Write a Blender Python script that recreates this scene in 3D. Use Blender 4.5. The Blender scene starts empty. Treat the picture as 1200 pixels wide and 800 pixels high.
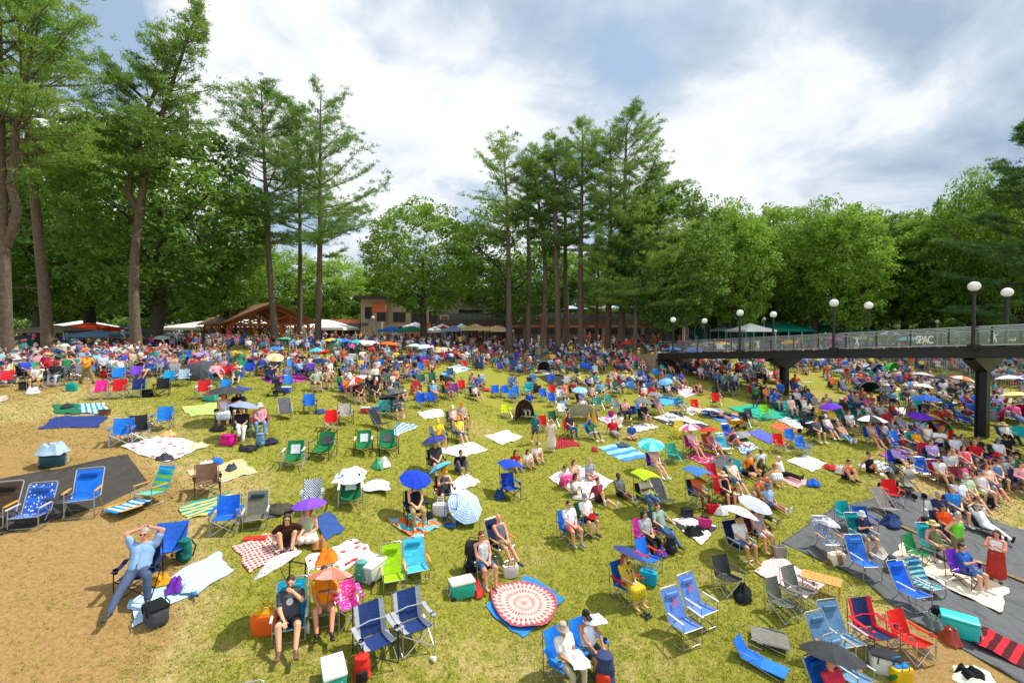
import bpy, bmesh, math, random
import numpy as np
from mathutils import Vector, Matrix, Euler
R = math.radians
random.seed(7); rng = np.random.default_rng(7)
sc = bpy.context.scene
COL = sc.collection

# ------------------------------------------------------------------ camera, sky, sun, exposure
EYE = 8.2; FPX = 533.33; PITCH = R(1.0)
cam = bpy.data.objects.new('camera', bpy.data.cameras.new('camera')); COL.objects.link(cam)
cam.location = (0, 0, EYE); cam.rotation_euler = (R(90) - PITCH, 0, 0)
cam.data.lens = 16; cam.data.sensor_width = 36; cam.data.clip_end = 2000; cam.data.clip_start = 0.1
sc.camera = cam
SUN_EL, SUN_DIR = R(57), Vector((0.9, 0.36, 0)).normalized()
sun = bpy.data.objects.new('sun', bpy.data.lights.new('sun', 'SUN')); COL.objects.link(sun)
sun.data.energy = 4.2; sun.data.angle = R(0.55); sun.data.color = (1.0, 0.95, 0.87)
to_sun = Vector((SUN_DIR.x * math.cos(SUN_EL), SUN_DIR.y * math.cos(SUN_EL), math.sin(SUN_EL)))
sun.rotation_euler = to_sun.to_track_quat('Z', 'Y').to_euler(); sun.location = (0, 0, 60)
world = bpy.data.worlds.new('World'); sc.world = world; world.use_nodes = True
sc.view_settings.view_transform = 'Standard'; sc.view_settings.look = 'None'
sc.view_settings.exposure = 0.42; sc.view_settings.gamma = 1.0

class NT:
    """small helper to wire node trees"""
    def __init__(s, tree): s.t = tree; s.t.nodes.clear()
    def n(s, typ, ins=None, **kw):
        nd = s.t.nodes.new(typ)
        for k, v in kw.items(): setattr(nd, k, v)
        for k, v in (ins or {}).items():
            if isinstance(v, bpy.types.NodeSocket): s.t.links.new(v, nd.inputs[k])
            else: nd.inputs[k].default_value = v
        return nd
    def math(s, op, a, b=0.0, c=0.0, clamp=False):
        nd = s.t.nodes.new('ShaderNodeMath'); nd.operation = op; nd.use_clamp = clamp
        for i, v in enumerate((a, b, c)):
            if isinstance(v, bpy.types.NodeSocket): s.t.links.new(v, nd.inputs[i])
            else: nd.inputs[i].default_value = v
        return nd.outputs[0]
    def mix(s, f, a, b, mode='MIX'):
        nd = s.t.nodes.new('ShaderNodeMix'); nd.data_type = 'RGBA'; nd.blend_type = mode
        for i, v in ((0, f), (6, a), (7, b)):
            if isinstance(v, bpy.types.NodeSocket): s.t.links.new(v, nd.inputs[i])
            else: nd.inputs[i].default_value = v
        return nd.outputs[2]
    def ramp(s, f, stops):
        nd = s.t.nodes.new('ShaderNodeValToRGB'); el = nd.color_ramp.elements
        while len(el) < len(stops): el.new(0.5)
        for e, (p, c) in zip(el, stops): e.position = p; e.color = c if len(c) == 4 else (*c, 1)
        s.t.links.new(f, nd.inputs[0]); return nd.outputs[0]
    def noise(s, vec, scale, detail=4, rough=.55, dist=0.0):
        nd = s.n('ShaderNodeTexNoise', {'Scale': scale, 'Detail': detail, 'Roughness': rough, 'Distortion': dist})
        if vec is not None: s.t.links.new(vec, nd.inputs['Vector'])
        return nd.outputs[0]

def sky():
    g = NT(world.node_tree)
    sk = g.n('ShaderNodeTexSky'); sk.sky_type = 'NISHITA'; sk.sun_disc = False
    sk.sun_elevation = SUN_EL; sk.sun_rotation = math.atan2(SUN_DIR.x, SUN_DIR.y)
    bg1 = g.n('ShaderNodeBackground', {'Color': sk.outputs[0], 'Strength': 0.1})
    d = g.n('ShaderNodeTexCoord').outputs['Generated']
    sp = g.n('ShaderNodeSeparateXYZ', {0: d})
    z = g.math('ADD', g.math('MAXIMUM', sp.outputs[2], 0.0), 0.36)
    px = g.math('DIVIDE', sp.outputs[0], z); py = g.math('DIVIDE', sp.outputs[1], z)
    p = g.n('ShaderNodeCombineXYZ', {0: px, 1: py, 2: 3.7}).outputs[0]
    n1 = g.noise(p, 1.9, 10, .55, .2)                         # cloud cover
    p2 = g.n('ShaderNodeVectorMath', {0: p, 1: (4.1, 1.3, 2.0)}, operation='ADD').outputs[0]
    n2 = g.noise(p2, 2.3, 10, .56, .25)                          # grey bases inside the cover
    # big dark bank up on the viewer's side of the sun, brighter break low over the trees
    def spot(v, inner, outer):
        v = Vector(v).normalized()
        dp = g.n('ShaderNodeVectorMath', {0: d, 1: tuple(v)}, operation='DOT_PRODUCT').outputs[1]
        mr = g.n('ShaderNodeMapRange', {'Value': dp, 'From Min': math.cos(R(outer)), 'From Max': math.cos(R(inner))}, interpolation_type='SMOOTHSTEP')
        return mr.outputs[0]
    dark = g.math('MAXIMUM', spot((.66, 1, .56), 4, 26), g.math('MULTIPLY', spot((0.1, 1, .78), 3, 20), .45))
    dark = g.math('MAXIMUM', dark, g.math('MULTIPLY', spot((1.05, 1, .72), 2, 22), .9))
    lite = g.math('MAXIMUM', spot((.55, 1, .28), 3, 17), g.math('MULTIPLY', spot((-.2, 1, .34), 2, 20), .45)); lite = g.math('MAXIMUM', lite, g.math('MULTIPLY', spot((-.85, 1, .6), 4, 26), .8))
    cover = g.math('ADD', n1, g.math('ADD', g.math('MULTIPLY', dark, .14), g.math('MULTIPLY', lite, .13)))
    mask = g.ramp(cover, [(.44, (0, 0, 0)), (.56, (1, 1, 1))])
    sh = g.math('ADD', n2, g.math('SUBTRACT', g.math('MULTIPLY', dark, .11), g.math('MULTIPLY', lite, .13)))
    ccol = g.ramp(sh, [(.40, (.80, .82, .84)), (.50, (.66, .70, .75)), (.59, (.46, .54, .63)), (.72, (.30, .39, .50))])
    # added bright patch in the unseen sky behind the viewer, fills the shadows
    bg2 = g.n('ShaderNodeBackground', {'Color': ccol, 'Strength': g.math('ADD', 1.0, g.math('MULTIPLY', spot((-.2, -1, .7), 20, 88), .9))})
    thin = g.n('ShaderNodeBackground', {'Color': (.50, .65, .82, 1), 'Strength': .80})
    veil = g.n('ShaderNodeMixShader', {0: .62, 1: bg1.outputs[0], 2: thin.outputs[0]})
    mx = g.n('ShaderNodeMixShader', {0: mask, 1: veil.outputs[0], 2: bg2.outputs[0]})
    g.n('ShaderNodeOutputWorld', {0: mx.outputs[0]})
sky()

# ------------------------------------------------------------------ the lawn's shape
def ground_z(x, y):
    x = np.asarray(x, float); y = np.asarray(y, float)
    d = np.maximum(y, 3.0)
    k = np.clip(20 / np.maximum(d, 1), 0, 1)
    left = 3.5 * (1 - np.exp(np.minimum(x, 0) * k / 9))
    right = .05 * np.clip(x, 0, 15) * np.clip((25 - d) / 12, 0, 1)
    a = 8.2 - .1 * d - left + right
    drop = .5 * (a + 1.4 + np.sqrt((a - 1.4) ** 2 + .35))
    und = .035 * np.sin(x * .8 + 1.3 * np.sin(y * .31)) * np.sin(y * .63 + .5) * np.clip((70 - d) / 30, 0, 1)
    return EYE - drop + und
def gz(x, y): return float(ground_z(x, y))
def ray(px, py):
    u = (px - 600) / FPX; v = (400 - py) / FPX
    c, s = math.cos(PITCH), math.sin(PITCH)
    return Vector((u, c + v * s, -s + v * c))
def on(px, py, h=0.0):
    """world point on the lawn (raised by h) seen at photo pixel px, py"""
    d = ray(px, py); lo, hi = 3.0, 130.0
    ts = np.linspace(3, 130, 400)
    f = EYE + ts * d.z - ground_z(ts * d.x, ts * d.y) - h
    i = np.argmax(f < 0) if (f < 0).any() else len(ts) - 1
    lo, hi = ts[max(i - 1, 0)], ts[i]
    for _ in range(24):
        m = .5 * (lo + hi)
        if EYE + m * d.z - gz(m * d.x, m * d.y) - h < 0: hi = m
        else: lo = m
    return Vector((hi * d.x, hi * d.y, gz(hi * d.x, hi * d.y)))
def at(px, dist, h=0.0):
    x = (px - 600) / FPX * dist
    return Vector((x, dist, gz(x, dist) + h))
def pix(p):
    c, s = math.cos(PITCH), math.sin(PITCH); q = Vector(p) - Vector((0, 0, EYE))
    w = q.y * c - q.z * s; v = q.y * s + q.z * c
    return 600 + FPX * q.x / w, 400 - FPX * v / w

# ------------------------------------------------------------------ colours and materials
HEX = dict(red='#c01724', crimson='#a3152f', maroon='#6b1a2a', coral='#e0644e', orange='#ee6a12', amber='#f09a17', yellow='#f0cf2a', lime='#a6cf1c',
    green='#1f7a46', darkgreen='#14482f', olive='#5c5f3a', teal='#0f8f8c', turquoise='#22b3bd', cyan='#2aa5dc', sky='#8fc4e8', blue='#1560c8', royal='#1a3fc0', denim='#4a6a94', navy='#1e2a52',
    purple='#6a2fb5', lilac='#b49ad0', magenta='#c42a9a', pink='#ef4f9a', rose='#f0a3b2', white='#e9e7e2', cream='#e6d6b8', beige='#cdb48c', khaki='#a88f63', tan='#b98a55', brown='#5a3a26',
    grey='#85878a', silver='#b9bcc0', slate='#4f5963', charcoal='#2e3034', black='#17181a', palegreen='#b9d6a8', straw='#d9b95e', mint='#9fd9c8')
WORD = dict(steel='steel grey', dove='dove grey', azure='azure blue', cobalt='cobalt blue', midnight='midnight blue', royal='royal blue', sky='pale blue', denim='denim blue', darkgreen='dark green', palegreen='pale green', slate='slate grey', straw='straw yellow', mint='mint green', lime='lime green', rose='pale pink')
NAMED = dict(HEX, **{'royal': '#1d50c8', 'sky': '#8fc0e6', 'denim': '#4a6f9c', 'peach': '#e3b49a', 'salmon': '#e08070', 'plum': '#4a2a48', 'mauve': '#a382a2', 'sage': '#9fb096', 'stone': '#b8b4ac', 'ivory': '#efece4', 'mustard': '#d8b23a', 'rust': '#b5482c', 'jade': '#3a9a86', 'indigo': '#34408e', 'periwinkle': '#6a88cc', 'steel': '#6a7480', 'dove': '#cfd2d6', 'taupe': '#8a7a68', 'burgundy': '#8a2440', 'scarlet': '#dc2a20', 'fuchsia': '#e03a90', 'azure': '#2a86e0', 'cobalt': '#2060cc', 'emerald': '#17703f', 'aqua': '#49c0d4', 'chestnut': '#6a4630', 'ochre': '#9c8450', 'chartreuse': '#cfd81a', 'violet': '#8a4ad0', 'midnight': '#232c4e'})
_cw = {}
def cw(c):
    if not c.startswith('#'): return WORD.get(c, c)
    if c not in _cw:
        t = [int(c[i:i + 2], 16) for i in (1, 3, 5)]; dist = lambda h: sum(w * (int(h[i:i + 2], 16) - v) ** 2 for (i, v), w in zip(zip((1, 3, 5), t), (2, 4, 3)))
        k = min(NAMED, key=lambda n: dist(NAMED[n])); _cw[c] = WORD.get(k, k)
    return _cw[c]
def lin(c):
    c = HEX.get(c, c)
    if isinstance(c, str):
        c = c.lstrip('#'); c = [int(c[i:i + 2], 16) / 255 for i in (0, 2, 4)]
        return tuple(v / 12.92 if v <= .04045 else ((v + .055) / 1.055) ** 2.4 for v in c)
    return tuple(c)
_mats = {}
def mat(kind, c, c2='white', pat=None, s=8.0):
    """kind: cloth / plastic / metal / skin / hair / wood / paint / bark / leaf / concrete / rubber; pat: procedural weave laid in the cloth's own UV"""
    key = (kind, c, c2, pat, s)
    if key in _mats: return _mats[key]
    m = bpy.data.materials.new('%s_%s%s' % (kind, c if isinstance(c, str) else 'tone', '_' + pat if pat else '')); m.use_nodes = True
    g = NT(m.node_tree)
    col = (*lin(c), 1); col2 = (*lin(c2), 1)
    tc = g.n('ShaderNodeTexCoord'); ob = tc.outputs['Object']; uv = tc.outputs['UV']
    base = None
    if pat:
        sp = g.n('ShaderNodeSeparateXYZ', {0: uv}); u, v = sp.outputs[0], sp.outputs[1]
        wave = lambda w, k: g.math('FRACT', g.math('MULTIPLY', w, k))
        if pat == 'stripe': f = g.math('GREATER_THAN', wave(v, s), .5)
        elif pat == 'stripeu': f = g.math('GREATER_THAN', wave(u, s), .5)
        elif pat == 'check': f = g.n('ShaderNodeTexChecker', {'Vector': uv, 'Scale': s}).outputs[1]
        elif pat == 'plaid':
            f = g.math('MULTIPLY', g.math('ADD', g.math('GREATER_THAN', wave(u, s), .55), g.math('GREATER_THAN', wave(v, s), .55)), .5)
        elif pat == 'dots':
            vo = g.n('ShaderNodeTexVoronoi', {'Vector': uv, 'Scale': s, 'Randomness': .15}); f = g.math('LESS_THAN', vo.outputs[0], .36)
        elif pat == 'floral':
            vo = g.n('ShaderNodeTexVoronoi', {'Vector': uv, 'Scale': s, 'Randomness': .9}); nz = g.noise(uv, s * 3, 2)
            f = g.math('LESS_THAN', g.math('ADD', vo.outputs[0], g.math('MULTIPLY', nz, .35)), .5)
        elif pat == 'camo': f = g.math('GREATER_THAN', g.noise(uv, s, 3), .5)
        elif pat == 'radial':
            uu = g.math('SUBTRACT', u, .5); vv = g.math('SUBTRACT', v, .5)
            an = g.math('ARCTAN2', vv, uu); rr = g.math('SQRT', g.math('ADD', g.math('MULTIPLY', uu, uu), g.math('MULTIPLY', vv, vv)))
            f = g.math('GREATER_THAN', g.math('ADD', g.math('SINE', g.math('MULTIPLY', an, 36)), g.math('MULTIPLY', g.math('SINE', g.math('MULTIPLY', rr, 55)), .8)), g.math('MULTIPLY_ADD', g.math('GREATER_THAN', rr, .42), -1.3, .75))
        elif pat == 'rainbow':
            f = None
            base = g.ramp(wave(u, s), [(0, lin('red')), (.2, lin('orange')), (.4, lin('yellow')), (.55, lin('green')), (.75, lin('blue')), (1, lin('purple'))])
        if f is not None: base = g.mix(f, col, col2)
    nz = g.noise(ob, 5.0, 3)
    vary = .5 if kind in ('bark', 'concrete') else .22
    tint = g.ramp(nz, [(.25, (1 - vary,) * 3), (.75, (1 + vary * .35,) * 3)])
    if base is None:
        rgb = g.n('ShaderNodeRGB'); rgb.outputs[0].default_value = col; base = rgb.outputs[0]
    if kind in ('cloth', 'bark', 'concrete', 'paint', 'wood', 'hair', 'plastic'): base = g.mix(1.0, base, tint, 'MULTIPLY')
    rough = dict(cloth=.85, plastic=.38, metal=.32, skin=.5, hair=.55, wood=.6, paint=.5, bark=.95, concrete=.9, rubber=.7)[kind]
    ins = {'Base Color': base, 'Roughness': rough}
    if kind == 'metal': ins['Metallic'] = .85
    if kind == 'cloth': ins['Specular IOR Level'] = .2; 
    bs = g.n('ShaderNodeBsdfPrincipled', ins)
    if kind in ('cloth', 'bark', 'concrete', 'wood', 'hair'):
        sc_, st, dist = dict(cloth=(8, .65, .035), bark=(9, .9, .06), concrete=(6, .3, .02), wood=(14, .3, .01), hair=(60, .6, .01))[kind]
        vec = ob
        if kind in ('bark', 'wood'): vec = g.n('ShaderNodeMapping', {'Vector': ob, 'Scale': (1, 1, .18)}).outputs[0]
        b = g.n('ShaderNodeBump', {'Height': g.noise(vec, sc_, 4), 'Strength': st, 'Distance': dist}); g.t.links.new(b.outputs[0], bs.inputs['Normal'])
    outs = bs.outputs[0]
    g.n('ShaderNodeOutputMaterial', {0: outs})
    _mats[key] = m; return m
def ripple(c1, c2):
    """woven ground sheet lying in small wind ripples"""
    m = bpy.data.materials.new('rippled_sheet'); m.use_nodes = True; g = NT(m.node_tree); P = g.n('ShaderNodeTexCoord').outputs['Object']
    wv = g.n('ShaderNodeTexWave', {'Vector': P, 'Scale': .55, 'Distortion': 26.0, 'Detail': 4.0, 'Detail Scale': .9}, wave_profile='SIN').outputs[1]
    n = g.noise(P, 26, 4, .7); n2 = g.noise(P, .8, 3)
    col = g.mix(g.math('ADD', g.math('MULTIPLY', n, .6), g.math('MULTIPLY', n2, .4)), (*lin(c1), 1), (*lin(c2), 1))
    b = g.n('ShaderNodeBump', {'Height': g.math('ADD', wv, g.math('MULTIPLY', n, .35)), 'Strength': .6, 'Distance': .06})
    g.n('ShaderNodeOutputMaterial', {0: g.n('ShaderNodeBsdfPrincipled', {'Base Color': col, 'Roughness': .75, 'Specular IOR Level': .3, 'Normal': b.outputs[0]}).outputs[0]}); return m
def cloth(c, c2='white', pat=None, s=8.0): return mat('cloth', c, c2, pat, s)

# ------------------------------------------------------------------ mesh helpers
class MB:
    def __init__(s): s.v = []; s.f = []; s.m = []; s.uv = []
    def add(s, vs, fs, m=0, uv=None):
        o = len(s.v); s.v += [tuple(v) for v in vs]; s.f += [tuple(i + o for i in f) for f in fs]; s.m += [m] * len(fs)
        s.uv += list(uv) if uv is not None else [(v[0] * .5 + v[2] * .13, v[1] * .5 + v[2] * .5) for v in vs]
        return s
    def box(s, c, d, m=0, rot=None, taper=1.0):
        x, y, z = (k / 2 for k in d); vs = []
        for k in (-1, 1):
            t = taper if k > 0 else 1
            for i, j in ((-1, -1), (1, -1), (1, 1), (-1, 1)): vs.append(Vector((i * x * t, j * y * t, k * z)))
        if rot is not None: vs = [rot @ v for v in vs]
        return s.add([v + Vector(c) for v in vs], [(3, 2, 1, 0), (4, 5, 6, 7), (0, 1, 5, 4), (1, 2, 6, 5), (2, 3, 7, 6), (3, 0, 4, 7)], m)
    def rbox(s, c, d, r=.03, m=0, taper=1.0):
        """box with rounded vertical and top edges"""
        x, y, z = d[0] / 2, d[1] / 2, d[2]
        rings = []
        for zz, ins, t in ((0, r * .5, 1), (r, 0, 1), (z - r, 0, taper), (z - r * .3, r * .3, taper), (z, r, taper)):
            ring = []
            for cx, cy, a0 in ((1, 1, 0), (-1, 1, 90), (-1, -1, 180), (1, -1, 270)):
                for a in (0, 45, 90):
                    q = R(a0 + a); ring.append((c[0] + t * (cx * (x - r) + (r - ins) * math.cos(q)), c[1] + t * (cy * (y - r) + (r - ins) * math.sin(q)), c[2] + zz))
            rings.append(ring)
        vs = [p for ring in rings for p in ring]; n = 12; fs = []
        for k in range(len(rings) - 1):
            for i in range(n): fs.append((k * n + i, k * n + (i + 1) % n, (k + 1) * n + (i + 1) % n, (k + 1) * n + i))
        fs.append(tuple(range(n))[::-1]); fs.append(tuple((len(rings) - 1) * n + i for i in range(n)))
        return s.add(vs, fs, m)
    def tube(s, pts, r, n=6, m=0, cap=True):
        pts = [Vector(p) for p in pts]; rs = r if isinstance(r, (list, tuple)) else [r] * len(pts)
        vs = []; fs = []; prev = None
        for i, p in enumerate(pts):
            t = (pts[min(i + 1, len(pts) - 1)] - pts[max(i - 1, 0)]).normalized()
            if prev is None: a = t.orthogonal().normalized()
            else: a = (prev - t * prev.dot(t)).normalized() if (prev - t * prev.dot(t)).length > 1e-6 else t.orthogonal().normalized()
            prev = a; b = t.cross(a)
            for k in range(n):
                q = 2 * math.pi * k / n; vs.append(p + (a * math.cos(q) + b * math.sin(q)) * rs[i])
        for i in range(len(pts) - 1):
            for k in range(n): fs.append((i * n + k, i * n + (k + 1) % n, (i + 1) * n + (k + 1) % n, (i + 1) * n + k))
        if cap: fs.append(tuple(range(n))[::-1]); fs.append(tuple((len(pts) - 1) * n + k for k in range(n)))
        return s.add(vs, fs, m)
    def lathe(s, prof, n=14, o=(0, 0, 0), m=0, sx=1, sy=1, rot=None):
        vs = []; fs = []
        for r, z in prof:
            for k in range(n):
                q = 2 * math.pi * k / n; vs.append(Vector((r * math.cos(q) * sx, r * math.sin(q) * sy, z)))
        if rot is not None: vs = [rot @ v for v in vs]
        vs = [v + Vector(o) for v in vs]
        for i in range(len(prof) - 1):
            for k in range(n): fs.append((i * n + k, i * n + (k + 1) % n, (i + 1) * n + (k + 1) % n, (i + 1) * n + k))
        if prof[0][0] > 1e-4: fs.append(tuple(range(n))[::-1])
        if prof[-1][0] > 1e-4: fs.append(tuple((len(prof) - 1) * n + k for k in range(n)))
        return s.add(vs, fs, m)
    def sheet(s, P, th=.012, m=0):
        """P: rows of points; a cloth with a thickness"""
        nr, nc = len(P), len(P[0]); P = [[Vector(p) for p in row] for row in P]
        top = []; bot = []; uv = []
        for i in range(nr):
            for j in range(nc):
                a = P[min(i + 1, nr - 1)][j] - P[max(i - 1, 0)][j]; b = P[i][min(j + 1, nc - 1)] - P[i][max(j - 1, 0)]
                n = a.cross(b); n = n.normalized() if n.length > 1e-9 else Vector((0, 0, 1))
                top.append(P[i][j] + n * th / 2); bot.append(P[i][j] - n * th / 2); uv.append((j / max(nc - 1, 1), i / max(nr - 1, 1)))
        N = nr * nc; fs = []
        for i in range(nr - 1):
            for j in range(nc - 1):
                a, b, c, d = i * nc + j, i * nc + j + 1, (i + 1) * nc + j + 1, (i + 1) * nc + j
                fs.append((a, d, c, b)); fs.append((N + a, N + b, N + c, N + d))
        edge = [i for i in range(nc)] + [i * nc + nc - 1 for i in range(1, nr)] + [(nr - 1) * nc + j for j in range(nc - 2, -1, -1)] + [i * nc for i in range(nr - 2, 0, -1)]
        for k in range(len(edge)):
            a, b = edge[k], edge[(k + 1) % len(edge)]; fs.append((a, b, N + b, N + a))
        return s.add(top + bot, fs, m, uv + uv)
    def ball(s, c, r, n=10, m=0, rot=None):
        r = (r, r, r) if not isinstance(r, (list, tuple)) else r
        k = max(n // 2, 4)
        prof = [(math.sin(math.pi * i / k), -math.cos(math.pi * i / k)) for i in range(k + 1)]
        vs = []; fs = []
        for rr, z in prof:
            for j in range(n):
                q = 2 * math.pi * j / n; v = Vector((rr * math.cos(q) * r[0], rr * math.sin(q) * r[1], z * r[2])); vs.append((rot @ v if rot is not None else v) + Vector(c))
        for i in range(k):
            for j in range(n): fs.append((i * n + j, i * n + (j + 1) % n, (i + 1) * n + (j + 1) % n, (i + 1) * n + j))
        return s.add(vs, fs, m)
    def cone(s, p0, r0, p1, r1, n=10):
        """closed round cone: a limb piece"""
        p0, p1 = Vector(p0), Vector(p1); t = (p1 - p0); L = t.length; t = t / L if L > 1e-6 else Vector((0, 0, 1)); pts = []; rs = []
        for a in (-89, -50, -20): pts.append(p0 + t * r0 * math.sin(R(a))); rs.append(r0 * math.cos(R(a)))
        pts.append(p0); rs.append(r0); pts.append(p1); rs.append(r1)
        for a in (20, 50, 89): pts.append(p1 + t * r1 * math.sin(R(a))); rs.append(r1 * math.cos(R(a)))
        return s.tube(pts, rs, n)
    def mesh(s, name, smooth=True, nmat=None):
        me = bpy.data.meshes.new(name); me.from_pydata(s.v, [], s.f)
        n = nmat or (max(s.m) + 1 if s.m else 1)
        for _ in range(n): me.materials.append(None)
        if n > 1: me.polygons.foreach_set('material_index', s.m)
        ul = me.uv_layers.new(name='UVMap')
        li = np.empty(len(me.loops), np.int32); me.loops.foreach_get('vertex_index', li)
        ul.data.foreach_set('uv', np.asarray(s.uv, np.float32)[li].ravel())
        me.polygons.foreach_set('use_smooth', [bool(smooth)] * len(me.polygons))
        if smooth: 
            try: me.set_sharp_from_angle(angle=R(42))
            except Exception: pass
        me.update(); return me

def obj(name, me, mats, parent=None, loc=(0, 0, 0), rz=0.0, scale=1.0, mtx=None):
    o = bpy.data.objects.new(name, me); COL.objects.link(o)
    if parent is not None: o.parent = parent
    if mtx is not None: o.matrix_local = mtx
    else:
        o.location = loc; o.rotation_euler = (0, 0, rz); o.scale = (scale,) * 3 if not isinstance(scale, (tuple, list)) else scale
    mats = mats if isinstance(mats, (list, tuple)) else [mats]
    if me is not None:
        while len(me.materials) < len(mats): me.materials.append(None)
        for i in range(len(me.materials)):
            o.material_slots[i].link = 'OBJECT'; o.material_slots[i].material = mats[min(i, len(mats) - 1)]
    return o
def empty(name, loc, rz=0.0, scale=1.0):
    o = bpy.data.objects.new(name, None); COL.objects.link(o); o.empty_display_size = .2
    o.location = loc; o.rotation_euler = (0, 0, rz); o.scale = (scale,) * 3 if not isinstance(scale, (tuple, list)) else scale
    return o
THINGS = []        # every top-level thing, for labels
def reg(o, cat, label, short, group=None, ref=True, px=None):
    """label: how the thing looks; short: how a neighbour refers to it. Words that single it out are added at the end."""
    o['category'] = cat
    if group: o['group'] = group
    THINGS.append(dict(o=o, label=label, short=short, ref=ref, cat=cat))
    return o
def structure(o): o['kind'] = 'structure'; return o
# ------------------------------------------------------------------ people: one remeshed body per pose, clothes grown on the same skeleton
_tmp = bpy.data.scenes.new('workbench')
def tmp_dg(): _tmp.view_layers[0].update(); return _tmp.view_layers[0].depsgraph
def fuse(mb, voxel, smooth=4, ratio=None, name='body'):
    me = mb.mesh('raw', False); o = bpy.data.objects.new('raw', me); _tmp.collection.objects.link(o)
    q = o.modifiers.new('r', 'REMESH'); q.mode = 'VOXEL'; q.voxel_size = voxel; q.use_smooth_shade = True
    if smooth: w = o.modifiers.new('s', 'SMOOTH'); w.factor = .5; w.iterations = smooth
    if ratio: dc = o.modifiers.new('d', 'DECIMATE'); dc.ratio = ratio
    dg = tmp_dg()
    out = bpy.data.meshes.new_from_object(o.evaluated_get(dg)); out.name = name
    bpy.data.objects.remove(o); bpy.data.meshes.remove(me)
    out.materials.clear(); out.materials.append(None)
    n = len(out.vertices); co = np.empty(n * 3, np.float32); out.vertices.foreach_get('co', co); co = co.reshape(-1, 3)
    ul = out.uv_layers.new(name='UVMap'); li = np.empty(len(out.loops), np.int32); out.loops.foreach_get('vertex_index', li)
    ul.data.foreach_set('uv', np.stack([co[:, 0] + co[:, 1] * .3, co[:, 2] + co[:, 1] * .6], 1).astype(np.float32)[li].ravel())
    out.polygons.foreach_set('use_smooth', [True] * len(out.polygons))
    return out
def ik(a, b, l1, l2, hint):
    a, b = Vector(a), Vector(b); d = b - a; L = min(max(d.length, abs(l1 - l2) + .02), l1 + l2 - .004); t = d.normalized()
    h = Vector(hint); h = (h - t * h.dot(t)); h = h.normalized() if h.length > 1e-4 else t.orthogonal().normalized()
    x = (l1 * l1 - l2 * l2 + L * L) / (2 * L); y = math.sqrt(max(l1 * l1 - x * x, 0))
    return a + t * x + h * y, a + t * L
LEGS = {  # pelvis height, lean back in degrees, ankles, knee hint
    'chair': (.53, 12, ((.14, -.47, .09), (-.13, -.44, .09)), (.25, -1, .9)),
    'sprawl': (.46, 32, ((.30, -.46, .09), (-.16, -.80, .09)), (.25, -.5, 1)),
    'chairout': (.52, 22, ((.13, -.72, .09), (-.10, -.64, .09)), (.2, -.4, 1)),
    'crossleg': (.53, 14, ((.09, -.55, .09), (-.02, -.68, .36)), (.1, -1, 1)),
    'low': (.32, 20, ((.15, -.66, .09), (-.13, -.60, .09)), (.25, -.6, 1)),
    'lounge': (.33, 42, ((.12, -.84, .10), (-.12, -.82, .10)), (.1, 0, 1)),
    'knees': (.12, -12, ((.11, -.44, .08), (-.11, -.40, .08)), (.25, -.3, 1)),
    'legs': (.12, 16, ((.12, -.86, .08), (-.10, -.84, .08)), (.1, 0, 1)),
    'onekneeup': (.12, 10, ((.13, -.84, .08), (-.12, -.46, .08)), (-.1, -.2, 1)),
    'cross': (.12, -4, ((-.13, -.27, .08), (.12, -.22, .08)), (2.2, -.5, .3)),
    'stand': (.93, 1, ((.11, 0, .09), (-.11, .03, .09)), (0, -1, 0)),
    'walk': (.91, -4, ((.10, -.30, .09), (-.10, .33, .14)), (0, -1, 0)),
    'bend': (.90, -72, ((.13, 0, .09), (-.13, .03, .09)), (0, -1, 0)),
    'lie': (.12, 84, ((.11, -.86, .08), (-.10, -.84, .08)), (0, 0, 1)),
}
ARMS = ('lap', 'rest', 'phone', 'shade', 'umb', 'behind', 'knees', 'prop', 'side', 'eat', 'reach', 'hips')
class Skel: pass
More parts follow.
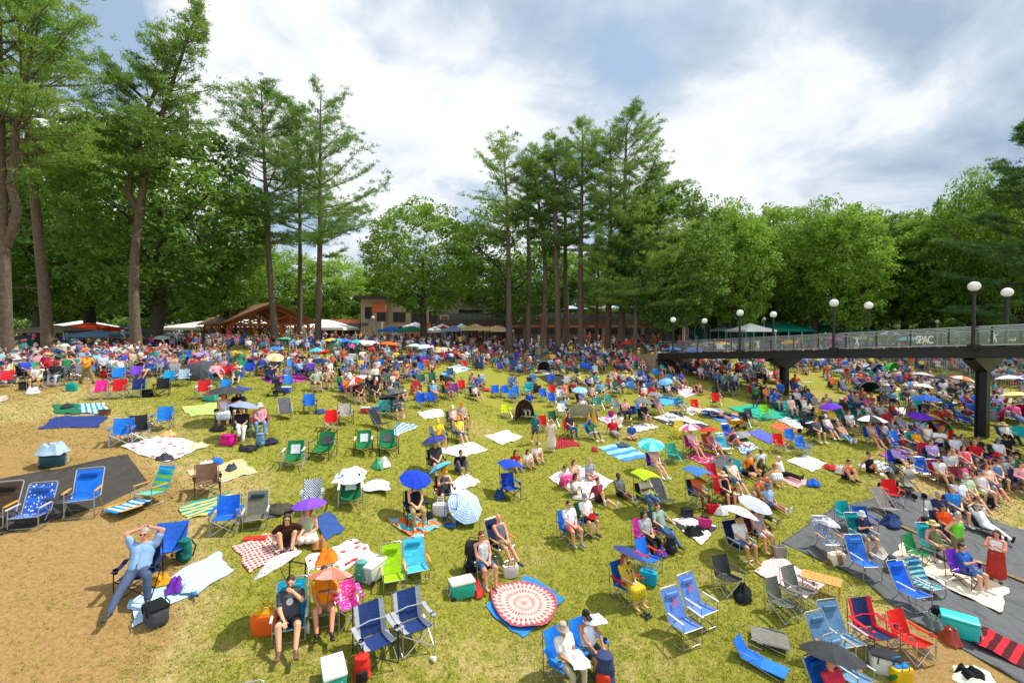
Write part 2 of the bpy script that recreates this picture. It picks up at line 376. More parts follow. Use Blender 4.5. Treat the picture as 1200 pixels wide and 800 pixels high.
def skel(pose, arms):
    zp, lean, ank, kh = LEGS[pose]; s = Skel(); s.pose, s.arms = pose, arms
    th = R(lean); up = Vector((0, math.sin(th), math.cos(th)))
    s.pel = Vector((0, 0, zp)); s.up = up; s.fwd = Vector((0, -math.cos(th), math.sin(th)))
    s.waist = s.pel + up * .20; s.chest = s.pel + up * .36 + s.fwd * -.01; s.neck = s.pel + up * .51
    th2 = R(lean * .35 if abs(lean) < 60 else lean * .8); hu = Vector((0, math.sin(th2), math.cos(th2))); s.hup = hu
    s.head = s.neck + hu * .19 + Vector((0, -.02, 0)); s.hpitch = th2 - (R(6) if pose not in ('lie',) else 0)
    s.sh = [s.neck + Vector((q * .185, 0, 0)) - up * .045 for q in (1, -1)]
    s.hip = [s.pel + Vector((q * .095, 0, 0)) for q in (1, -1)]
    s.kn, s.an = [], []
    for i, q in enumerate((1, -1)):
        k, a = ik(s.hip[i], ank[i], .43, .42, (kh[0] * q, kh[1], kh[2])); s.kn.append(k); s.an.append(a)
    H = s.head; z = s.pel; W = []
    for i, q in enumerate((1, -1)):
        hint = (q * 1.0, .7, -.8)
        if arms == 'lap': w = z + Vector((q * .07, -.25, .12))
        elif arms == 'rest': w = z + Vector((q * .30, -.24, .20))
        elif arms == 'phone': w = s.chest + Vector((q * .06, -.34, .02))
        elif arms == 'shade': w = (H + Vector((.08, -.16, .06)), z + Vector((-.09, -.26, .14)))[i]; hint = ((.8, -.3, -.5), hint)[i]
        elif arms == 'umb': w = (s.chest + Vector((.13, -.27, .04)), z + Vector((-.10, -.27, .14)))[i]
        elif arms == 'behind': w = H + Vector((q * .07, .09, .09)); hint = (q, -.2, .35)
        elif arms == 'knees': w = (s.kn[0] + s.kn[1]) * .5 + Vector((q * .06, -.10, -.06))
        elif arms == 'prop': w = z + Vector((q * .27, .30, .0)); w.z = .05; hint = (q * .5, 1, 0)
        elif arms == 'side': w = z + Vector((q * .25, -.05, -.06)); hint = (q * .5, 1, 0)
        elif arms == 'eat': w = (H + Vector((.05, -.17, -.12)), z + Vector((-.08, -.27, .14)))[i]
        elif arms == 'reach': w = s.sh[i] + Vector((q * -.05, -.44, -.30)); hint = (q, 0, -.3)
        elif arms == 'hips': w = z + Vector((q * .19, -.03, .09)); hint = (q, .6, 0)
        e, w = ik(s.sh[i], w, .29, .26, hint); W.append((e, w))
    s.el = [W[0][0], W[1][0]]; s.wr = [W[0][1], W[1][1]]
    s.hd = [((s.wr[i] - s.el[i]).normalized() * .8 + Vector((0, -.25, -.1))).normalized() for i in (0, 1)]
    if arms == 'behind': s.hd = [Vector((-q, 0, .3)).normalized() for q in (1, -1)]
    if arms == 'prop': s.hd = [Vector((q * .3, .8, -.2)).normalized() for q in (1, -1)]
    return s
_sk = {}
def get_skel(p, a):
    if (p, a) not in _sk: _sk[(p, a)] = skel(p, a)
    return _sk[(p, a)]
HR = (.077, .096, .118)
def headrot(s): return Matrix.Rotation(-s.hpitch, 3, 'X')
def body_mb(s, fine=True):
    m = MB(); t = s.up
    m.cone(s.pel + Vector((.05, 0, 0)), .118, s.pel - Vector((.05, 0, 0)), .118)
    m.cone(s.pel, .135, s.waist, .122); m.cone(s.waist + Vector((.03, 0, 0)), .112, s.chest + Vector((.06, 0, 0)), .118); m.cone(s.waist - Vector((.03, 0, 0)), .112, s.chest - Vector((.06, 0, 0)), .118)
    m.cone(s.sh[0] - Vector((.03, 0, 0)), .070, s.sh[1] + Vector((.03, 0, 0)), .070); m.cone(s.chest, .12, s.neck - t * .06, .085)
    m.cone(s.neck - t * .05, .062, s.head - s.hup * .07, .054)
    r = headrot(s); m.ball(s.head, HR, 14, rot=r)
    P = lambda x, y, z: s.head + r @ Vector((x, y, z))
    m.ball(P(0, -.035, -.055), (.055, .058, .062), 10, rot=r)                                     # jaw
    if fine:
        m.cone(P(0, -.094, .012), .010, P(0, -.113, -.026), .014, 8)                               # nose
        m.cone(P(-.02, -.088, -.062), .010, P(.02, -.088, -.062), .010, 8)                         # lips
        m.cone(P(-.04, -.085, .026), .010, P(.04, -.085, .026), .010, 8)                           # brow
        for q in (1, -1): m.ball(P(q * .079, .008, -.005), (.012, .022, .034), 8, rot=r)           # ears
    for i, q in enumerate((1, -1)):
        m.cone(s.sh[i], .058, s.el[i], .043); m.cone(s.el[i], .043, s.wr[i], .028)
        m.cone(s.hip[i], .100, s.kn[i], .062); 
        c = s.kn[i] + (s.an[i] - s.kn[i]) * .3; back = Vector((0, .02, 0)); m.cone(s.kn[i], .058, c + back, .060); m.cone(c + back, .058, s.an[i], .038)
        toe = s.an[i] + Vector((q * .03, -.155, -.045)) if s.pose not in ('legs', 'lie', 'lounge', 'onekneeup') else s.an[i] + Vector((q * .05, -.04, .14))
        heel = s.an[i] + (Vector((0, .035, -.045)) if toe.z < s.an[i].z else Vector((0, -.02, -.04)))
        m.cone(heel, .036, toe, .028); m.cone(heel + (toe - heel) * .5, .036, toe + Vector((-q * .03, 0, 0)), .024); m.cone(s.an[i], .038, heel + (toe - heel) * .4, .036)
        h = s.hd[i]; sd = Vector((q, 0, 0)); sd = (sd - h * sd.dot(h)).normalized(); nn = h.cross(sd).normalized()
        if nn.z > 0: nn = -nn
        w = s.wr[i]; pk = w + h * .085
        for k in (-.024, 0, .024): m.cone(w + sd * k * .5, .022, pk + sd * k, .017, 8)
        if fine:
            for k, L in ((-.033, .058), (-.011, .072), (.011, .078), (.033, .066)):
                a = pk + sd * k; b = a + (h * .9 + nn * .35).normalized() * L * .55; c = b + (h * .4 + nn * .9).normalized() * L * .5
                m.cone(a, .0095, b, .0085, 6); m.cone(b, .0085, c, .007, 6)
            tb = w + h * .025 - sd * .028; m.cone(tb, .014, tb + (h * .6 - sd * .6 + nn * .3).normalized() * .055, .010, 6)
        else: m.cone(pk, .03, pk + h * .06 + nn * .03, .022, 8)
    return m
def shirt_mb(s, typ):
    m = MB(); t = s.up; g = .022
    lo = s.pel + t * .04
    m.cone(lo + Vector((.05, 0, 0)), .145, lo - Vector((.05, 0, 0)), .145)
    for q in (1, -1): m.cone(lo + Vector((q * .05, 0, 0)), .145, s.waist + Vector((q * .045, 0, 0)), .142); m.cone(s.waist + Vector((q * .04, 0, 0)), .142, s.chest + Vector((q * .062, 0, 0)), .142)
    m.cone(s.chest, .148, s.neck - t * .085, .098)
    if typ == 'tank':
        for q in (1, -1): m.cone(s.chest + Vector((q * .07, 0, 0)), .115, s.neck + Vector((q * .085, 0, 0)) - t * .05, .072)
    else:
        m.cone(s.sh[0] - Vector((.02, 0, 0)), .082, s.sh[1] + Vector((.02, 0, 0)), .082)
        for i in (0, 1):
            e = s.sh[i] + (s.el[i] - s.sh[i]) * (.62 if typ == 'tee' else 1); m.cone(s.sh[i], .08, e, .068 if typ == 'tee' else .058)
            if typ == 'long': m.cone(s.el[i], .058, s.el[i] + (s.wr[i] - s.el[i]) * .9, .042)
    return m
def legs_mb(s, typ):
    m = MB()
    m.cone(s.pel + Vector((.05, 0, 0)), .142, s.pel - Vector((.05, 0, 0)), .142); m.cone(s.pel, .15, s.pel + s.up * .09, .14)
    for i in (0, 1):
        f = dict(shorts=.72, trousers=1, skirt=.9, brief=.35)[typ]
        k = s.hip[i] + (s.kn[i] - s.hip[i]) * f; m.cone(s.hip[i], .118, k, .088 if typ != 'trousers' else .078)
        if typ == 'trousers': m.cone(s.kn[i], .078, s.kn[i] + (s.an[i] - s.kn[i]) * .93, .058)
    if typ == 'skirt' and s.pose not in ('stand', 'walk', 'bend', 'lie'):
        for f in (0, .33, .67, 1): a = s.kn[0].lerp(s.kn[1], f); b = s.an[0].lerp(s.an[1], f); m.cone(s.hip[0].lerp(s.hip[1], f), .125, a, .10); m.cone(a, .10, a.lerp(b, .4), .095)
    elif typ == 'skirt':
        m.cone((s.hip[0] + s.hip[1]) * .5, .13, (s.kn[0] + s.kn[1]) * .5, .13)
        for f in (.45, .9): m.cone(s.hip[0] + (s.kn[0] - s.hip[0]) * f, .12, s.hip[1] + (s.kn[1] - s.hip[1]) * f, .12)
        if s.pose in ('stand', 'walk'):
            b = (s.an[0] + s.an[1]) * .5 + Vector((0, 0, .16))
            for k in range(9): u = k / 8; a = s.pel + Vector((0, 0, .12)); c = a + (b - a) * u * .9; w = Vector((.05 + .02 * u, 0, 0)); m.cone(c - w, .15 + .04 * u, c + w, .15 + .04 * u)
    return m
def shoes_mb(s):
    m = MB()
    for i, q in enumerate((1, -1)):
        up = s.pose in ('legs', 'lie', 'lounge', 'onekneeup')
        toe = s.an[i] + (Vector((q * .05, -.045, .15)) if up else Vector((q * .035, -.165, -.04)))
        heel = s.an[i] + (Vector((0, -.02, -.04)) if up else Vector((0, .04, -.04)))
        m.cone(heel, .046, toe, .038); m.cone(heel + (toe - heel) * .4, .046, toe - Vector((q * .035, 0, 0)), .034); m.cone(s.an[i], .046, heel + (toe - heel) * .35, .046)
    return m
def hair_mb(style):
    m = MB()
    if style != 'bald': m.ball((0, .014, .034), (.084, .100, .094), 14); m.ball((0, .034, -.008), (.083, .080, .10), 14)
    if style == 'long':
        for x in (-.05, 0, .05): m.cone((x, .07, .02), .045, (x * 1.3, .085, -.25), .03)
        for q in (1, -1): m.cone((q * .075, .0, .03), .028, (q * .09, .03, -.2), .022)
    if style == 'bob':
        for q in (1, -1): m.cone((q * .07, .01, .03), .035, (q * .08, .015, -.10), .028)
        m.cone((-.04, .08, 0), .045, (.04, .08, -.08), .04)
    if style == 'pony': m.cone((0, .10, .04), .03, (0, .15, -.04), .034); m.cone((0, .15, -.04), .034, (0, .13, -.2), .014)
    if style == 'bun': m.ball((0, .075, .115), (.045, .045, .042), 10)
    if style == 'beard': m.cone((-.04, -.06, -.075), .04, (.04, -.06, -.075), .04); m.ball((0, -.07, -.10), (.04, .035, .04), 8)
    return m
_pm = {}
def part(kind, *a):
    key = (kind,) + a
    if key in _pm: return _pm[key]
    if kind == 'hair': me = fuse(hair_mb(a[0]), .014, 2, None, 'hair')
    elif kind == 'hat':
        m = MB(); st = a[0]
        if st == 'cap':
            m.lathe([(.093, -.02), (.094, .03), (.082, .075), (.05, .105), (.001, .115)], 16, (0, .008, .025), 0, .92, 1.1)
            m.sheet([[((j - 3) / 3 * .07, -.095 - i * .032 + abs(j - 3) * .006, .012 - i * .008 - ((j - 3) / 3) ** 2 * .018) for j in range(7)] for i in range(4)], .008)
        else:
            br, dr = dict(sun=(.21, .035), bucket=(.145, .05), straw=(.19, .01))[st]
            m.lathe([(br, .01 - dr), (br * .97, .016 - dr), (.10, .022), (.094, .05), (.086, .10), (.055, .122), (.001, .126)], 20, (0, .008, .012), 0, .95, 1.08)
        me = m.mesh('hat')
    elif kind == 'glasses':
        m = MB()
        for q in (1, -1): m.ball((q * .034, -.093, .008), (.026, .012, .019), 8); m.tube([(q * .058, -.085, .012), (q * .078, -.01, .012)], .004, 5)
        m.tube([(-.012, -.102, .01), (.012, -.102, .01)], .004, 5); me = m.mesh('sunglasses')
    elif kind == 'eyes':
        m = MB()
        for q in (1, -1): m.ball((q * .031, -.086, .008), (.013, .008, .008), 8)
        me = m.mesh('eyes')
    else:
        pose, arms = a[0], a[1]; lod = a[-1]; s = get_skel(pose, arms)
        mb = body_mb(s, lod == 'near') if kind == 'body' else shirt_mb(s, a[2]) if kind == 'shirt' else legs_mb(s, a[2]) if kind == 'bottom' else shoes_mb(s)
        if lod == 'near': me = fuse(mb, .009 if kind == 'body' else .014, 4 if kind == 'body' else 5, None, kind)
        else: me = fuse(mb, .024, 2, .35, kind)
    _pm[key] = me; return me
def head_mtx(s): return Matrix.Translation(s.head) @ headrot(s).to_4x4()
def meshdata(me, mtx=None):
    n = len(me.vertices); co = np.empty(n * 3, np.float32); me.vertices.foreach_get('co', co); co = co.reshape(-1, 3)
    if mtx is not None: M = np.array(mtx); co = co @ M[:3, :3].T + M[:3, 3]
    return co, [tuple(p.vertices) for p in me.polygons]
_far = {}
def far_mesh(pose, arms, top, bot, shoes, hair, hat):
    """small in the photo: the same figure as one mesh with five slots: skin, top, bottom, shoes, hair, hat"""
    key = (pose, arms, top, bot, shoes, hair, hat)
    if key in _far: return _far[key]
    s = get_skel(pose, arms); H = head_mtx(s); m = MB()
    items = [(part('body', pose, arms, 'far'), None, 0)]
    if top != 'none': items.append((part('shirt', pose, arms, top, 'far'), None, 1))
    items.append((part('bottom', pose, arms, bot, 'far'), None, 2))
    if shoes: items.append((part('shoes', pose, arms, 'far'), None, 3))
    if hair != 'bald': items.append((part('hair', hair), H, 4))
    if hat: items.append((part('hat', hat), H, 5))
    for me, M, k in items:
        co, fs = meshdata(me, M); m.add(co.tolist(), fs, k)
    _far[key] = me = m.mesh('person', True, 6); return me

SKIN = dict(l='#d9a07c', m='#c08a62', t='#a56e45', d='#5f3b26', r='#d98f74')
HAIR = dict(brown='#3b2618', black='#14100e', blond='#b98d4f', grey='#9a9690', white='#d8d5ce', red='#a8431c', auburn='#5a2a16')
def person(pos, face, pose='chair', arms='lap', top=('tee', 'white'), bot=('shorts', 'navy'), hair=('short', 'brown'), hat=None, skin='l', shoes='black', scale=1.0, glasses=False, near=True, sink=0.0, toppat=None, dz=0.0):
    """face: radians, 0 = towards the stage side (-y), positive turns to +x"""
    rz = face; loc = (pos[0], pos[1], pos[2] + dz)
    tm = cloth(top[1], *(toppat or ())) ; bm_ = cloth(bot[1]); sm = mat('skin', SKIN[skin]); hm = mat('hair', HAIR.get(hair[1], hair[1])) if hair[0] != 'bald' else sm
    hatm = cloth(hat[1]) if hat else hm; shm = mat('plastic', shoes) if shoes else sm
    if not near:
        me = far_mesh(pose, arms, top[0], bot[0], bool(shoes), hair[0], hat[0] if hat else None)
        return obj('person', me, [sm, tm, bm_, shm, hm, hatm], None, loc, rz, scale)
    s = get_skel(pose, arms)
    root = obj('person', part('body', pose, arms, 'near'), sm, None, loc, rz, scale)
    tn = {'tee': 'shirt', 'tank': 'vest', 'long': 'long_sleeved_shirt'}.get(top[0])
    if tn: obj(tn, part('shirt', pose, arms, top[0], 'near'), tm, root)
    obj({'shorts': 'shorts', 'trousers': 'trousers', 'skirt': 'skirt', 'brief': 'shorts'}[bot[0]], part('bottom', pose, arms, bot[0], 'near'), bm_, root)
    if shoes: obj('shoes', part('shoes', pose, arms, 'near'), shm, root)
    H = head_mtx(s)
    if hair[0] != 'bald': obj('hair', part('hair', hair[0]), hm, root, mtx=H)
    if hat: obj({'cap': 'cap', 'sun': 'sun_hat', 'bucket': 'bucket_hat', 'straw': 'straw_hat'}[hat[0]], part('hat', hat[0]), hatm, root, mtx=H)
    if glasses: obj('sunglasses', part('glasses'), mat('plastic', 'black'), root, mtx=H)
    else: obj('eyes', part('eyes'), mat('plastic', '#2a1c14'), root, mtx=H)
    return root

# ------------------------------------------------------------------ seats.  A type is a list of (part name, mesh, colour role)
def grid(fn, nr, nc): return [[fn(i / (nr - 1), j / (nc - 1)) for j in range(nc)] for i in range(nr)]
def strip(side, y0, y1, z, w, th=.02, sag=0.0):
    m = MB(); m.sheet(grid(lambda u, v: (side - w / 2 + w * v, y0 + (y1 - y0) * u, z - sag * math.sin(math.pi * u)), 5, 3), th); return m
def leg_pair(pts_list, r=.011):
    m = MB()
    for p in pts_list: m.tube(p, r, 6)
    return m
def T_quad(w=.27, back=.92, sagk=.05):
    P = []
    a = MB(); a.sheet(grid(lambda u, v: ((v - .5) * 2 * w, -.27 + .47 * u, .45 - .07 * u - sagk * math.sin(math.pi * v) * math.sin(math.pi * min(u * .8 + .2, 1))), 7, 7), .014); P.append(('seat', a, 'fab'))
    a = MB(); a.sheet(grid(lambda u, v: ((v - .5) * 2 * w * (1 - .06 * u), .20 + .17 * u + .05 * math.sin(math.pi * v), .38 + (back - .38) * u - .03 * u * math.sin(math.pi * v)), 8, 7), .014); P.append(('backrest', a, 'fab'))
    for q in (1, -1): P.append(('armrest', strip(q * (w + .04), -.30, .27, .63, .085, .018, .03), 'fab2')); P.append(('cup_holder', MB().lathe([(.036, .56), (.04, .655), (.046, .66), (.046, .645), (.034, .565)], 10, (q * (w + .04), -.2, 0)), 'frame', 'armrest'))
    W = w + .03
    for q in (1, -1):
        P.append(('leg', leg_pair([[(q * W, -.30, .012), (-q * W, -.27, .44)], [(q * W, -.30, .012), (q * (w + .04), -.29, .63)]]), 'frame'))
        P.append(('leg', leg_pair([[(q * W, .30, .012), (q * W, -.27, .43)], [(q * W, .30, .012), (-q * W, .22, .40)], [(q * W, -.30, .012), (q * W, .21, .40)], [(q * W, .30, .012), (q * (W - .02), .38, back + .01)]]), 'frame'))
    return P
def T_padded():
    P = T_quad(.29, .96)
    for q in (1, -1):
        a = MB(); a.sheet(grid(lambda u, v: (q * (.29 - .10 * v), -.28 + .48 * u, .467 - .07 * u - .03 * v * math.sin(math.pi * min(u * .8 + .2, 1))), 7, 4), .016); P.append(('seat_bolster', a, 'fab2'))
        a = MB(); a.sheet(grid(lambda u, v: (q * (.29 - .09 * v), .18 + .17 * u + .04 * v, .39 + .56 * u), 7, 4), .016); P.append(('back_bolster', a, 'fab2'))
    a = MB(); a.tube([(-.29, .245, .62), (0, .275, .64), (.29, .245, .62)], .012, 5); P.append(('strap', a, 'fab2'))
    return P
def T_beach(h=.24, bt=.86, arm='wood'):
    P = []; y1 = .24
    a = MB(); a.sheet(grid(lambda u, v: ((v - .5) * .52, -.27 + .47 * u, h + .05 - .05 * u - .02 * math.sin(math.pi * v) * math.sin(math.pi * u)), 6, 5), .012); P.append(('seat', a, 'fab'))
    a = MB(); a.sheet(grid(lambda u, v: ((v - .5) * .52, .21 + .30 * u + .02 * math.sin(math.pi * v), h + .01 + (bt - h) * u), 8, 5), .012); P.append(('backrest', a, 'fab'))
    a = MB(); a.rbox((0, .42, bt - .16), (.36, .06, .12), .025); P.append(('headrest', a, 'fab2'))
    for q in (1, -1):
        a = MB(); a.rbox((q * .31, -.03, h + .24), (.055, .50, .03), .012); P.append(('armrest', a, 'arm'))
        a = MB(); x = q * .285
        a.tube([(x, .52, bt + .02), (x, .21, h + .02), (x, -.28, h + .05)], .013, 7)
        a.tube([(x, .10, .015), (x, -.22, .015), (x, -.27, .05), (x, -.26, h + .24)], .013, 7)
        a.tube([(x, .42, .015), (x, .36, .05), (x, -.05, h + .24)], .012, 7); P.append(('leg', a, 'frame'))
    for y, z in ((-.22, .015), (-.28, h + .05), (.42, .016)): a = MB(); a.tube([(-.285, y, z), (.285, y, z)], .012, 7); P.append(('crossbar', a, 'frame'))
    a = MB(); a.tube([(-.285, .52, bt + .02), (-.24, .535, bt + .05), (.24, .535, bt + .05), (.285, .52, bt + .02)], .013, 7); P.append(('top_rail', a, 'frame')); return P
def T_hammock():
    P = []
    a = MB(); a.sheet(grid(lambda u, v: ((v - .5) * .62, -.30 + .55 * u, .42 - .10 * math.sin(math.pi * u * .9) - .10 * math.sin(math.pi * v) + .12 * u * u), 7, 7), .016); P.append(('seat', a, 'fab'))
    a = MB(); a.sheet(grid(lambda u, v: ((v - .5) * .60, .22 + .26 * u + .08 * math.sin(math.pi * v), .40 + .52 * u), 6, 7), .016); P.append(('backrest', a, 'fab'))
    a = MB(); a.sheet(grid(lambda u, v: ((v - .5) * .34, .235 + .24 * u + .075 * math.sin(math.pi * (.2 + .6 * v)), .46 + .42 * u), 5, 5), .02); P.append(('cushion', a, 'fab2'))
    for q in (1, -1):
        P.append(('armrest', strip(q * .36, -.34, .3, .70, .07, .02, .03), 'fab2'))
        P.append(('leg', leg_pair([[(q * .38, -.36, .012), (q * .37, -.30, .72)], [(q * .38, -.36, .012), (q * .37, .30, .45)]], .014), 'frame'))
        P.append(('leg', leg_pair([[(q * .38, .38, .012), (q * .37, .46, 1.0)], [(q * .38, .38, .012), (-q * .37, -.33, .30)], [(q * .37, .46, 1.0), (q * .30, .47, .92)]], .014), 'frame'))
    return P
def T_bucket():
    P = []
    a = MB(); a.sheet(grid(lambda u, v: ((v - .5) * (.56 + .06 * u), -.26 + .62 * u ** .8, .36 - .17 * math.sin(math.pi * min(u * 1.05, 1)) * (.55 + .45 * math.sin(math.pi * v)) + .44 * u * u + .03 * abs(v - .5)), 11, 9), .014); P.append(('sling_seat', a, 'fab'))
    a = MB(); a.sheet(grid(lambda u, v: ((v - .5) * .5, .275 + .10 * u, .58 + .20 * u), 3, 5), .01); P.append(('back_panel', a, 'fab2'))
    for q in (1, -1):
        P.append(('leg', leg_pair([[(q * .27, -.24, .012), (q * .05, 0, .17)], [(q * .05, 0, .17), (q * .28, -.26, .36)]], .012), 'frame'))
        P.append(('leg', leg_pair([[(q * .25, .27, .012), (q * .05, 0, .17)], [(q * .05, 0, .17), (q * .31, .35, .78)]], .012), 'frame'))
    return P
def T_recliner():
    P = []
    a = MB(); a.sheet(grid(lambda u, v: ((v - .5) * .54, -.40 + .52 * u, .30 - .10 * u), 5, 5), .014); P.append(('seat', a, 'fab'))
    a = MB(); a.sheet(grid(lambda u, v: ((v - .5) * .52, .12 + .44 * u, .20 + .66 * u + .02 * math.sin(math.pi * u)), 7, 5), .014); P.append(('backrest', a, 'fab'))
    for q in (1, -1):
        P.append(('leg', leg_pair([[(q * .28, -.34, .012), (q * .27, .56, .86)]], .012), 'frame')); P.append(('leg', leg_pair([[(q * .28, .40, .012), (q * .27, -.40, .30)]], .012), 'frame'))
    return P
def T_deck():
    P = []
    a = MB()
    for k in range(6): a.box((0, -.24 + k * .09, .40 - k * .012), (.50, .075, .02))
    P.append(('seat', a, 'fab')); a = MB()
    for k in range(7): a.box(((k - 3) * .075, .30, .64), (.062, .02, .52), rot=Matrix.Rotation(R(-14), 3, 'X'))
    P.append(('backrest', a, 'fab'))
    for q in (1, -1):
        a = MB(); a.rbox((q * .30, -.02, .58), (.09, .56, .03), .012); P.append(('armrest', a, 'fab'))
        for y in (-.25, .25): a = MB(); a.box((q * .29, y, .29), (.06, .05, .58)); P.append(('leg', a, 'fab'))
    return P
def T_canopy():
    P = T_quad()
    a = MB(); a.sheet(grid(lambda u, v: ((v - .5) * .78, -.40 + .85 * u, 1.26 + .10 * math.sin(math.pi * v) + .05 * math.sin(math.pi * u) + .06 * u), 6, 7), .014); P.append(('canopy', a, 'fab2'))
    for q in (1, -1): P.append(('canopy_pole', leg_pair([[(q * .32, .27, .60), (q * .35, .30, 1.25), (q * .36, -.36, 1.22)]], .010), 'frame'))
    return P
def T_lounge():
    P = []
    a = MB(); a.sheet(grid(lambda u, v: ((v - .5) * .52, -.62 + .62 * u, .14 + .02 * math.sin(math.pi * v)), 4, 4), .02); P.append(('foot_rest', a, 'fab2'))
    a = MB(); a.sheet(grid(lambda u, v: ((v - .5) * .52, .0 + .46 * u, .15 + .05 * u), 4, 4), .02); P.append(('seat', a, 'fab'))
    a = MB(); a.sheet(grid(lambda u, v: ((v - .5) * .52, .46 + .22 * u, .20 + .36 * u), 4, 4), .02); P.append(('backrest', a, 'fab'))
    for q in (1, -1): P.append(('leg', leg_pair([[(q * .27, -.5, .012), (q * .27, .05, .14), (q * .27, .46, .2), (q * .27, .7, .58)], [(q * .27, .5, .012), (q * .27, .1, .34), (q * .27, .52, .36)]], .012), 'frame'))
    return P
def T_folded():
    P = []
    a = MB(); a.sheet(grid(lambda u, v: ((v - .5) * .54, -.40 + .80 * u, .15 + .05 * u + .01 * math.sin(9 * u)), 8, 4), .02); P.append(('fabric_panel', a, 'fab'))
    for q in (1, -1):
        a = MB(); a.tube([(q * .285, -.43, .14), (q * .285, .42, .20)], .014, 6); a.tube([(q * .285, -.3, .012), (q * .285, .3, .17)], .012, 6); P.append(('leg', a, 'frame'))
        a = MB(); a.rbox((q * .33, -.1, .17), (.06, .5, .03), .012); P.append(('armrest', a, 'arm'))
    return P
def T_kids():
    return T_quad(.20, .72)
SEATS = dict(padded=(T_padded, 'camp_chair', 'padded camp chair', 'padded camp chair'), quad=(T_quad, 'camp_chair', 'folding camp chair', 'camp chair'), beach=(T_beach, 'beach_chair', 'low metal framed beach chair', 'beach chair'), tall=(lambda: T_beach(.40, 1.02), 'beach_chair', 'tall metal framed beach chair', 'tall beach chair'),
    hammock=(T_hammock, 'hammock_chair', 'padded hammock camp chair', 'hammock chair'), bucket=(T_bucket, 'sling_chair', 'low sling camp chair', 'sling chair'), recliner=(T_recliner, 'recliner_chair', 'low draped recliner', 'recliner'),
    deck=(T_deck, 'slatted_chair', 'slatted garden chair', 'slatted chair'), canopy=(T_canopy, 'canopy_chair', 'camp chair with a shade canopy', 'canopy chair'), lounge=(T_lounge, 'folding_lounger', 'folding ground lounger', 'lounger'), folded=(T_folded, 'folded_chair', 'folded beach chair lying flat', 'folded chair'), kids=(T_kids, 'child_chair', "small child's camp chair", "child's chair"))
_seat = {}
def seat_proto(t):
    if t not in _seat:
        ps = [(e[0], e[1].mesh(e[0]), e[2], e[3] if len(e) > 3 else None) for e in SEATS[t][0]()]
        one = MB(); roles = ['fab', 'fab2', 'frame', 'arm']
        for e in SEATS[t][0](): one.add(e[1].v, e[1].f, roles.index(e[2]), e[1].uv)
        _seat[t] = (ps, one.mesh(SEATS[t][1], True, 4))
    return _seat[t]
def chair(t, pos, face, fab, fab2=None, frame='silver', arm=None, near=True, scale=1.0, tilt=True):
    ps, one = seat_proto(t); name = SEATS[t][1]; fab2 = fab2 or fab
    M = dict(fab=fab, fab2=fab2, frame=mat('metal', frame) if isinstance(frame, str) else frame, arm=mat('wood', arm) if arm else mat('plastic', frame if isinstance(frame, str) else 'silver'))
    if not near: return obj(name, one, [M['fab'], M['fab2'], M['frame'], M['arm']], None, pos, face, scale)
    root = empty(name, pos, face, scale)
    last = {}
    for n, me, r, par in ps: last[n] = obj(n, me, M[r], last[par] if par else root)
    return root

# ------------------------------------------------------------------ umbrellas
_umb = {}
def umb_mesh(rad, kind):
    k = (rad, kind)
    if k in _umb: return _umb[k]
    n = 8; m = MB(); h = rad * .36; per = 6; rows = 6
    for gore in range(n):
        a0, a1 = 2 * math.pi * gore / n, 2 * math.pi * (gore + 1) / n
        P = []
        for i in range(rows):
            u = max(i / (rows - 1), .02); row = []
            for j in range(per + 1):
                a = a0 + (a1 - a0) * j / per; w = math.sin(math.pi * j / per)
                r = rad * u * (1 - .055 * w * u); z = h * (1 - u ** 1.75) - .055 * rad * w * u * (1 - u * .4)
                row.append((r * math.cos(a), r * math.sin(a), z))
            P.append(row)
        m.sheet(P, .004, gore % 2)
    c = m.mesh('canopy', True, 2)
    p = MB(); L = 1.0 if kind == 'hand' else 2.0
    p.tube([(0, 0, h + .06), (0, 0, -(L - h) + .1)], .009 if kind == 'hand' else .016, 6); pm = p.mesh('pole')
    rb = MB()
    for i in range(n):
        a = 2 * math.pi * i / n; pts = [(rad * u * math.cos(a) * .985, rad * u * math.sin(a) * .985, h * (1 - u ** 1.75) - .012) for u in (.03, .3, .6, .85, 1)]
        rb.tube(pts, .005, 4); rb.tube([(0, 0, h * .35), (rad * .5 * math.cos(a), rad * .5 * math.sin(a), h * (1 - .5 ** 1.75) - .014)], .004, 4)
    g = MB(); g.tube([(0, 0, -(L - h) + .12), (0, 0, -(L - h))], .017, 7)
    _umb[k] = (c, pm, rb.mesh('rib_frame'), g.mesh('handle')); return _umb[k]
def umbrella(pos, c1, c2=None, rad=.55, tilt=(0, 0), kind='hand', spin=0.3, pat=None):
    """pos: centre of the canopy rim"""
    c, p, rb, g = umb_mesh(rad, kind); m1 = cloth(c1, *(pat or ())) ; m2 = cloth(c2) if c2 else m1
    o = empty('umbrella', pos); o.rotation_euler = (-tilt[0], tilt[1], spin)
    obj('canopy', c, [m1, m2], o); obj('pole', p, mat('metal', 'slate'), o); obj('rib_frame', rb, mat('metal', 'slate'), o)
    if kind == 'hand': obj('handle', g, mat('plastic', 'black'), o)
    return o

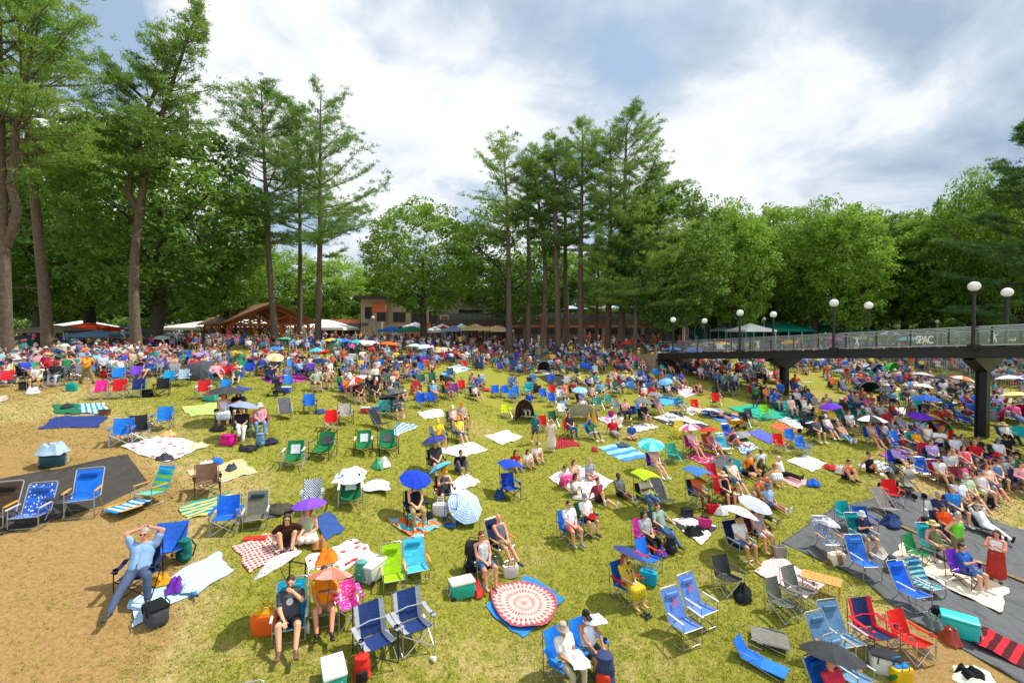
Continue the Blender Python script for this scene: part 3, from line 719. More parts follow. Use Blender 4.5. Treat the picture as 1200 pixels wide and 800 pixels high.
# ------------------------------------------------------------------ ground cloths
def cloth_quad(corners, c1, c2='white', pat=None, s=8, lift=.012, wrinkle=.02, name='blanket', seed=0, m=None, ragged=.035):
    """corners: four pixel positions of a cloth lying on the lawn"""
    W = [on(*c) if len(c) == 2 else Vector(c) for c in corners]; return cloth_world(W, c1, c2, pat, s, lift, wrinkle, name, seed, m, ragged)
POLYS = []
def cloth_world(W, c1, c2='white', pat=None, s=8, lift=.012, wrinkle=.012, name='blanket', seed=0, m=None, ragged=.03):
    r = np.random.default_rng(seed + 11); n = 22
    L = max((W[1] - W[0]).length, (W[2] - W[1]).length); n = int(min(max(L / .12, 10), 40))
    C = sum(W, Vector()) / 4; ph = r.uniform(0, 6, 8); P = []
    k1, k2 = r.uniform(2.5, 5), r.uniform(5, 9)
    for i in range(n):
        u = i / (n - 1); row = []
        for j in range(n):
            v = j / (n - 1); p = (W[0] * (1 - v) + W[1] * v) * (1 - u) + (W[3] * (1 - v) + W[2] * v) * u
            e = ragged * (math.sin(v * 9 + ph[0]) + .6 * math.sin(v * 17 + ph[1])) * (1 if u < .5 else -1) * abs(2 * u - 1) ** 4
            f = ragged * (math.sin(u * 8 + ph[2]) + .6 * math.sin(u * 15 + ph[3])) * (1 if v < .5 else -1) * abs(2 * v - 1) ** 4
            d1, d2 = (W[3] - W[0]).normalized(), (W[1] - W[0]).normalized(); x, y = p.x + d1.x * e + d2.x * f, p.y + d1.y * e + d2.y * f
            wv = abs(math.sin(x * k1 + y * k1 * .7 + 1.5 * math.sin(y * 2.1 + ph[4]))) ** 6 * abs(math.sin(y * 1.7 - x + ph[6])) + .55 * abs(math.sin(x * k2 * .6 - y * k2 + 2 * math.sin(x * 1.9 + ph[5]))) ** 8
            row.append((x - C.x, y - C.y, gz(x, y) - C.z + lift + wrinkle * 2.2 * wv * r.uniform(.7, 1.1)))
        P.append(row)
    a = MB(); a.sheet(P[::-1], .008); POLYS.append([(w.x, w.y) for w in W])
    uu = np.array(a.uv); ar = (W[1] - W[0]).length / max((W[3] - W[0]).length, .1); 
    return obj(name, a.mesh(name), m or cloth(c1, c2, pat, s), None, C)
def ground_disc(c, rx, c1, c2, pat, s, name, lift=.03):
    a = MB(); vs = [(0, 0, 0)]; P = []
    for i in range(12):
        u = max(i / 11, .02)
        P.append([(rx * u * (1 + .03 * math.sin(5 * t)) * math.cos(t), rx * u * (1 + .03 * math.sin(5 * t)) * math.sin(t), 0) for t in [2 * math.pi * k / 48 for k in range(49)]])
    P = [[(x, y, gz(c.x + x, c.y + y) - c.z + lift + .025 * abs(math.sin(4 * x + 3 * y)) ** 5 + .012 * abs(math.sin(9 * y - 5 * x)) ** 6) for x, y, z in row] for row in P]
    a.sheet(P[::-1], .008); a.uv = [(.5 + v[0] / rx / 2, .5 + v[1] / rx / 2) for v in a.v]
    return obj(name, a.mesh(name), cloth(c1, c2, pat, s), None, c)
def cloth_poly(pts, name, m, lift=.006, cell=.35, amp=.02, px=True):
    """a big irregular sheet pegged to the lawn"""
    W = [on(*p) if px else Vector((p[0], p[1], 0)) for p in pts]; bm = bmesh.new()
    POLYS.append([(w.x, w.y) for w in W]); C = W[0].copy()
    f = bm.faces.new([bm.verts.new((w.x, w.y, 0)) for w in W]); bm.normal_update()
    if f.normal.z < 0: f.normal_flip()
    bmesh.ops.triangulate(bm, faces=bm.faces[:])
    for _ in range(7):
        es = [e for e in bm.edges if e.calc_length() > cell]
        if not es: break
        bmesh.ops.subdivide_edges(bm, edges=es, cuts=1); bmesh.ops.triangulate(bm, faces=[q for q in bm.faces if len(q.verts) > 3])
    for v in bm.verts:
        x, y = v.co.x, v.co.y; w = abs(math.sin(x * 1.9 + 1.3 * math.sin(y * 1.4))) ** 5 + abs(math.sin(y * 2.3 - x * 1.1 + math.sin(x * 2.2))) ** 6
        v.co = (x - C.x, y - C.y, gz(x, y) - C.z + lift + amp * w)
    bm.normal_update(); top = bm.faces[:]
    bmesh.ops.solidify(bm, geom=top, thickness=.005)
    me = bpy.data.meshes.new(name); bm.to_mesh(me); bm.free(); me.uv_layers.new(name='UVMap'); me.materials.append(None)
    me.polygons.foreach_set('use_smooth', [True] * len(me.polygons)); me.update()
    return obj(name, me, m, None, C)
def heap(pos, r, col, name='crumpled_cloth', seed=1, h=.18, mm=None):
    """a dropped garment or a soft bag: a lumpy folded mound"""
    q = np.random.default_rng(seed); m = MB(); rows = []
    ph = q.uniform(0, 6, 6)
    for i in range(9):
        u = max(i / 8, .03); rows.append([(r * u * (1 + .18 * math.sin(3 * t + ph[0]) + .1 * math.sin(7 * t + ph[1])) * math.cos(t), .75 * r * u * (1 + .15 * math.sin(2 * t + ph[2]) + .1 * math.sin(6 * t)) * math.sin(t),
            .012 + h * (1 - u ** 2.6) * (1 + (.30 * math.sin(4 * t + ph[3] + 3 * u) + .2 * math.sin(7 * t + ph[5])) * u ** .8) * (.85 + .2 * math.sin(8 * u + ph[4]))) for t in [2 * math.pi * k / 26 for k in range(27)]])
    m.sheet(rows[::-1], .01); return obj(name, m.mesh(name), mm or cloth(col), None, pos, q.uniform(0, 6))

# ------------------------------------------------------------------ bags, coolers and other kit
_kit = {}
def kit(name, parts):
    if name not in _kit: _kit[name] = [(n, (f() if callable(f) else f).mesh(n), r) for n, f, r in parts]
    return _kit[name]
def build(kname, parts, name, pos, rz, mats, scale=1.0):
    ps = kit(kname, parts); o = empty(name, pos, rz, scale)
    for n, me, r in ps: obj(n, me, mats[r], o)
    return o
def b_(*a, **k): return MB().box(*a, **k)
def rb_(*a, **k): return MB().rbox(*a, **k)
def cooler(pos, rz, body, lid='white', scale=1.0, wheels=True):
    ps = [('body', rb_((0, 0, .02), (.58, .36, .34), .03, taper=1.05), 'b'), ('lid', rb_((0, 0, .365), (.63, .40, .07), .03), 'l')]
    for q in (1, -1): ps.append(('handle', MB().tube([(q * .31, -.1, .30), (q * .35, -.1, .12), (q * .35, .1, .12), (q * .31, .1, .30)], .012, 6), 'h'))
    if wheels:
        for q in (1, -1): ps.append(('wheel', MB().lathe([(.02, -.02), (.06, -.02), (.06, .02), (.02, .02)], 12, (-.26, q * .19, .06), rot=Matrix.Rotation(R(90), 3, 'X')), 'k'))
    return build('cooler%d' % wheels, ps, 'cooler', pos, rz, dict(b=mat('plastic', body), l=mat('plastic', lid), h=mat('plastic', 'silver'), k=mat('rubber', 'black')), scale)
def softbox(pos, rz, body, trim='black', scale=1.0):
    ps = [('body', rb_((0, 0, 0), (.44, .32, .32), .06), 'b'), ('lid', rb_((0, 0, .322), (.45, .33, .035), .016), 't')]
    for q in (1, -1): ps.append(('strap', MB().tube([(-.12, q * .165, .2), (-.11, q * .19, .36), (.11, q * .19, .36), (.12, q * .165, .2)], .012, 5), 't'))
    return build('softbox', ps, 'cool_bag', pos, rz, dict(b=cloth(body), t=cloth(trim)), scale)
def backpack(pos, rz, col, col2=None, scale=1.0):
    body = lambda: MB().ball((0, 0, .26), (.17, .12, .27), 14).ball((0, -.02, .12), (.18, .14, .13), 12)
    ps = [('body', lambda: _fz(body(), .02), 'b'), ('pocket', rb_((0, -.12, .06), (.22, .08, .2), .035), 'p'), ('flap', lambda: MB().ball((0, 0, .47), (.15, .13, .06), 10), 'b')]
    for q in (1, -1): ps.append(('strap', MB().tube([(q * .08, .1, .46), (q * .1, .18, .3), (q * .09, .11, .08)], .018, 6), 'p'))
    return build('backpack', ps, 'backpack', pos, rz, dict(b=cloth(col), p=cloth(col2 or col)), scale)
class _Raw:
    def __init__(s, me): s.me = me
    def mesh(s, n): s.me.name = n; return s.me
def _fz(mb, v, sm=4): return _Raw(fuse(mb, v, sm))
def tote(pos, rz, col, col2=None, scale=1.0, pat=None):
    def body():
        m = MB(); pts = []
        m.rbox((0, 0, 0), (.42, .20, .36), .04, taper=1.08); return m
    ps = [('body', body, 'b'), ('contents', lambda: MB().ball((.05, 0, .36), (.13, .07, .06), 10).ball((-.09, .01, .355), (.09, .06, .05), 10), 'c')]
    for q in (1, -1): ps.append(('handle', MB().tube([(-.1, q * .10, .33), (-.08, q * .09, .52), (.08, q * .09, .52), (.1, q * .10, .33)], .011, 6), 'h'))
    return build('tote', ps, 'tote_bag', pos, rz, dict(b=cloth(col, *(pat or ())), c=cloth(col2 or 'grey'), h=cloth(col2 or col)), scale)
def plasticbag(pos, col, seed=3, scale=1.0):
    o = heap(pos, .2 * scale, col, 'plastic_bag', seed, .28 * scale, mat('plastic', col)); return o
def basket(pos, rz, col):
    ps = [('body', lambda: MB().lathe([(.15, 0), (.2, .22), (.19, .22), (.14, .02)], 16, sx=1.2), 'b'), ('handle', MB().tube([(-.22, 0, .2), (-.16, 0, .38), (0, 0, .43), (.16, 0, .38), (.22, 0, .2)], .012, 6), 'b'), ('contents', lambda: MB().ball((0, 0, .2), (.17, .13, .05), 10), 'c')]
    return build('basket', ps, 'basket', pos, rz, dict(b=mat('wood', col), c=cloth('charcoal')))
def bottle(pos, col, cap='white', lying=False, scale=1.0):
    ps = [('body', lambda: MB().lathe([(.036, 0), (.038, .02), (.038, .17), (.02, .21), (.018, .22)], 12), 'b'), ('cap', lambda: MB().lathe([(.021, .218), (.021, .25), (.015, .256)], 10), 'c')]
    o = build('bottle', ps, 'bottle', pos, 0, dict(b=mat('plastic', col), c=mat('plastic', cap)), scale)
    if lying: o.rotation_euler = (R(88), 0, 1.1); o.location.z += .04
    return o
def shoes_pair(pos, rz, col, name='sandal_pair'):
    m = MB()
    for q in (1, -1): m.rbox((q * .07, 0, .0), (.09, .26, .05), .03); m.tube([(q * .07 - .045, -.04, .03), (q * .07, -.05, .09), (q * .07 + .045, -.04, .03)], .014, 5)
    return obj(name, m.mesh(name), mat('rubber', col), None, pos, rz)
def wagon(pos, rz, col, frame='black', scale=1.0):
    ps = [('tub', lambda: MB().sheet(grid(lambda u, v: (-.45 + .9 * u, -.26 + .52 * v, .30 + .26 * (max(abs(u - .5) * 2, abs(v - .5) * 2) ** 6)), 13, 11), .014), 'b'),
          ('frame', leg_pair([[(-.45, y, .58), (.45, y, .58)] for y in (-.27, .27)] + [[(x, -.27, .58), (x, .27, .58)] for x in (-.45, .45)] + [[(-.4, y, .12), (.45, y, .58)] for y in (-.27, .27)] + [[(.4, y, .12), (-.45, y, .58)] for y in (-.27, .27)]), 'f'),
          ('pull_handle', MB().tube([(.45, 0, .3), (.68, 0, .75), (.70, -.08, .82), (.70, .08, .82)], .011, 6), 'f'), ('load', lambda: MB().ball((.1, .02, .52), (.2, .15, .12), 10).ball((-.2, -.03, .5), (.15, .14, .1), 10), 'l')]
    for x in (-.38, .38):
        for y in (-.29, .29): ps.append(('wheel', MB().lathe([(.03, -.03), (.11, -.03), (.12, 0), (.11, .03), (.03, .03)], 14, (x, y, .12), rot=Matrix.Rotation(R(90), 3, 'X')), 'k'))
    return build('wagon', ps, 'folding_wagon', pos, rz, dict(b=cloth(col), f=mat('metal', frame), l=cloth('white'), k=mat('rubber', 'black')), scale)
def stroller(pos, rz, col, scale=1.0, hood=True):
    ps = [('seat', lambda: MB().sheet(grid(lambda u, v: ((v - .5) * .36, -.25 + .5 * u, .45 - .1 * math.sin(math.pi * u * .8) + .35 * u ** 3), 8, 5), .02), 'b'),
          ('hood', lambda: MB().sheet(grid(lambda u, v: ((v - .5) * .42, .26 - .34 * math.sin(R(100) * u), .72 + .32 * math.cos(R(115) * u - .4) - .05 * (v - .5) ** 2), 7, 5), .014), 'b'),
          ('frame', leg_pair([[(q * .24, -.42, .12), (q * .22, .1, .5), (q * .2, .46, 1.0)] for q in (1, -1)] + [[(q * .26, .36, .14), (q * .22, -.1, .42)] for q in (1, -1)] + [[(-.2, .46, 1.0), (.2, .46, 1.0)], [(-.26, .36, .14), (.26, .36, .14)]], .013), 'f'),
          ('storage_basket', rb_((0, .1, .16), (.36, .4, .16), .04), 'b')]
    for x, y, r in ((.27, .36, .14), (-.27, .36, .14), (.24, -.42, .11), (-.24, -.42, .11)): ps.append(('wheel', MB().lathe([(.03, -.02), (r, -.02), (r, .02), (.03, .02)], 14, (x, y, r), rot=Matrix.Rotation(R(90), 3, 'Y')), 'k'))
    return build('stroller', ps, 'stroller', pos, rz, dict(b=cloth(col), f=mat('metal', 'charcoal'), k=mat('rubber', 'black')), scale)
def slat_table(pos, rz, col):
    def top():
        m = MB()
        for k in range(9): m.box(((k - 4) * .105, 0, .42), (.096, .55, .018))
        return m
    ps = [('tabletop', top, 'b')]
    for x in (-.42, .42):
        for y in (-.24, .24): ps.append(('leg', MB().tube([(x, y, .41), (x * 1.03, y * 1.05, 0)], .014, 6), 'b'))
    ps.append(('rail', leg_pair([[(-.42, y, .40), (.42, y, .40)] for y in (-.24, .24)]), 'b'))
    return build('slat_table', ps, 'folding_table', pos, rz, dict(b=mat('wood', col)))
def side_table(pos, rz, col, h=.7, w=.8, d=.5):
    ps = [('tabletop', rb_((0, 0, h), (w, d, .03), .012), 'b')]
    for x in (-1, 1): ps.append(('leg', leg_pair([[(x * w * .42, -d * .4, 0), (x * w * .3, d * .3, h)], [(x * w * .42, d * .4, 0), (x * w * .3, -d * .3, h)]], .012), 'f'))
    return build('side_table%s%s%s' % (h, w, d), ps, 'camp_table', pos, rz, dict(b=mat('plastic', col), f=mat('metal', 'silver')))
def dolly(pos, rz, col):
    ps = [('frame', leg_pair([[(q * .2, 0, .05), (q * .2, .06, .95)] for q in (1, -1)] + [[(-.2, .06, .95), (.2, .06, .95)], [(-.2, .03, .5), (.2, .03, .5)]], .014), 'f'), ('toe_plate', lambda: MB().box((0, -.16, .04), (.46, .3, .02)), 'f')]
    for q in (1, -1): ps.append(('wheel', MB().lathe([(.03, -.025), (.09, -.025), (.09, .025), (.03, .025)], 12, (q * .23, .05, .09), rot=Matrix.Rotation(R(90), 3, 'Y')), 'k'))
    return build('dolly', ps, 'hand_trolley', pos, rz, dict(f=mat('metal', col), k=mat('rubber', 'black')))
def tent_small(pos, rz, c1, c2=None, w=1.6, h=1.1):
    """beach shade: half dome open to the front"""
    m = MB(); m.sheet(grid(lambda u, v: (w / 2 * math.cos(math.pi * v) * (1 - .15 * u), -.5 + 1.1 * u, .02 + h * math.sin(math.pi * v) ** .7 * math.cos(u * 1.45)), 8, 15), .012)
    for i in range(len(m.m)): m.m[i] = 0
    o = empty('beach_tent', pos, rz); obj('shell', m.mesh('shell'), cloth(c1, c2 or c1, 'stripeu' if c2 else None, 4), o)
    p = MB()
    for y in (-.5, .05): u = (y + .5) / 1.1; p.tube([(w / 2 * math.cos(math.pi * v / 10) * (1 - .15 * u), y, .03 + h * math.sin(math.pi * v / 10) ** .7 * math.cos(u * 1.45)) for v in range(11)], .012, 5)
    obj('tent_pole', p.mesh('tent_pole'), mat('metal', 'silver'), o); return o
# ------------------------------------------------------------------ the lawn
DRY = []
def make_ground():
    xs = np.unique(np.concatenate([np.arange(-50, 62, .5), np.arange(-150, 151, 4.), np.arange(-800, 801, 50.)]))
    ys = np.unique(np.concatenate([np.arange(0, 72, .5), np.arange(-40, 200, 4.), np.arange(200, 1001, 50.), np.arange(-200, -39, 40.)]))
    X, Y = np.meshgrid(xs, ys); Z = ground_z(X, Y)
    ny, nx = X.shape; co = np.stack([X, Y, Z], -1).reshape(-1, 3)
    idx = np.arange(nx * ny).reshape(ny, nx); f = np.stack([idx[:-1, :-1], idx[:-1, 1:], idx[1:, 1:], idx[1:, :-1]], -1).reshape(-1, 4)
    me = bpy.data.meshes.new('lawn'); me.from_pydata(co.tolist(), [], f.tolist()); me.polygons.foreach_set('use_smooth', [True] * len(f))
    # worn, dry earth where people walk: a property of the place, kept per vertex
    def blob(px, py, r, s=1.0):
        c = on(px, py); DRY.append((c.x, c.y, r, s)); return s * np.exp(-((co[:, 0] - c.x) ** 2 + (co[:, 1] - c.y) ** 2) / r ** 2)
    dry = np.zeros(len(co))
    for px, py, r, s in ((15, 520, 4.6, 1.25), (30, 645, 2.6, 1.1), (70, 720, 2.0, .75), (100, 795, 1.3, .4), (10, 780, 2.2, 1.0), (-20, 600, 4, 1.2), (0, 465, 4, .9), (100, 655, 1.8, .45), (185, 430, 4, .8), (60, 440, 5, .9), (120, 430, 4, .9),
                         (1150, 562, 2.6, .8), (1070, 560, 1.8, .6), (1185, 620, 2.4, .7), (1120, 790, 2.0, 1.0), (1060, 760, 1.2, .7), (1190, 800, 2, 1), (870, 436, 4, .9), (800, 428, 4, .8), (950, 462, 2.6, .6), (1000, 484, 2.2, .6), (1100, 530, 2.4, .6),
                         (640, 780, 1.2, .45), (540, 770, 1.2, .5), (560, 500, 2, .5), (730, 505, 2.5, .5), (350, 790, .9, .4), (270, 560, 1.6, .45), (760, 760, 1, .45), (470, 600, 1.3, .35), (620, 650, 1.0, .35), (820, 690, 1.0, .35), (690, 440, 3, .4), (420, 470, 3, .35)):
        dry += blob(px, py, r, s)
    far = np.clip((co[:, 1] - 52) / 8, 0, 1) * .7; dry = np.maximum(dry, far)
    at_ = me.attributes.new('dry', 'FLOAT', 'POINT'); at_.data.foreach_set('value', np.clip(dry, 0, 1.3).astype(np.float32))
    m = bpy.data.materials.new('lawn'); m.use_nodes = True; g = NT(m.node_tree)
    P = g.n('ShaderNodeTexCoord').outputs['Object']; dr = g.math('MULTIPLY', g.n('ShaderNodeAttribute', attribute_name='dry').outputs['Fac'], .75)
    n1 = g.noise(P, .35, 5, .6); n2 = g.noise(P, 2.6, 6, .65); n3 = g.noise(P, 14, 5, .7); n4 = g.noise(P, 60, 3, .7)
    k = g.math('ADD', g.math('MULTIPLY', g.math('ADD', dr, -.42), .62), g.math('ADD', g.math('MULTIPLY', n1, .45), g.math('MULTIPLY', n2, .68)))
    k = g.math('ADD', k, g.math('MULTIPLY', g.math('SUBTRACT', n3, .5), .34))
    grass = g.ramp(g.math('ADD', g.math('MULTIPLY', n3, .6), g.math('MULTIPLY', n4, .4)), [(.3, lin('#5a6722')), (.46, lin('#858730')), (.6, lin('#a39a44')), (.75, lin('#bdac68'))])
    straw = g.ramp(g.math('ADD', g.math('MULTIPLY', n3, .5), g.math('MULTIPLY', n4, .5)), [(.32, lin('#887245')), (.5, lin('#b39c66')), (.68, lin('#cfbb88'))])
    f = g.ramp(k, [(.40, (0, 0, 0)), (.66, (1, 1, 1))])
    straw = g.mix(g.ramp(g.math('ADD', dr, g.math('MULTIPLY', n2, .5)), [(.86, (0, 0, 0)), (1.2, (1, 1, 1))]), straw, g.ramp(n3, [(.3, lin('#8a6d42')), (.7, lin('#b5955e'))]))
    col = g.mix(f, grass, straw)
    bs = g.n('ShaderNodeBsdfPrincipled', {'Base Color': col, 'Roughness': .95, 'Specular IOR Level': .1})
    b1 = g.n('ShaderNodeBump', {'Height': g.math('ADD', n3, g.math('MULTIPLY', n4, .6)), 'Strength': .75, 'Distance': .07}); g.t.links.new(b1.outputs[0], bs.inputs['Normal'])
    g.n('ShaderNodeOutputMaterial', {0: bs.outputs[0]})
    o = obj('lawn', me, m); structure(o); return o
make_ground()

# ------------------------------------------------------------------ trees
def leaf_mat(name, c1, c2, c3, trans=.35):
    m = bpy.data.materials.new(name); m.use_nodes = True; g = NT(m.node_tree)
    P = g.n('ShaderNodeTexCoord').outputs['Object']; oi = g.n('ShaderNodeObjectInfo').outputs['Random']
    n = g.math('ADD', g.math('MULTIPLY', g.noise(P, .6, 3), .7), g.math('MULTIPLY', g.noise(P, 5, 2), .45))
    n = g.math('ADD', n, g.math('MULTIPLY', g.math('SUBTRACT', oi, .5), .16))
    col = g.ramp(n, [(.36, lin(c1)), (.55, lin(c2)), (.74, lin(c3))])
    d = g.n('ShaderNodeBsdfPrincipled', {'Base Color': col, 'Roughness': .6, 'Specular IOR Level': .25})
    t = g.n('ShaderNodeBsdfTranslucent', {'Color': g.mix(.5, col, (.30, .42, .04, 1))})
    g.n('ShaderNodeOutputMaterial', {0: g.n('ShaderNodeMixShader', {0: trans, 1: d.outputs[0], 2: t.outputs[0]}).outputs[0]}); return m
LEAF = [leaf_mat('leaf_green', '#3c6228', '#588430', '#8eb044', .46), leaf_mat('leaf_dark', '#36582a', '#4e7632', '#769c40', .44), leaf_mat('leaf_light', '#5c8630', '#80a83c', '#a6c452', .48)]
NEEDLE = leaf_mat('pine_needles', '#466a38', '#648c42', '#94ae4e', .38)
NEEDLE2 = leaf_mat('spruce_needles', '#2e4e32', '#3e6638', '#5a8044', .26)
BARK = mat('bark', '#6b5a4c'); BARK2 = mat('bark', '#4b4038')

def raw_mesh(name, V, F):
    me = bpy.data.meshes.new(name); V = np.asarray(V, np.float32); F = np.asarray(F, np.int32); k = F.shape[1]
    me.vertices.add(len(V)); me.vertices.foreach_set('co', V.ravel()); me.loops.add(F.size); me.loops.foreach_set('vertex_index', F.ravel())
    me.polygons.add(len(F)); me.polygons.foreach_set('loop_start', np.arange(0, F.size, k, dtype=np.int32)); me.update(calc_edges=True); me.materials.append(None); return me
def leaves(centres, rad, per, size, r, flat=.65):
    """leaf sprays round the given points: (N,3)"""
    N = len(centres); C = np.repeat(centres, per, 0); R_ = np.repeat(np.broadcast_to(rad, (N,)), per)
    d = r.normal(size=(N * per, 3)); d /= np.linalg.norm(d, axis=1, keepdims=True); d[:, 2] *= flat
    p = C + d * (R_ * r.uniform(.25, 1, N * per) ** .6)[:, None]
    n = r.normal(size=(N * per, 3)) * .8 + d * .5 + np.array([0, 0, .7]); n /= np.linalg.norm(n, axis=1, keepdims=True)
    a = np.cross(n, r.normal(size=(N * per, 3))); a /= np.linalg.norm(a, axis=1, keepdims=True); b = np.cross(n, a)
    s = (size * r.uniform(.6, 1.3, N * per))[:, None]; w = s * r.uniform(.35, .6, (N * per, 1))
    droop = n * s * .18
    V = np.stack([p - a * s, p - b * w + droop, p + a * s, p + b * w + droop], 1).reshape(-1, 3)
    F = np.arange(len(V)).reshape(-1, 4); return V, F
def make_broadleaf(seed, H=17.0, W=13.0, base=.14, nclump=560, per=32, leaf=.19, trunk_r=.42, forks=4):
    r = np.random.default_rng(seed); m = MB(); tips = []
    tb = H * base
    lean = r.uniform(-.4, .4, 2)
    m.tube([(0, 0, -.6), (0, 0, .0), (lean[0] * .2, lean[1] * .2, .5), (lean[0] * .6, lean[1] * .6, tb * .6), (lean[0], lean[1], tb), (lean[0] * 1.3, lean[1] * 1.3, H * .62)], [trunk_r * 1.5, trunk_r * 1.35, trunk_r * 1.05, trunk_r * .9, trunk_r * .85, trunk_r * .25], 10)
    cz, rz_ = tb + (H - tb) * .50, (H - tb) * .52
    for k in range(forks * 3):
        a = k * 2.4 + r.uniform(-.4, .4); z0 = tb * r.uniform(.75, 1) + (k / (forks * 3)) * (H - tb) * .45; el = r.uniform(.3, 1.15)
        L = W * .5 * r.uniform(.6, .95); p = np.array([lean[0], lean[1], z0]); pts = [tuple(p)]; d = np.array([math.cos(a) * math.cos(el), math.sin(a) * math.cos(el), math.sin(el)])
        for q in range(5): p = p + d * L / 5; d = d + r.normal(size=3) * .16 + np.array([0, 0, .03]); d /= np.linalg.norm(d); pts.append(tuple(p))
        r0 = trunk_r * r.uniform(.28, .45); m.tube(pts, [r0 * (1 - .16 * i) for i in range(6)], 6)
        for q in (2, 3, 4):
            for _ in range(2):
                b = np.array(pts[q]); dd = r.normal(size=3); dd[2] = abs(dd[2]) * .6; dd /= np.linalg.norm(dd); e = b + dd * L * .35
                m.tube([tuple(b), tuple((b + e) / 2 + r.normal(size=3) * .15), tuple(e)], [r0 * .35, r0 * .25, r0 * .1], 4); tips.append(e)
    # crown: lobes on an uneven ellipsoid
    d = r.normal(size=(nclump, 3)); d /= np.linalg.norm(d, axis=1, keepdims=True)
    lob = r.normal(size=(9, 3)); lob /= np.linalg.norm(lob, axis=1, keepdims=True)
    bump = np.max(d @ lob.T, axis=1); rad = (.62 + .38 * np.clip(bump, .2, 1)) * r.uniform(.45, 1.02, nclump) ** .45
    C = d * rad[:, None] * np.array([W * .5, W * .5, rz_]); C[:, 2] *= np.where(C[:, 2] < 0, .98, 1.0); C += np.array([lean[0], lean[1], cz])
    C = np.concatenate([C, np.array(tips)]) if tips else C
    C = C[C[:, 2] > tb * .8]
    V, F = leaves(C, r.uniform(.55, 1.05, len(C)) * W / 13, per, leaf, r)
    return m.mesh('trunk'), raw_mesh('crown', V, F)
def make_pine(seed, H=27.0, start=.36, spread=4.6, trunk_r=.42, lean=(0, 0), bow=0.0, fork=None, tuft=.34, dens=1.0, one_side=0.0, stub=8, droop=0.0, power=1.0):
    """white pine: bare lower trunk, plumes of needles in flat tiers"""
    r = np.random.default_rng(seed); m = MB()
    def stem(a0, lean, Hh, r0, z0=0.0, o=(0, 0)):
        pts = []; rs = []
        for i in range(13):
            u = i / 12; z = z0 + (Hh - z0) * u
            pts.append((o[0] + lean[0] * u ** 1.35 + bow * math.sin(math.pi * u) + .12 * math.sin(5 * u + seed), o[1] + lean[1] * u + .1 * math.cos(4 * u + seed), z if (i or z0) else -.6)); rs.append(r0 * (1 - u) ** .75 * (1.18 if i == 0 and not z0 else 1) + .03)
        return pts, rs
    stems = []
    pts, rs = stem(0, lean, H, trunk_r); stems.append((pts, rs, H, start))
    m.tube(pts, rs, 10)
    if fork:
        zf, dx, dy, Hf = fork; u = zf / H; o = (lean[0] * u ** 1.35 + bow * math.sin(math.pi * u) + .12 * math.sin(5 * u + seed), lean[1] * u)
        p2, r2 = stem(0, (dx, dy), Hf, trunk_r * .72, zf, o); p2[1] = (p2[1][0] + dx * .16, p2[1][1], p2[1][2]); p2[2] = (p2[2][0] + dx * .22, p2[2][1], p2[2][2]); m.tube(p2, r2, 8); stems.append((p2, r2, Hf, .56))
    T = []; TD = []
    for pts, rs, Hh, st in stems:
        pa = np.array(pts); zs = pa[:, 2]
        z = Hh * st
        while z < Hh * .985:
            u = (z - Hh * st) / (Hh * (1 - st)); prof = (.55 + .65 * math.sin(math.pi * min(u * .8 + .15, 1))) * (1 - u ** 3.2 * .72) * power
            for _ in range(int(r.integers(3, 6))):
                if r.random() > .84: continue
                a = r.uniform(0, 2 * math.pi); 
                if one_side and math.cos(a) * one_side < -.2 and r.random() < .55: continue
                L = spread * prof * r.uniform(.55, 1.15); x0 = np.array([np.interp(z, zs, pa[:, 0]), np.interp(z, zs, pa[:, 1]), z + r.uniform(-.3, .3)])
                el = .12 + .75 * u ** 1.6 - droop + r.normal() * .12; nseg = 6; p = x0.copy(); bp = [tuple(p)]; d = np.array([math.cos(a) * math.cos(el), math.sin(a) * math.cos(el), math.sin(el)])
                for q in range(nseg): d = d + np.array([r.normal() * .09, r.normal() * .09, .045 + r.normal() * .05]); d /= np.linalg.norm(d); p = p + d * L / nseg; bp.append(tuple(p))
                br = max(.075 * (L / spread), .02); m.tube(bp, [br * (1 - .14 * i) for i in range(nseg + 1)], 5, cap=False)
                B = np.array(bp); side = np.cross(d, [0, 0, 1]); side /= np.linalg.norm(side) + 1e-6
                nt = int(max(6, L * 7.0 * dens))
                for k in range(nt):
                    t = 1 - .72 * ((k + r.random()) / nt) ** 1.35; q = min(int(t * nseg), nseg - 1); b = B[q] + (B[q + 1] - B[q]) * (t * nseg - q)
                    sw = r.normal() * .5 * L * .30 * (1.15 - abs(t - .6)); fw = abs(sw) * .5
                    T.append(b + side * sw + d * fw + np.array([0, 0, r.uniform(-.02, .16)])); TD.append(d * .9 + side * np.sign(sw) * .7 + np.array([0, 0, .55]))
            z += Hh * r.uniform(.022, .036)
        for k in range(8): T.append(np.array(pts[-1]) + r.normal(size=3) * np.array([.3, .3, .5]) - np.array([0, 0, .5])); TD.append(np.array([0, 0, 1.]))
    # bare stubs on the lower trunk
    for k in range(stub):
        z = H * r.uniform(.16, start); pa = np.array(pts) if not fork else np.array(stems[0][0]); a = r.uniform(0, 6.28); L = r.uniform(.5, 1.8)
        x0 = (float(np.interp(z, pa[:, 2], pa[:, 0])), float(np.interp(z, pa[:, 2], pa[:, 1])), z); m.tube([x0, (x0[0] + math.cos(a) * L * .6, x0[1] + math.sin(a) * L * .6, z + .1), (x0[0] + math.cos(a) * L, x0[1] + math.sin(a) * L, z + r.uniform(-.1, .5))], [.05, .035, .012], 5)
    T = np.array(T); TD = np.array(TD); TD /= np.linalg.norm(TD, axis=1, keepdims=True); per = 17
    C = np.repeat(T, per, 0); D_ = np.repeat(TD, per, 0); n = len(C)
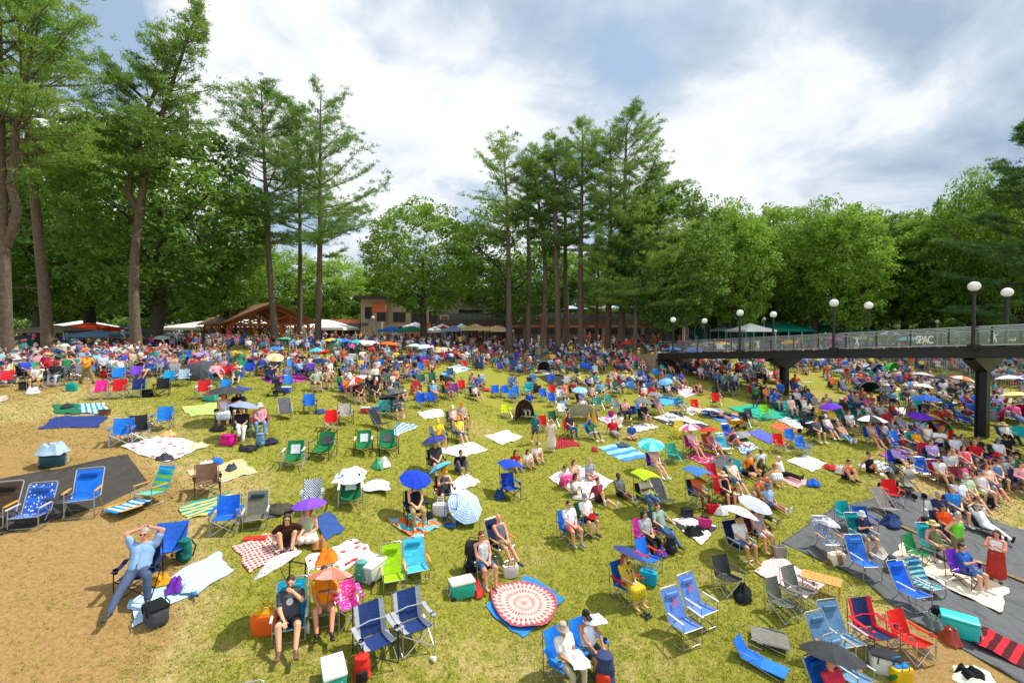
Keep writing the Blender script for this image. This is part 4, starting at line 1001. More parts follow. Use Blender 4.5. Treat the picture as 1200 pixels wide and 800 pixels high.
    d = r.normal(size=(n, 3)); d /= np.linalg.norm(d, axis=1, keepdims=True); d = d * .85 + D_ * .75; d /= np.linalg.norm(d, axis=1, keepdims=True)
    base = C + r.normal(size=(n, 3)) * np.array([.16, .16, .07]); L = (tuft * r.uniform(.6, 1.2, n))[:, None]
    w = np.cross(d, r.normal(size=(n, 3))); w /= np.linalg.norm(w, axis=1, keepdims=True); w *= .034 * tuft / .34
    V = np.stack([base - w, base + w, base + d * L], 1).reshape(-1, 3); F = np.arange(len(V)).reshape(-1, 3)
    return m.mesh('trunk'), raw_mesh('crown', V, F)
TREES = []
def tree(name, meshes, pos, rz, scale, mats, label, short, group, ref=False):
    o = empty(name, pos, rz, scale); obj('trunk', meshes[0], mats[0], o); obj('crown', meshes[1], mats[1], o)
    reg(o, 'tree', label, short, group, ref); return o
def at_tree(px, dist): return at(px, dist, -.05)

# pines by the lawn: trunk foot pixel, distance, top pixel
def pine_at(px, dist, toppx, topy, seed, label, start=.36, spread=4.6, tr=.42, mats=None, **k):
    p = at_tree(px, dist); H = EYE + (391 - topy) / FPX * dist - p.z; lean = ((toppx - px) / FPX * dist, 0)
    ms = make_pine(seed, H, start, spread, tr, lean, **k)
    return tree('pine_tree', ms, p, 0, 1, mats or (BARK, NEEDLE), label, label.split(' with')[0].split(' growing')[0].split(' beside')[0], 'tall pines standing round the lawn', True)
pine_at(4, 31, 12, -190, 1, 'massive grey trunked pine with a second stem, at the rim of the dry earth', .34, 5.4, .35, fork=(8.0, 2.6, .3, 24), dens=.8)
pine_at(56, 36, 20, -70, 2, 'straight pine with a bare grey trunk beside the olive canopy', .46, 3.0, .36, dens=.85)
pine_at(162, 38.5, 236, 12, 3, 'forked pine with two long curving stems and a bent trunk', .52, 3.9, .37, fork=(9.0, 3.4, .4, 26.5), bow=-1.3, dens=1.0)
pine_at(325, 50, 308, 100, 4, 'pine with a slim bare trunk in front of the brown pavilion', .40, 5.6, .36, bow=-.5)
pine_at(352, 58, 350, 128, 5, 'thin dark pine between two thicker pines by the pavilion', .42, 5.0, .30)
pine_at(372, 52, 380, 108, 6, 'tall straight pine past the open end of the pavilion', .34, 6.6, .36, one_side=1)
for i, (px, dd, tx, ty, sd, st, sp, tr, kw, lab) in enumerate((
        (598, 58, 590, 168, 11, .52, 5.2, .42, dict(one_side=-1), 'wide armed pine reaching out over the round oak'),
        (619, 60, 618, 190, 12, .60, 3.2, .36, {}, 'slim pine with a short crown next to the wide armed pine'),
        (634, 60, 622, 178, 13, .64, 3.6, .38, dict(bow=.9), 'crooked pine with a kinked bare trunk and broken top'),
        (653, 58, 650, 158, 14, .46, 3.8, .40, {}, 'pine with a pale straight trunk, crown starting half way up'),
        (664, 62, 662, 170, 15, .5, 3.6, .40, {}, 'pine half hidden behind the pale straight trunk'),
        (681, 58, 681, 140, 16, .44, 4.4, .42, {}, 'tall pine with a pointed crown above the terrace'),
        (700, 66, 700, 280, 17, .30, 2.6, .25, {}, 'small low pine with feathery branches under taller pines'),
        (713, 59, 715, 150, 18, .40, 4.2, .42, {}, 'dark pine crowded against the tallest pine'),
        (727, 57, 735, 132, 19, .42, 5.8, .46, dict(one_side=1, fork=(17, 4.2, 0, 23)), 'tallest pine by the terrace, with upswept arms spread over the lawn side'))):
    pine_at(px, dd, tx, ty, sd, lab, st, sp, tr, **kw)
# low feathery branches over the lawn side of the terrace
pine_at(742, 53, 752, 255, 20, 'short broad pine with drooping light green sprays', .36, 6.0, .26, dens=1.1, droop=.1)
pine_at(1204, 48, 1206, 150, 21, 'dark drooping conifer towering beyond the footbridge lamps', .10, 5.2, .5, mats=(BARK2, NEEDLE2), droop=.12, dens=1.5, stub=0, power=1.1, tuft=.4)

BL = [make_broadleaf(101, 17, 13.5), make_broadleaf(102, 17, 12, .13), make_broadleaf(103, 17, 14.5, .16), make_broadleaf(104, 17, 11.5, .12), make_broadleaf(105, 17, 13, .22, forks=3)]
def broad(px, dist, topy, width_px, v, leafm, label, short, group='broadleaf trees round the lawn', bark=1):
    p = at_tree(px, dist); H = EYE + (391 - topy) / FPX * dist - p.z; W = width_px / FPX * dist
    base_w = (13.5, 12, 14.5, 11.5, 13)[v]
    return tree('broadleaf_tree', BL[v], p, (px * 1.7) % 6.28, (W / base_w, W / base_w, H / 17), (BARK2, LEAF[leafm]), label, short, group)
broad(178, 46, 128, 250, 0, 1, 'huge dark maple with a thick trunk beside the white marquee', 'dark maple')
broad(42, 50, 165, 230, 2, 1, 'dark maple with a double trunk standing over the olive canopy', 'double maple')
broad(105, 62, 150, 190, 1, 0, 'tall maple behind the red canopy and the marquee', 'tall maple')
broad(262, 66, 205, 120, 3, 0, 'green maple with its crown over the white marquee roof', 'maple over the marquee')
broad(497, 58, 240, 138, 4, 0, 'round crowned oak with a dark upright trunk before the taupe building', 'round oak')
broad(592, 66, 242, 150, 2, 1, 'broad dark oak with a thick trunk behind the wide armed pine', 'broad dark oak')
broad(783, 55, 222, 140, 1, 1, 'spreading oak with fanning limbs beside the foot of the bridge', 'spreading oak')
k = 0
for px, dd, ty, wp, v, lf in ((835, 66, 240, 118, 3, 0), (862, 60, 232, 96, 0, 2), (905, 68, 244, 130, 4, 0), (955, 62, 236, 118, 2, 0), (990, 60, 242, 104, 1, 2), (1022, 70, 250, 130, 0, 0), (1062, 64, 240, 120, 3, 1), (1098, 60, 246, 110, 4, 0), (1135, 66, 232, 130, 2, 1), (1150, 56, 196, 104, 0, 0), (1195, 62, 225, 140, 1, 1), (1245, 58, 190, 150, 2, 0), (1290, 64, 180, 150, 3, 1)):
    broad(px, dd, ty, wp, v, lf, 'broadleaf tree in the green belt beyond the footbridge', 'belt tree', 'broadleaf trees of the belt beyond the footbridge')
for px, dd, ty, wp, v, lf in ((812, 84, 268, 130, 2, 0), (880, 86, 262, 130, 1, 1), (935, 88, 258, 140, 3, 0), (1010, 90, 262, 140, 4, 1), (1080, 88, 256, 140, 0, 0), (1150, 86, 250, 150, 2, 1), (1215, 84, 245, 150, 1, 0), (1280, 80, 240, 150, 0, 1),
                              (700, 100, 292, 120, 3, 0), (640, 102, 290, 120, 4, 0), (560, 100, 300, 120, 1, 2), (770, 96, 280, 120, 0, 2)):
    broad(px, dd, ty, wp, v, lf, 'broadleaf tree deep in the woods behind the nearer trunks', 'wood tree', 'broadleaf trees deep in the woods behind')
for px, dd, ty, wp, v, lf in ((395, 100, 300, 100, 0, 2), (432, 108, 318, 90, 3, 2), (470, 106, 310, 100, 1, 0), (345, 96, 296, 110, 2, 2), (300, 98, 290, 110, 4, 0), (240, 92, 290, 110, 1, 2), (190, 96, 285, 130, 3, 1), (130, 90, 275, 130, 2, 0), (70, 92, 270, 130, 0, 1), (0, 88, 240, 150, 1, 0), (-60, 80, 220, 170, 2, 1), (-70, 52, 150, 190, 0, 0)):
    broad(px, dd, ty, wp, v, lf, 'broadleaf tree in the backdrop behind the marquee and pavilion', 'backdrop tree', 'broadleaf trees in the backdrop behind the pavilion')
# far wood beyond everything: one mass
def far_wood():
    r = np.random.default_rng(5); C = []
    for k in range(150):
        a = r.uniform(-.98, .98); d = r.uniform(105, 150); x, y = d * math.tan(a) if abs(a) < .9 else d * 1.3 * np.sign(a), d; h = r.uniform(7, 12.5)
        for _ in range(46): C.append((x + r.normal() * 3, y + r.normal() * 3, float(ground_z(x, y)) + r.uniform(0, 1) ** .7 * h))
    V, F = leaves(np.array(C), r.uniform(.9, 1.6, len(C)), 12, .45, r); o = obj('far_wood', raw_mesh('far_wood', V, F), LEAF[1]); o['kind'] = 'stuff'; o['label'] = 'dark far woodland behind the trees round the lawn'; o['category'] = 'wood'
far_wood()
def understory():
    r = np.random.default_rng(8); C = []
    for px0, px1, d0, d1, n, h in ((-60, 420, 82, 96, 46, 5.0), (800, 1300, 74, 92, 64, 6.5), (640, 800, 92, 104, 16, 8)):
        for k in range(n):
            px, d = r.uniform(px0, px1), r.uniform(d0, d1); x = (px - 600) / FPX * d; hh = r.uniform(.5, 1) * h
            for _ in range(30): C.append((x + r.normal() * 2.2, d + r.normal() * 1.5, float(ground_z(x, d)) + .3 + r.uniform(0, 1) * hh))
    V, F = leaves(np.array(C), r.uniform(.7, 1.2, len(C)), 16, .26, r); o = obj('undergrowth', raw_mesh('undergrowth', V, F), LEAF[1]); o['kind'] = 'stuff'; o['label'] = 'shady undergrowth between the trunks at the edge of the woods'; o['category'] = 'undergrowth'
understory()
def bush(pos, w, h, m, label, seed):
    r = np.random.default_rng(seed); C = r.normal(size=(60, 3)) * np.array([w * .25, w * .25, h * .2]) + np.array([0, 0, h * .5]); C[:, 0:2] *= (1.25 - C[:, 2:3] / h)
    V, F = leaves(C, w * .16, 30, .09, r); o = empty('shrub', pos); obj('crown', raw_mesh('crown', V, F), m, o); t = MB(); t.tube([(0, 0, -.1), (0, 0, h * .5)], .05, 6); obj('trunk', t.mesh('trunk'), BARK2, o); reg(o, 'shrub', label, label, 'shrubs by the building'); return o
bush(at(551, 70), 3.4, 3.4, LEAF[2], 'bright green young tree between the tan canopies and the terrace', 1)
bush(at(456, 72), 3.0, 2.6, LEAF[2], 'pale shrub against the taupe wall beside the blue canopy', 2)

# ------------------------------------------------------------------ footbridge
BA, BT = Vector((24.4, 24.0, 0)), Vector((-3.0, 6.15, 0)); BW = Vector((3.4, 1.66, 0)); ALONG = BT.normalized(); ACROSS = BW.normalized(); BWID = BW.length
BANG = math.atan2(ALONG.y, ALONG.x)
def deck_z(t): return EYE - .74 - .36 * t
def bp(t, w, dz=0.0):
    """t bays along, w metres across from the edge that faces the lawn"""
    p = BA + BT * t + ACROSS * w; return Vector((p.x, p.y, deck_z(t) + dz))
T0, T1 = -2.6, 3.36
def beam(m, t0, t1, w0, w1, z0, z1, k=0):
    vs = [bp(t0, w0, z0), bp(t1, w0, z0), bp(t1, w1, z0), bp(t0, w1, z0), bp(t0, w0, z1), bp(t1, w0, z1), bp(t1, w1, z1), bp(t0, w1, z1)]
    m.add(vs, [(0, 1, 2, 3), (7, 6, 5, 4), (4, 5, 1, 0), (5, 6, 2, 1), (6, 7, 3, 2), (7, 4, 0, 3)], k); return m
def make_bridge():
    steel = mat('paint', '#1a191b'); pale = mat('metal', '#b9bcc0'); root = empty('footbridge', bp(0, BWID / 2) * 1.0); o0 = root.location.copy()
    def put(n, m, mt, smooth=False, parent=root):
        m.v = [tuple(Vector(v) - o0) for v in m.v]; return obj(n, m.mesh(n, smooth), mt, parent)
    m = MB(); beam(m, T0, T1, .12, BWID - .12, -.16, -.02); put('deck', m, mat('concrete', '#9a958c'))
    for w in (0.0, BWID - .10): 
        m = MB(); beam(m, T0, T1, w, w + .10, -.50, -.03); beam(m, T0, T1, w - .06 if w == 0 else w - .06, w + .16, -.545, -.503); beam(m, T0, T1, w - .05, w + .15, -.026, .01); put('girder', m, steel)
    m = MB()
    n = 26
    for i in range(n): t = T0 + (T1 - T0) * i / (n - 1); beam(m, t, t + .025, .11, BWID - .11, -.42, -.18)
    put('cross_beam', m, steel)
    for w, q in ((.05, 1), (BWID - .05, -1)):
        m = MB(); 
        for dz, h in ((1.07, .05), (.90, .035), (.10, .05)): beam(m, T0, T1, w - .03, w + .03, dz, dz + h)
        put('handrail', m, pale)
        m = MB(); i = 0; t = T0
        while t < T1: beam(m, t, t + .012, w - .022, w + .022, .015, 1.065); t += .25
        put('railing_posts', m, mat('paint', '#35363a')).name = 'baluster'
        gm = bpy.data.materials.get('rail_glass')
        if gm is None:
            gm = bpy.data.materials.new('rail_glass'); gm.use_nodes = True; g = NT(gm.node_tree)
            tr = g.n('ShaderNodeBsdfTransparent', {'Color': (.95, .98, .97, 1)}); gl = g.n('ShaderNodeBsdfGlossy', {'Color': (1, 1, 1, 1), 'Roughness': .04}); df = g.n('ShaderNodeBsdfDiffuse', {'Color': (.72, .8, .8, 1)})
            fr = g.n('ShaderNodeFresnel', {'IOR': 1.4}); a = g.n('ShaderNodeMixShader', {0: .05, 1: tr.outputs[0], 2: df.outputs[0]}); g.n('ShaderNodeOutputMaterial', {0: g.n('ShaderNodeMixShader', {0: fr.outputs[0], 1: a.outputs[0], 2: gl.outputs[0]}).outputs[0]})
        m = MB(); t = T0
        while t + .25 < T1: beam(m, t + .016, t + .246, w - .005, w + .005, .16, .895); t += .25
        put('glass_panel', m, gm)
        # lettering fixed to the panes
        white = mat('paint', '#eef0ee')
        for k in range(-4, 13):
            t = k * .5 + .31 - (.25 if q < 0 else 0)
            if t < T0 + .3 or t > T1 - .3 or (q < 0 and k % 5) or (q > 0 and k % 3 == 2): continue
            if (k + (q < 0)) % 2 == 0:
                cu = bpy.data.curves.new('t', 'FONT'); cu.body = 'SPAC'; cu.size = .62; cu.extrude = .004; cu.align_x = 'CENTER'; cu.space_character = .82; cu.offset = .008
                to = bpy.data.objects.new('t', cu); _tmp.collection.objects.link(to); dg = tmp_dg(); me = bpy.data.meshes.new_from_object(to.evaluated_get(dg)); bpy.data.objects.remove(to)
                me.materials.clear(); me.materials.append(None)
                for v in me.vertices: v.co.x *= .62
                P = bp(t, w - q * .012, .30) - o0; ax = -ALONG if q > 0 else ALONG
                if q < 0: ax = ALONG
                mt = Matrix((( (ax.x), 0, -ACROSS.x * q, P.x), (ax.y, 0, -ACROSS.y * q, P.y), (0, 1, 0, P.z), (0, 0, 0, 1)))
                obj('glass_lettering', me, white, root, mtx=mt)
            else:   # leaping dancer mark
                m = MB(); C = bp(t, w - q * .012, .16); ax = ALONG
                P = lambda a, b: C + ax * a + Vector((0, 0, b))
                for pts, rr in (([P(0, .32), P(.02, .5)], [.035, .05]), ([P(0, .33), P(-.08, .18), P(-.06, .02)], [.035, .03, .014]), ([P(.01, .33), P(.10, .22), P(.02, .12)], [.035, .03, .014]), ([P(.02, .49), P(.16, .58), P(.28, .66)], [.025, .02, .01]), ([P(.02, .49), P(-.10, .52), P(-.18, .66)], [.025, .02, .01])): m.tube(pts, rr, 6)
                m.ball(P(.03, .60), .045, 8); put('dancer_emblem', m, white, True)
    # columns with V heads
    for t in (.04, 1.68, -1.9):
        c = bp(t, BWID / 2); g0 = gz(c.x, c.y); top = deck_z(t) - .55; m = MB()
        rot = Matrix.Rotation(BANG, 3, 'Z')
        m.box((c.x, c.y, (g0 - .5 + top - .75) / 2), (.50, .05, top - .75 - g0 + .5), rot=rot)
        for q in (1, -1): p = rot @ Vector((q * .22, 0, 0)); m.box((c.x + p.x, c.y + p.y, (g0 - .5 + top - .75) / 2), (.055, .46, top - .75 - g0 + .5), rot=rot)
        put('column', m, steel)
        m = MB(); A = ACROSS
        for q in (1, -1):
            d = ALONG * (q * .24)
            vs = [Vector((c.x, c.y, 0)) + d * k + A * w + Vector((0, 0, z)) for k in (.8, 1.15) for w, z in ((-.28, top - .76), (.28, top - .76), (BWID / 2 - .2, top - .12), (BWID / 2 - .2, top), (-BWID / 2 + .2, top), (-BWID / 2 + .2, top - .12))]
            m.add(vs, [(0, 1, 2, 3, 4, 5), (11, 10, 9, 8, 7, 6)] + [(i, i + 6, (i + 1) % 6 + 6, (i + 1) % 6) for i in range(6)])
        vs = [Vector((c.x, c.y, 0)) + ALONG * k + A * w + Vector((0, 0, z)) for k in (-.27, .27) for w, z in ((-.28, top - .79), (.28, top - .79), (BWID / 2 - .18, top - .145), (BWID / 2 - .18, top - .122), (.28, top - .765), (-.28, top - .765), (-BWID / 2 + .18, top - .122), (-BWID / 2 + .18, top - .145))]
        m.add(vs, [(0, 8, 9, 1), (1, 9, 10, 2), (2, 10, 11, 3), (3, 11, 12, 4), (4, 12, 13, 5), (5, 13, 14, 6), (6, 14, 15, 7), (7, 15, 8, 0)])
        put('column_head', m, steel)
    # abutment where the deck meets the bank
    m = MB(); beam(m, T1 + .003, T1 + .5, -.3, BWID + .3, -2.6, -.06); put('abutment', m, mat('concrete', '#a08a6c'))
    reg(root, 'footbridge', 'dark steel footbridge with lettered glass railings crossing above the crowd', 'footbridge', None); return root
make_bridge()
def street_lamp(t, w, H=2.75, label=''):
    p = bp(t, w, .0); o = empty('lamp_post', p); z = 0
    m = MB(); m.box((0, 0, .02), (.34, .34, .30)); m.lathe([(.085, .15), (.075, H)], 10); m.lathe([(.11, H), (.13, H + .06), (.1, H + .1)], 12); obj('post', m.mesh('post'), mat('paint', '#1b1b1d'), o)
    g = MB(); g.ball((0, 0, H + .36), (.265, .265, .25), 22); obj('globe', g.mesh('globe'), mat('paint', '#f3f1ec'), o)
    reg(o, 'lamp post', label, 'globe lamp', 'white globe lamps along the footbridge', False)
for i, t in enumerate((0, 1, 2.02, 3.05)):
    nth = ('first of four', 'second of four', 'third of four', 'last by the bank')[i]
    street_lamp(t + .0, -.17, 2.75 if i else 2.85, 'white globe lamp on the lawn edge of the footbridge, ' + nth)
    street_lamp(t, BWID + .17, 2.7, 'white globe lamp on the woods side of the footbridge, ' + nth)
def ground_lamp(px, d, topy, gcol, label):
    p = at(px, d); H = EYE + (391 - topy) / FPX * d - p.z; o = empty('lamp_post', p)
    m = MB(); m.tube([(0, 0, -.1), (0, 0, H - .4)], .07, 8); obj('post', m.mesh('post'), mat('paint', '#8d8f90'), o); g = MB(); g.ball((0, 0, H - .2), .24 * d / 60, 14); obj('globe', g.mesh('globe'), mat('paint', gcol), o); reg(o, 'lamp post', label, 'grey lamp post', 'globe lamps standing on the ground')
for a in ((437, 66, 371, '#efe6cf', 'cream globe lamp on a pale post before the taupe building'), (493, 66, 370, '#efe6cf', 'cream globe lamp beside the round oak trunk'), (895, 62, 372, '#f3f1ec', 'small globe lamp above the green marquees'), (1009, 60, 375, '#f3f1ec', 'small globe lamp in the dark trees over the blue umbrella'), (1098, 58, 375, '#f3f1ec', 'small globe lamp in the dark trees beyond the bridge lettering'), (1124, 64, 372, '#e0c58e', 'small amber globe lamp in the dark trees'), (800, 64, 373, '#f3f1ec', 'small globe lamp beside the spreading oak')): ground_lamp(*a)

# ------------------------------------------------------------------ buildings and tents at the back
def world_box(m, px0, px1, d0, d1, y0, y1, k=0):
    """a box whose lawn face spans pixels px0..px1, y0 (top)..y1 at distance d0; sizes are real, set from the tape above"""
    x0, x1 = (px0 - 600) / FPX * d0, (px1 - 600) / FPX * d0; z1, z0 = EYE + (391 - y0) / FPX * d0, EYE + (391 - y1) / FPX * d0
    m.box(((x0 + x1) / 2, (d0 + d1) / 2, (z0 + z1) / 2), (x1 - x0, d1 - d0, z1 - z0), k); return m
def put_on(root, n, m, mt, smooth=False): 
    o0 = root.location; m.v = [tuple(Vector(v) - o0) for v in m.v]; return obj(n, m.mesh(n, smooth), mt, root)
taupe = mat('paint', '#b09c88'); taupe2 = mat('concrete', '#a09488'); rust = mat('paint', '#c46a44'); glassd = mat('plastic', '#1c2226'); darkt = mat('paint', '#3a302b')
def building():
    root = empty('hall_building', at(560, 76)); G = 404
    m = MB(); world_box(m, 423, 452, 76, 92, 351, G); world_box(m, 453, 510, 77.5, 92, 350, G); world_box(m, 511, 640, 79, 96, 345, G); put_on(root, 'wall', m, taupe)
    m = MB(); world_box(m, 436, 452, 75.85, 76.4, 355, 366); world_box(m, 476, 505, 77.2, 77.6, 378, G); world_box(m, 524, 545, 78.8, 79.1, 334, 346); put_on(root, 'wall_panel', m, rust)
    m = MB(); world_box(m, 417, 454, 75.0, 93, 347, 350.5); world_box(m, 452, 511, 76.8, 93, 346.5, 349.8); world_box(m, 508, 645, 77.6, 97, 337, 345); put_on(root, 'roof', m, darkt)
    for x0, x1, d, y0, y1 in ((428, 436, 76, 360, 373), (442, 445, 76, 366, 376), (446, 452, 76, 366, 376), (461, 475, 77.5, 366, 377), (482, 495, 77.5, 361, 377), (503, 521, 77.5, 365, 379), (538, 566, 79, 363, 371), (570, 592, 79, 363, 371), (596, 636, 79, 361, 373), (466, 486, 77.5, 383, 389), (503, 515, 77.5, 382, 389)):
        m = MB(); world_box(m, x0, x1, d - .06, d + .2, y0, y1); w = put_on(root, 'window', m, glassd)
        m = MB(); n = max(int((x1 - x0) / 5), 1)
        for i in range(n + 1): q = x0 + (x1 - x0) * i / n; world_box(m, q - .25, q + .25, d - .12, d - .063, y0, y1)
        world_box(m, x0 - .3, x1 + .3, d - .13, d - .065, y1, y1 + .6); put_on(root, 'window_frame', m, mat('paint', '#33302e')).parent = w
    m = MB(); world_box(m, 423, 447, 74.5, 75.7, 377, G); put_on(root, 'entrance_block', m, taupe2)
    m = MB(); world_box(m, 424, 431, 74.4, 74.48, 379, 381.5); put_on(root, 'sign_plate', m, mat('paint', '#3d4a58'))
    reg(root, 'building', 'taupe two storey hall with rust panels and dark windows behind the canopies', 'taupe hall', None)
    # concession terrace: long low block with an orange band, counters and a railed roof deck
    root = empty('terrace_building', at(660, 72)); m = MB(); world_box(m, 516, 800, 72, 84, 384.0, 404); put_on(root, 'wall', m, mat('paint', '#7d6857'))
    m = MB(); world_box(m, 512, 803, 70.4, 85, 374.5, 380.5); put_on(root, 'roof_deck', m, mat('paint', '#63554a'))
    m = MB(); world_box(m, 516, 800, 71.7, 72.1, 380.7, 384.2); put_on(root, 'sign_band', m, mat('paint', '#d8702f'))
    for k, px in enumerate(range(524, 795, 23)):
        m = MB(); world_box(m, px + 3, px + 19, 71.8, 72.05, 385, 391.5); put_on(root, 'counter_opening', m, glassd)
        m = MB(); world_box(m, px - 2.6, px + 1.4, 71.2, 72.02, 384.5, 404); put_on(root, 'pier', m, taupe2)
        m = MB()
        for j in range(5): world_box(m, px + 5 + j * 2.2, px + 6.6 + j * 2.2, 71.6, 71.72, 381.7, 383.0)
        put_on(root, 'fascia_lettering', m, mat('paint', '#e8e0d4'))
    m = MB()
    for z in (367.2, 370.5): world_box(m, 513, 802, 70.6, 70.7, z, z + .5)
    for px in range(514, 803, 6): world_box(m, px, px + .45, 70.58, 70.72, 367.4, 374.6)
    put_on(root, 'railing', m, mat('metal', '#8d9296'))
    m = MB(); world_box(m, 514, 802, 70.75, 70.8, 368, 374.4); put_on(root, 'rail_mesh', m, mat('paint', '#7b8084'))
    reg(root, 'building', 'long low concession terrace with an orange sign band and railed roof', 'concession terrace', None)
    for px, lab in ((520, 'white banner with orange and red circles hung at the terrace corner'), (632, 'white banner with a red emblem hung on the terrace rail behind pines')):
        o = empty('banner', at(px, 70.3)); m = MB(); world_box(m, px - 4, px + 6, 70.4, 70.46, 369.5, 375.5); put_on(o, 'cloth', m, mat('paint', '#e9e4dc')); m = MB()
        for q, c in ((-1, 0), (3, 0)): p = at(px + q, 70.38); m.lathe([(.30, 0), (.30, .03)], 14, (p.x, 70.36, EYE + (391 - 372.5) / FPX * 70.4), rot=Matrix.Rotation(R(90), 3, 'X'))
        put_on(o, 'printed_circle', m, mat('paint', '#c0532e')); reg(o, 'banner', lab, 'white banner', 'banners on the terrace rail')
    for k, px in enumerate((669, 693, 707, 719, 731, 743, 756, 770, 790)):
        p = at(px, 75); z = EYE + (391 - 374.5) / FPX * 75
        o = umbrella((p.x, 75, z + 1.75), 'sky', 'white', 1.35, kind='pole', spin=k); reg(o, 'umbrella', 'pale blue table umbrella on the terrace roof', 'terrace umbrella', 'table umbrellas on the terrace roof', False)
building()
def low_wall(px0, px1, d, y0, col, name, cat, lab):
    o = empty(name, at((px0 + px1) / 2, d)); m = MB(); world_box(m, px0, px1, d, d + 6, y0, 404); put_on(o, 'wall', m, mat('concrete', col)); m = MB(); world_box(m, px0 - 1, px1 + 1, d - .4, d + 6.4, y0 - 4.5, y0 - .05); put_on(o, 'roof', m, rust)
    m = MB(); 
    for k in range(3): a = px0 + (px1 - px0) * (k + .3) / 3; world_box(m, a, a + (px1 - px0) * .1, d - .06, d + .1, y0 + 3, 404)
    put_on(o, 'door', m, glassd); reg(o, cat, lab, lab.split(' with')[0], None)
low_wall(376, 421, 80, 379, '#8c8880', 'service_block', 'building', 'low grey service block with a rust fascia between pavilion and hall')
def pavilion():
    d = 62; root = empty('pavilion', at(311, d)); wood = mat('wood', '#b8652e'); roofm = mat('wood', '#94694e')
    X = lambda px: (px - 600) / FPX * d; Zp = lambda y: EYE + (391 - y) / FPX * d
    xl, xr, xm = X(276), X(370), X(326); zt, ze = Zp(354.5), Zp(375); y0, y1 = d - 1.0, d + 11; sk = -10.0     # the ridge runs back and away to the west
    g = gz((xl + xr) / 2, d) ; th = .25
    for xe, q in ((xl - .9, -1), (xr + .9, 1)):
        m = MB(); m.add([(xe, y0, ze - .3), (xm, y0, zt), (xm + sk * 1.2, y1, zt), (xe + sk * 1.2, y1, ze - .3), (xe, y0, ze - .3 - th), (xm, y0, zt - th), (xm + sk * 1.2, y1, zt - th), (xe + sk * 1.2, y1, ze - .3 - th)],
            [(0, 1, 2, 3), (7, 6, 5, 4), (0, 4, 5, 1), (1, 5, 6, 2), (2, 6, 7, 3), (3, 7, 4, 0)]); put_on(root, 'roof', m, roofm)
    for yy in (d, d + 3.3, d + 6.6, d + 10):
        s = sk * 1.2 * (yy - y0) / (y1 - y0); m = MB(); bm_ = lambda a, b, r=.12: m.tube([a, b], r, 4)
        bm_((xl + s, yy, ze - .6), (xr + s, yy, ze - .6), .18); bm_((xl + s, yy, ze - .5), (xm + s, yy, zt - .5), .16); bm_((xr + s, yy, ze - .5), (xm + s, yy, zt - .5), .16); bm_((xm + s, yy, ze - .6), (xm + s, yy, zt - .5), .13)
        for q in (1, -1):
            w = (xr - xl) / 2; bm_((xm + s + q * w * .5, yy, ze - .6), (xm + s + q * w * .5, yy, (ze + zt) / 2 - .5)); bm_((xm + s + q * w * .5, yy, (ze + zt) / 2 - .5), (xm + s, yy, ze - .3)); bm_((xm + s + q * w * .5, yy, (ze + zt) / 2 - .6), (xm + s + q * w * .98, yy, ze - .6))
        put_on(root, 'truss', m, wood)
        for x in (xl, xl + (xr - xl) / 3, xr - (xr - xl) / 3, xr):
            m = MB(); m.box((x + s, yy, (g + ze - .7) / 2), (.32, .32, ze - .7 - g)); 
            for q in (1, -1): m.tube([(x + s, yy, ze - 1.6), (x + s + q * .8, yy, ze - .75)], .09, 4)
            put_on(root, 'post', m, wood)
    reg(root, 'pavilion', 'open timber pavilion with a brown gable roof and exposed trusses', 'timber pavilion', None)
pavilion()
def marquee(px0, px1, d, ytop, yeave, depth, name, lab, col='white', legs=6, short='white marquee'):
    X = lambda px: (px - 600) / FPX * d; Zp = lambda y: EYE + (391 - y) / FPX * d; x0, x1 = X(px0), X(px1); zt, ze = Zp(ytop), Zp(yeave); root = empty(name, at((px0 + px1) / 2, d)); h = min(depth / 2, (x1 - x0) / 2) * .8; ym = d + depth / 2
    m = MB(); n = max(legs, 2); top = []
    m.add([(x0, d, ze), (x1, d, ze), (x1, d + depth, ze), (x0, d + depth, ze), (x0 + h, ym, zt), (x1 - h, ym, zt)], [(0, 1, 5, 4), (2, 3, 4, 5), (3, 0, 4), (1, 2, 5)])
    m.add([(x0, d - .01, ze), (x1, d - .01, ze), (x1, d - .01, ze - .4), (x0, d - .01, ze - .4)], [(3, 2, 1, 0)]); m.add([(x0 - .01, d, ze), (x0 - .01, d + depth, ze), (x0 - .01, d + depth, ze - .4), (x0 - .01, d, ze - .4)], [(0, 1, 2, 3)]); m.add([(x1 + .01, d, ze), (x1 + .01, d + depth, ze), (x1 + .01, d + depth, ze - .4), (x1 + .01, d, ze - .4)], [(3, 2, 1, 0)])
    r = put_on(root, 'roof', m, cloth(col))
    for i in range(n):
        for yy in (d + .1, d + depth - .1):
            x = x0 + .1 + (x1 - x0 - .2) * i / (n - 1); m = MB(); m.tube([(x, yy, gz(x, yy) - .1), (x, yy, ze)], .06, 6); put_on(root, 'pole', m, mat('metal', 'silver'))
    reg(root, 'marquee', lab, short, 'marquees round the edge of the ground'); return root
marquee(184, 402, 72, 373.5, 384, 12, 'marquee', 'long white marquee reaching behind the timber pavilion', legs=12)
marquee(35, 92, 70, 375, 385, 10, 'marquee', 'white marquee half hidden behind the olive canopy and pine trunks', legs=5, short='hidden white marquee')
marquee(879, 915, 66, 378, 384, 6, 'marquee', 'small green marquee next to the white canopy', 'teal', 3, 'small green marquee')
marquee(908, 957, 62, 376, 385.5, 9, 'marquee', 'large green marquee with dappled light on its roof', '#14806c', 4, 'large green marquee')
marquee(960, 1030, 64, 378, 386.5, 9, 'marquee', 'green marquee behind the second pair of bridge lamps', '#0f6a58', 5, 'green marquee')
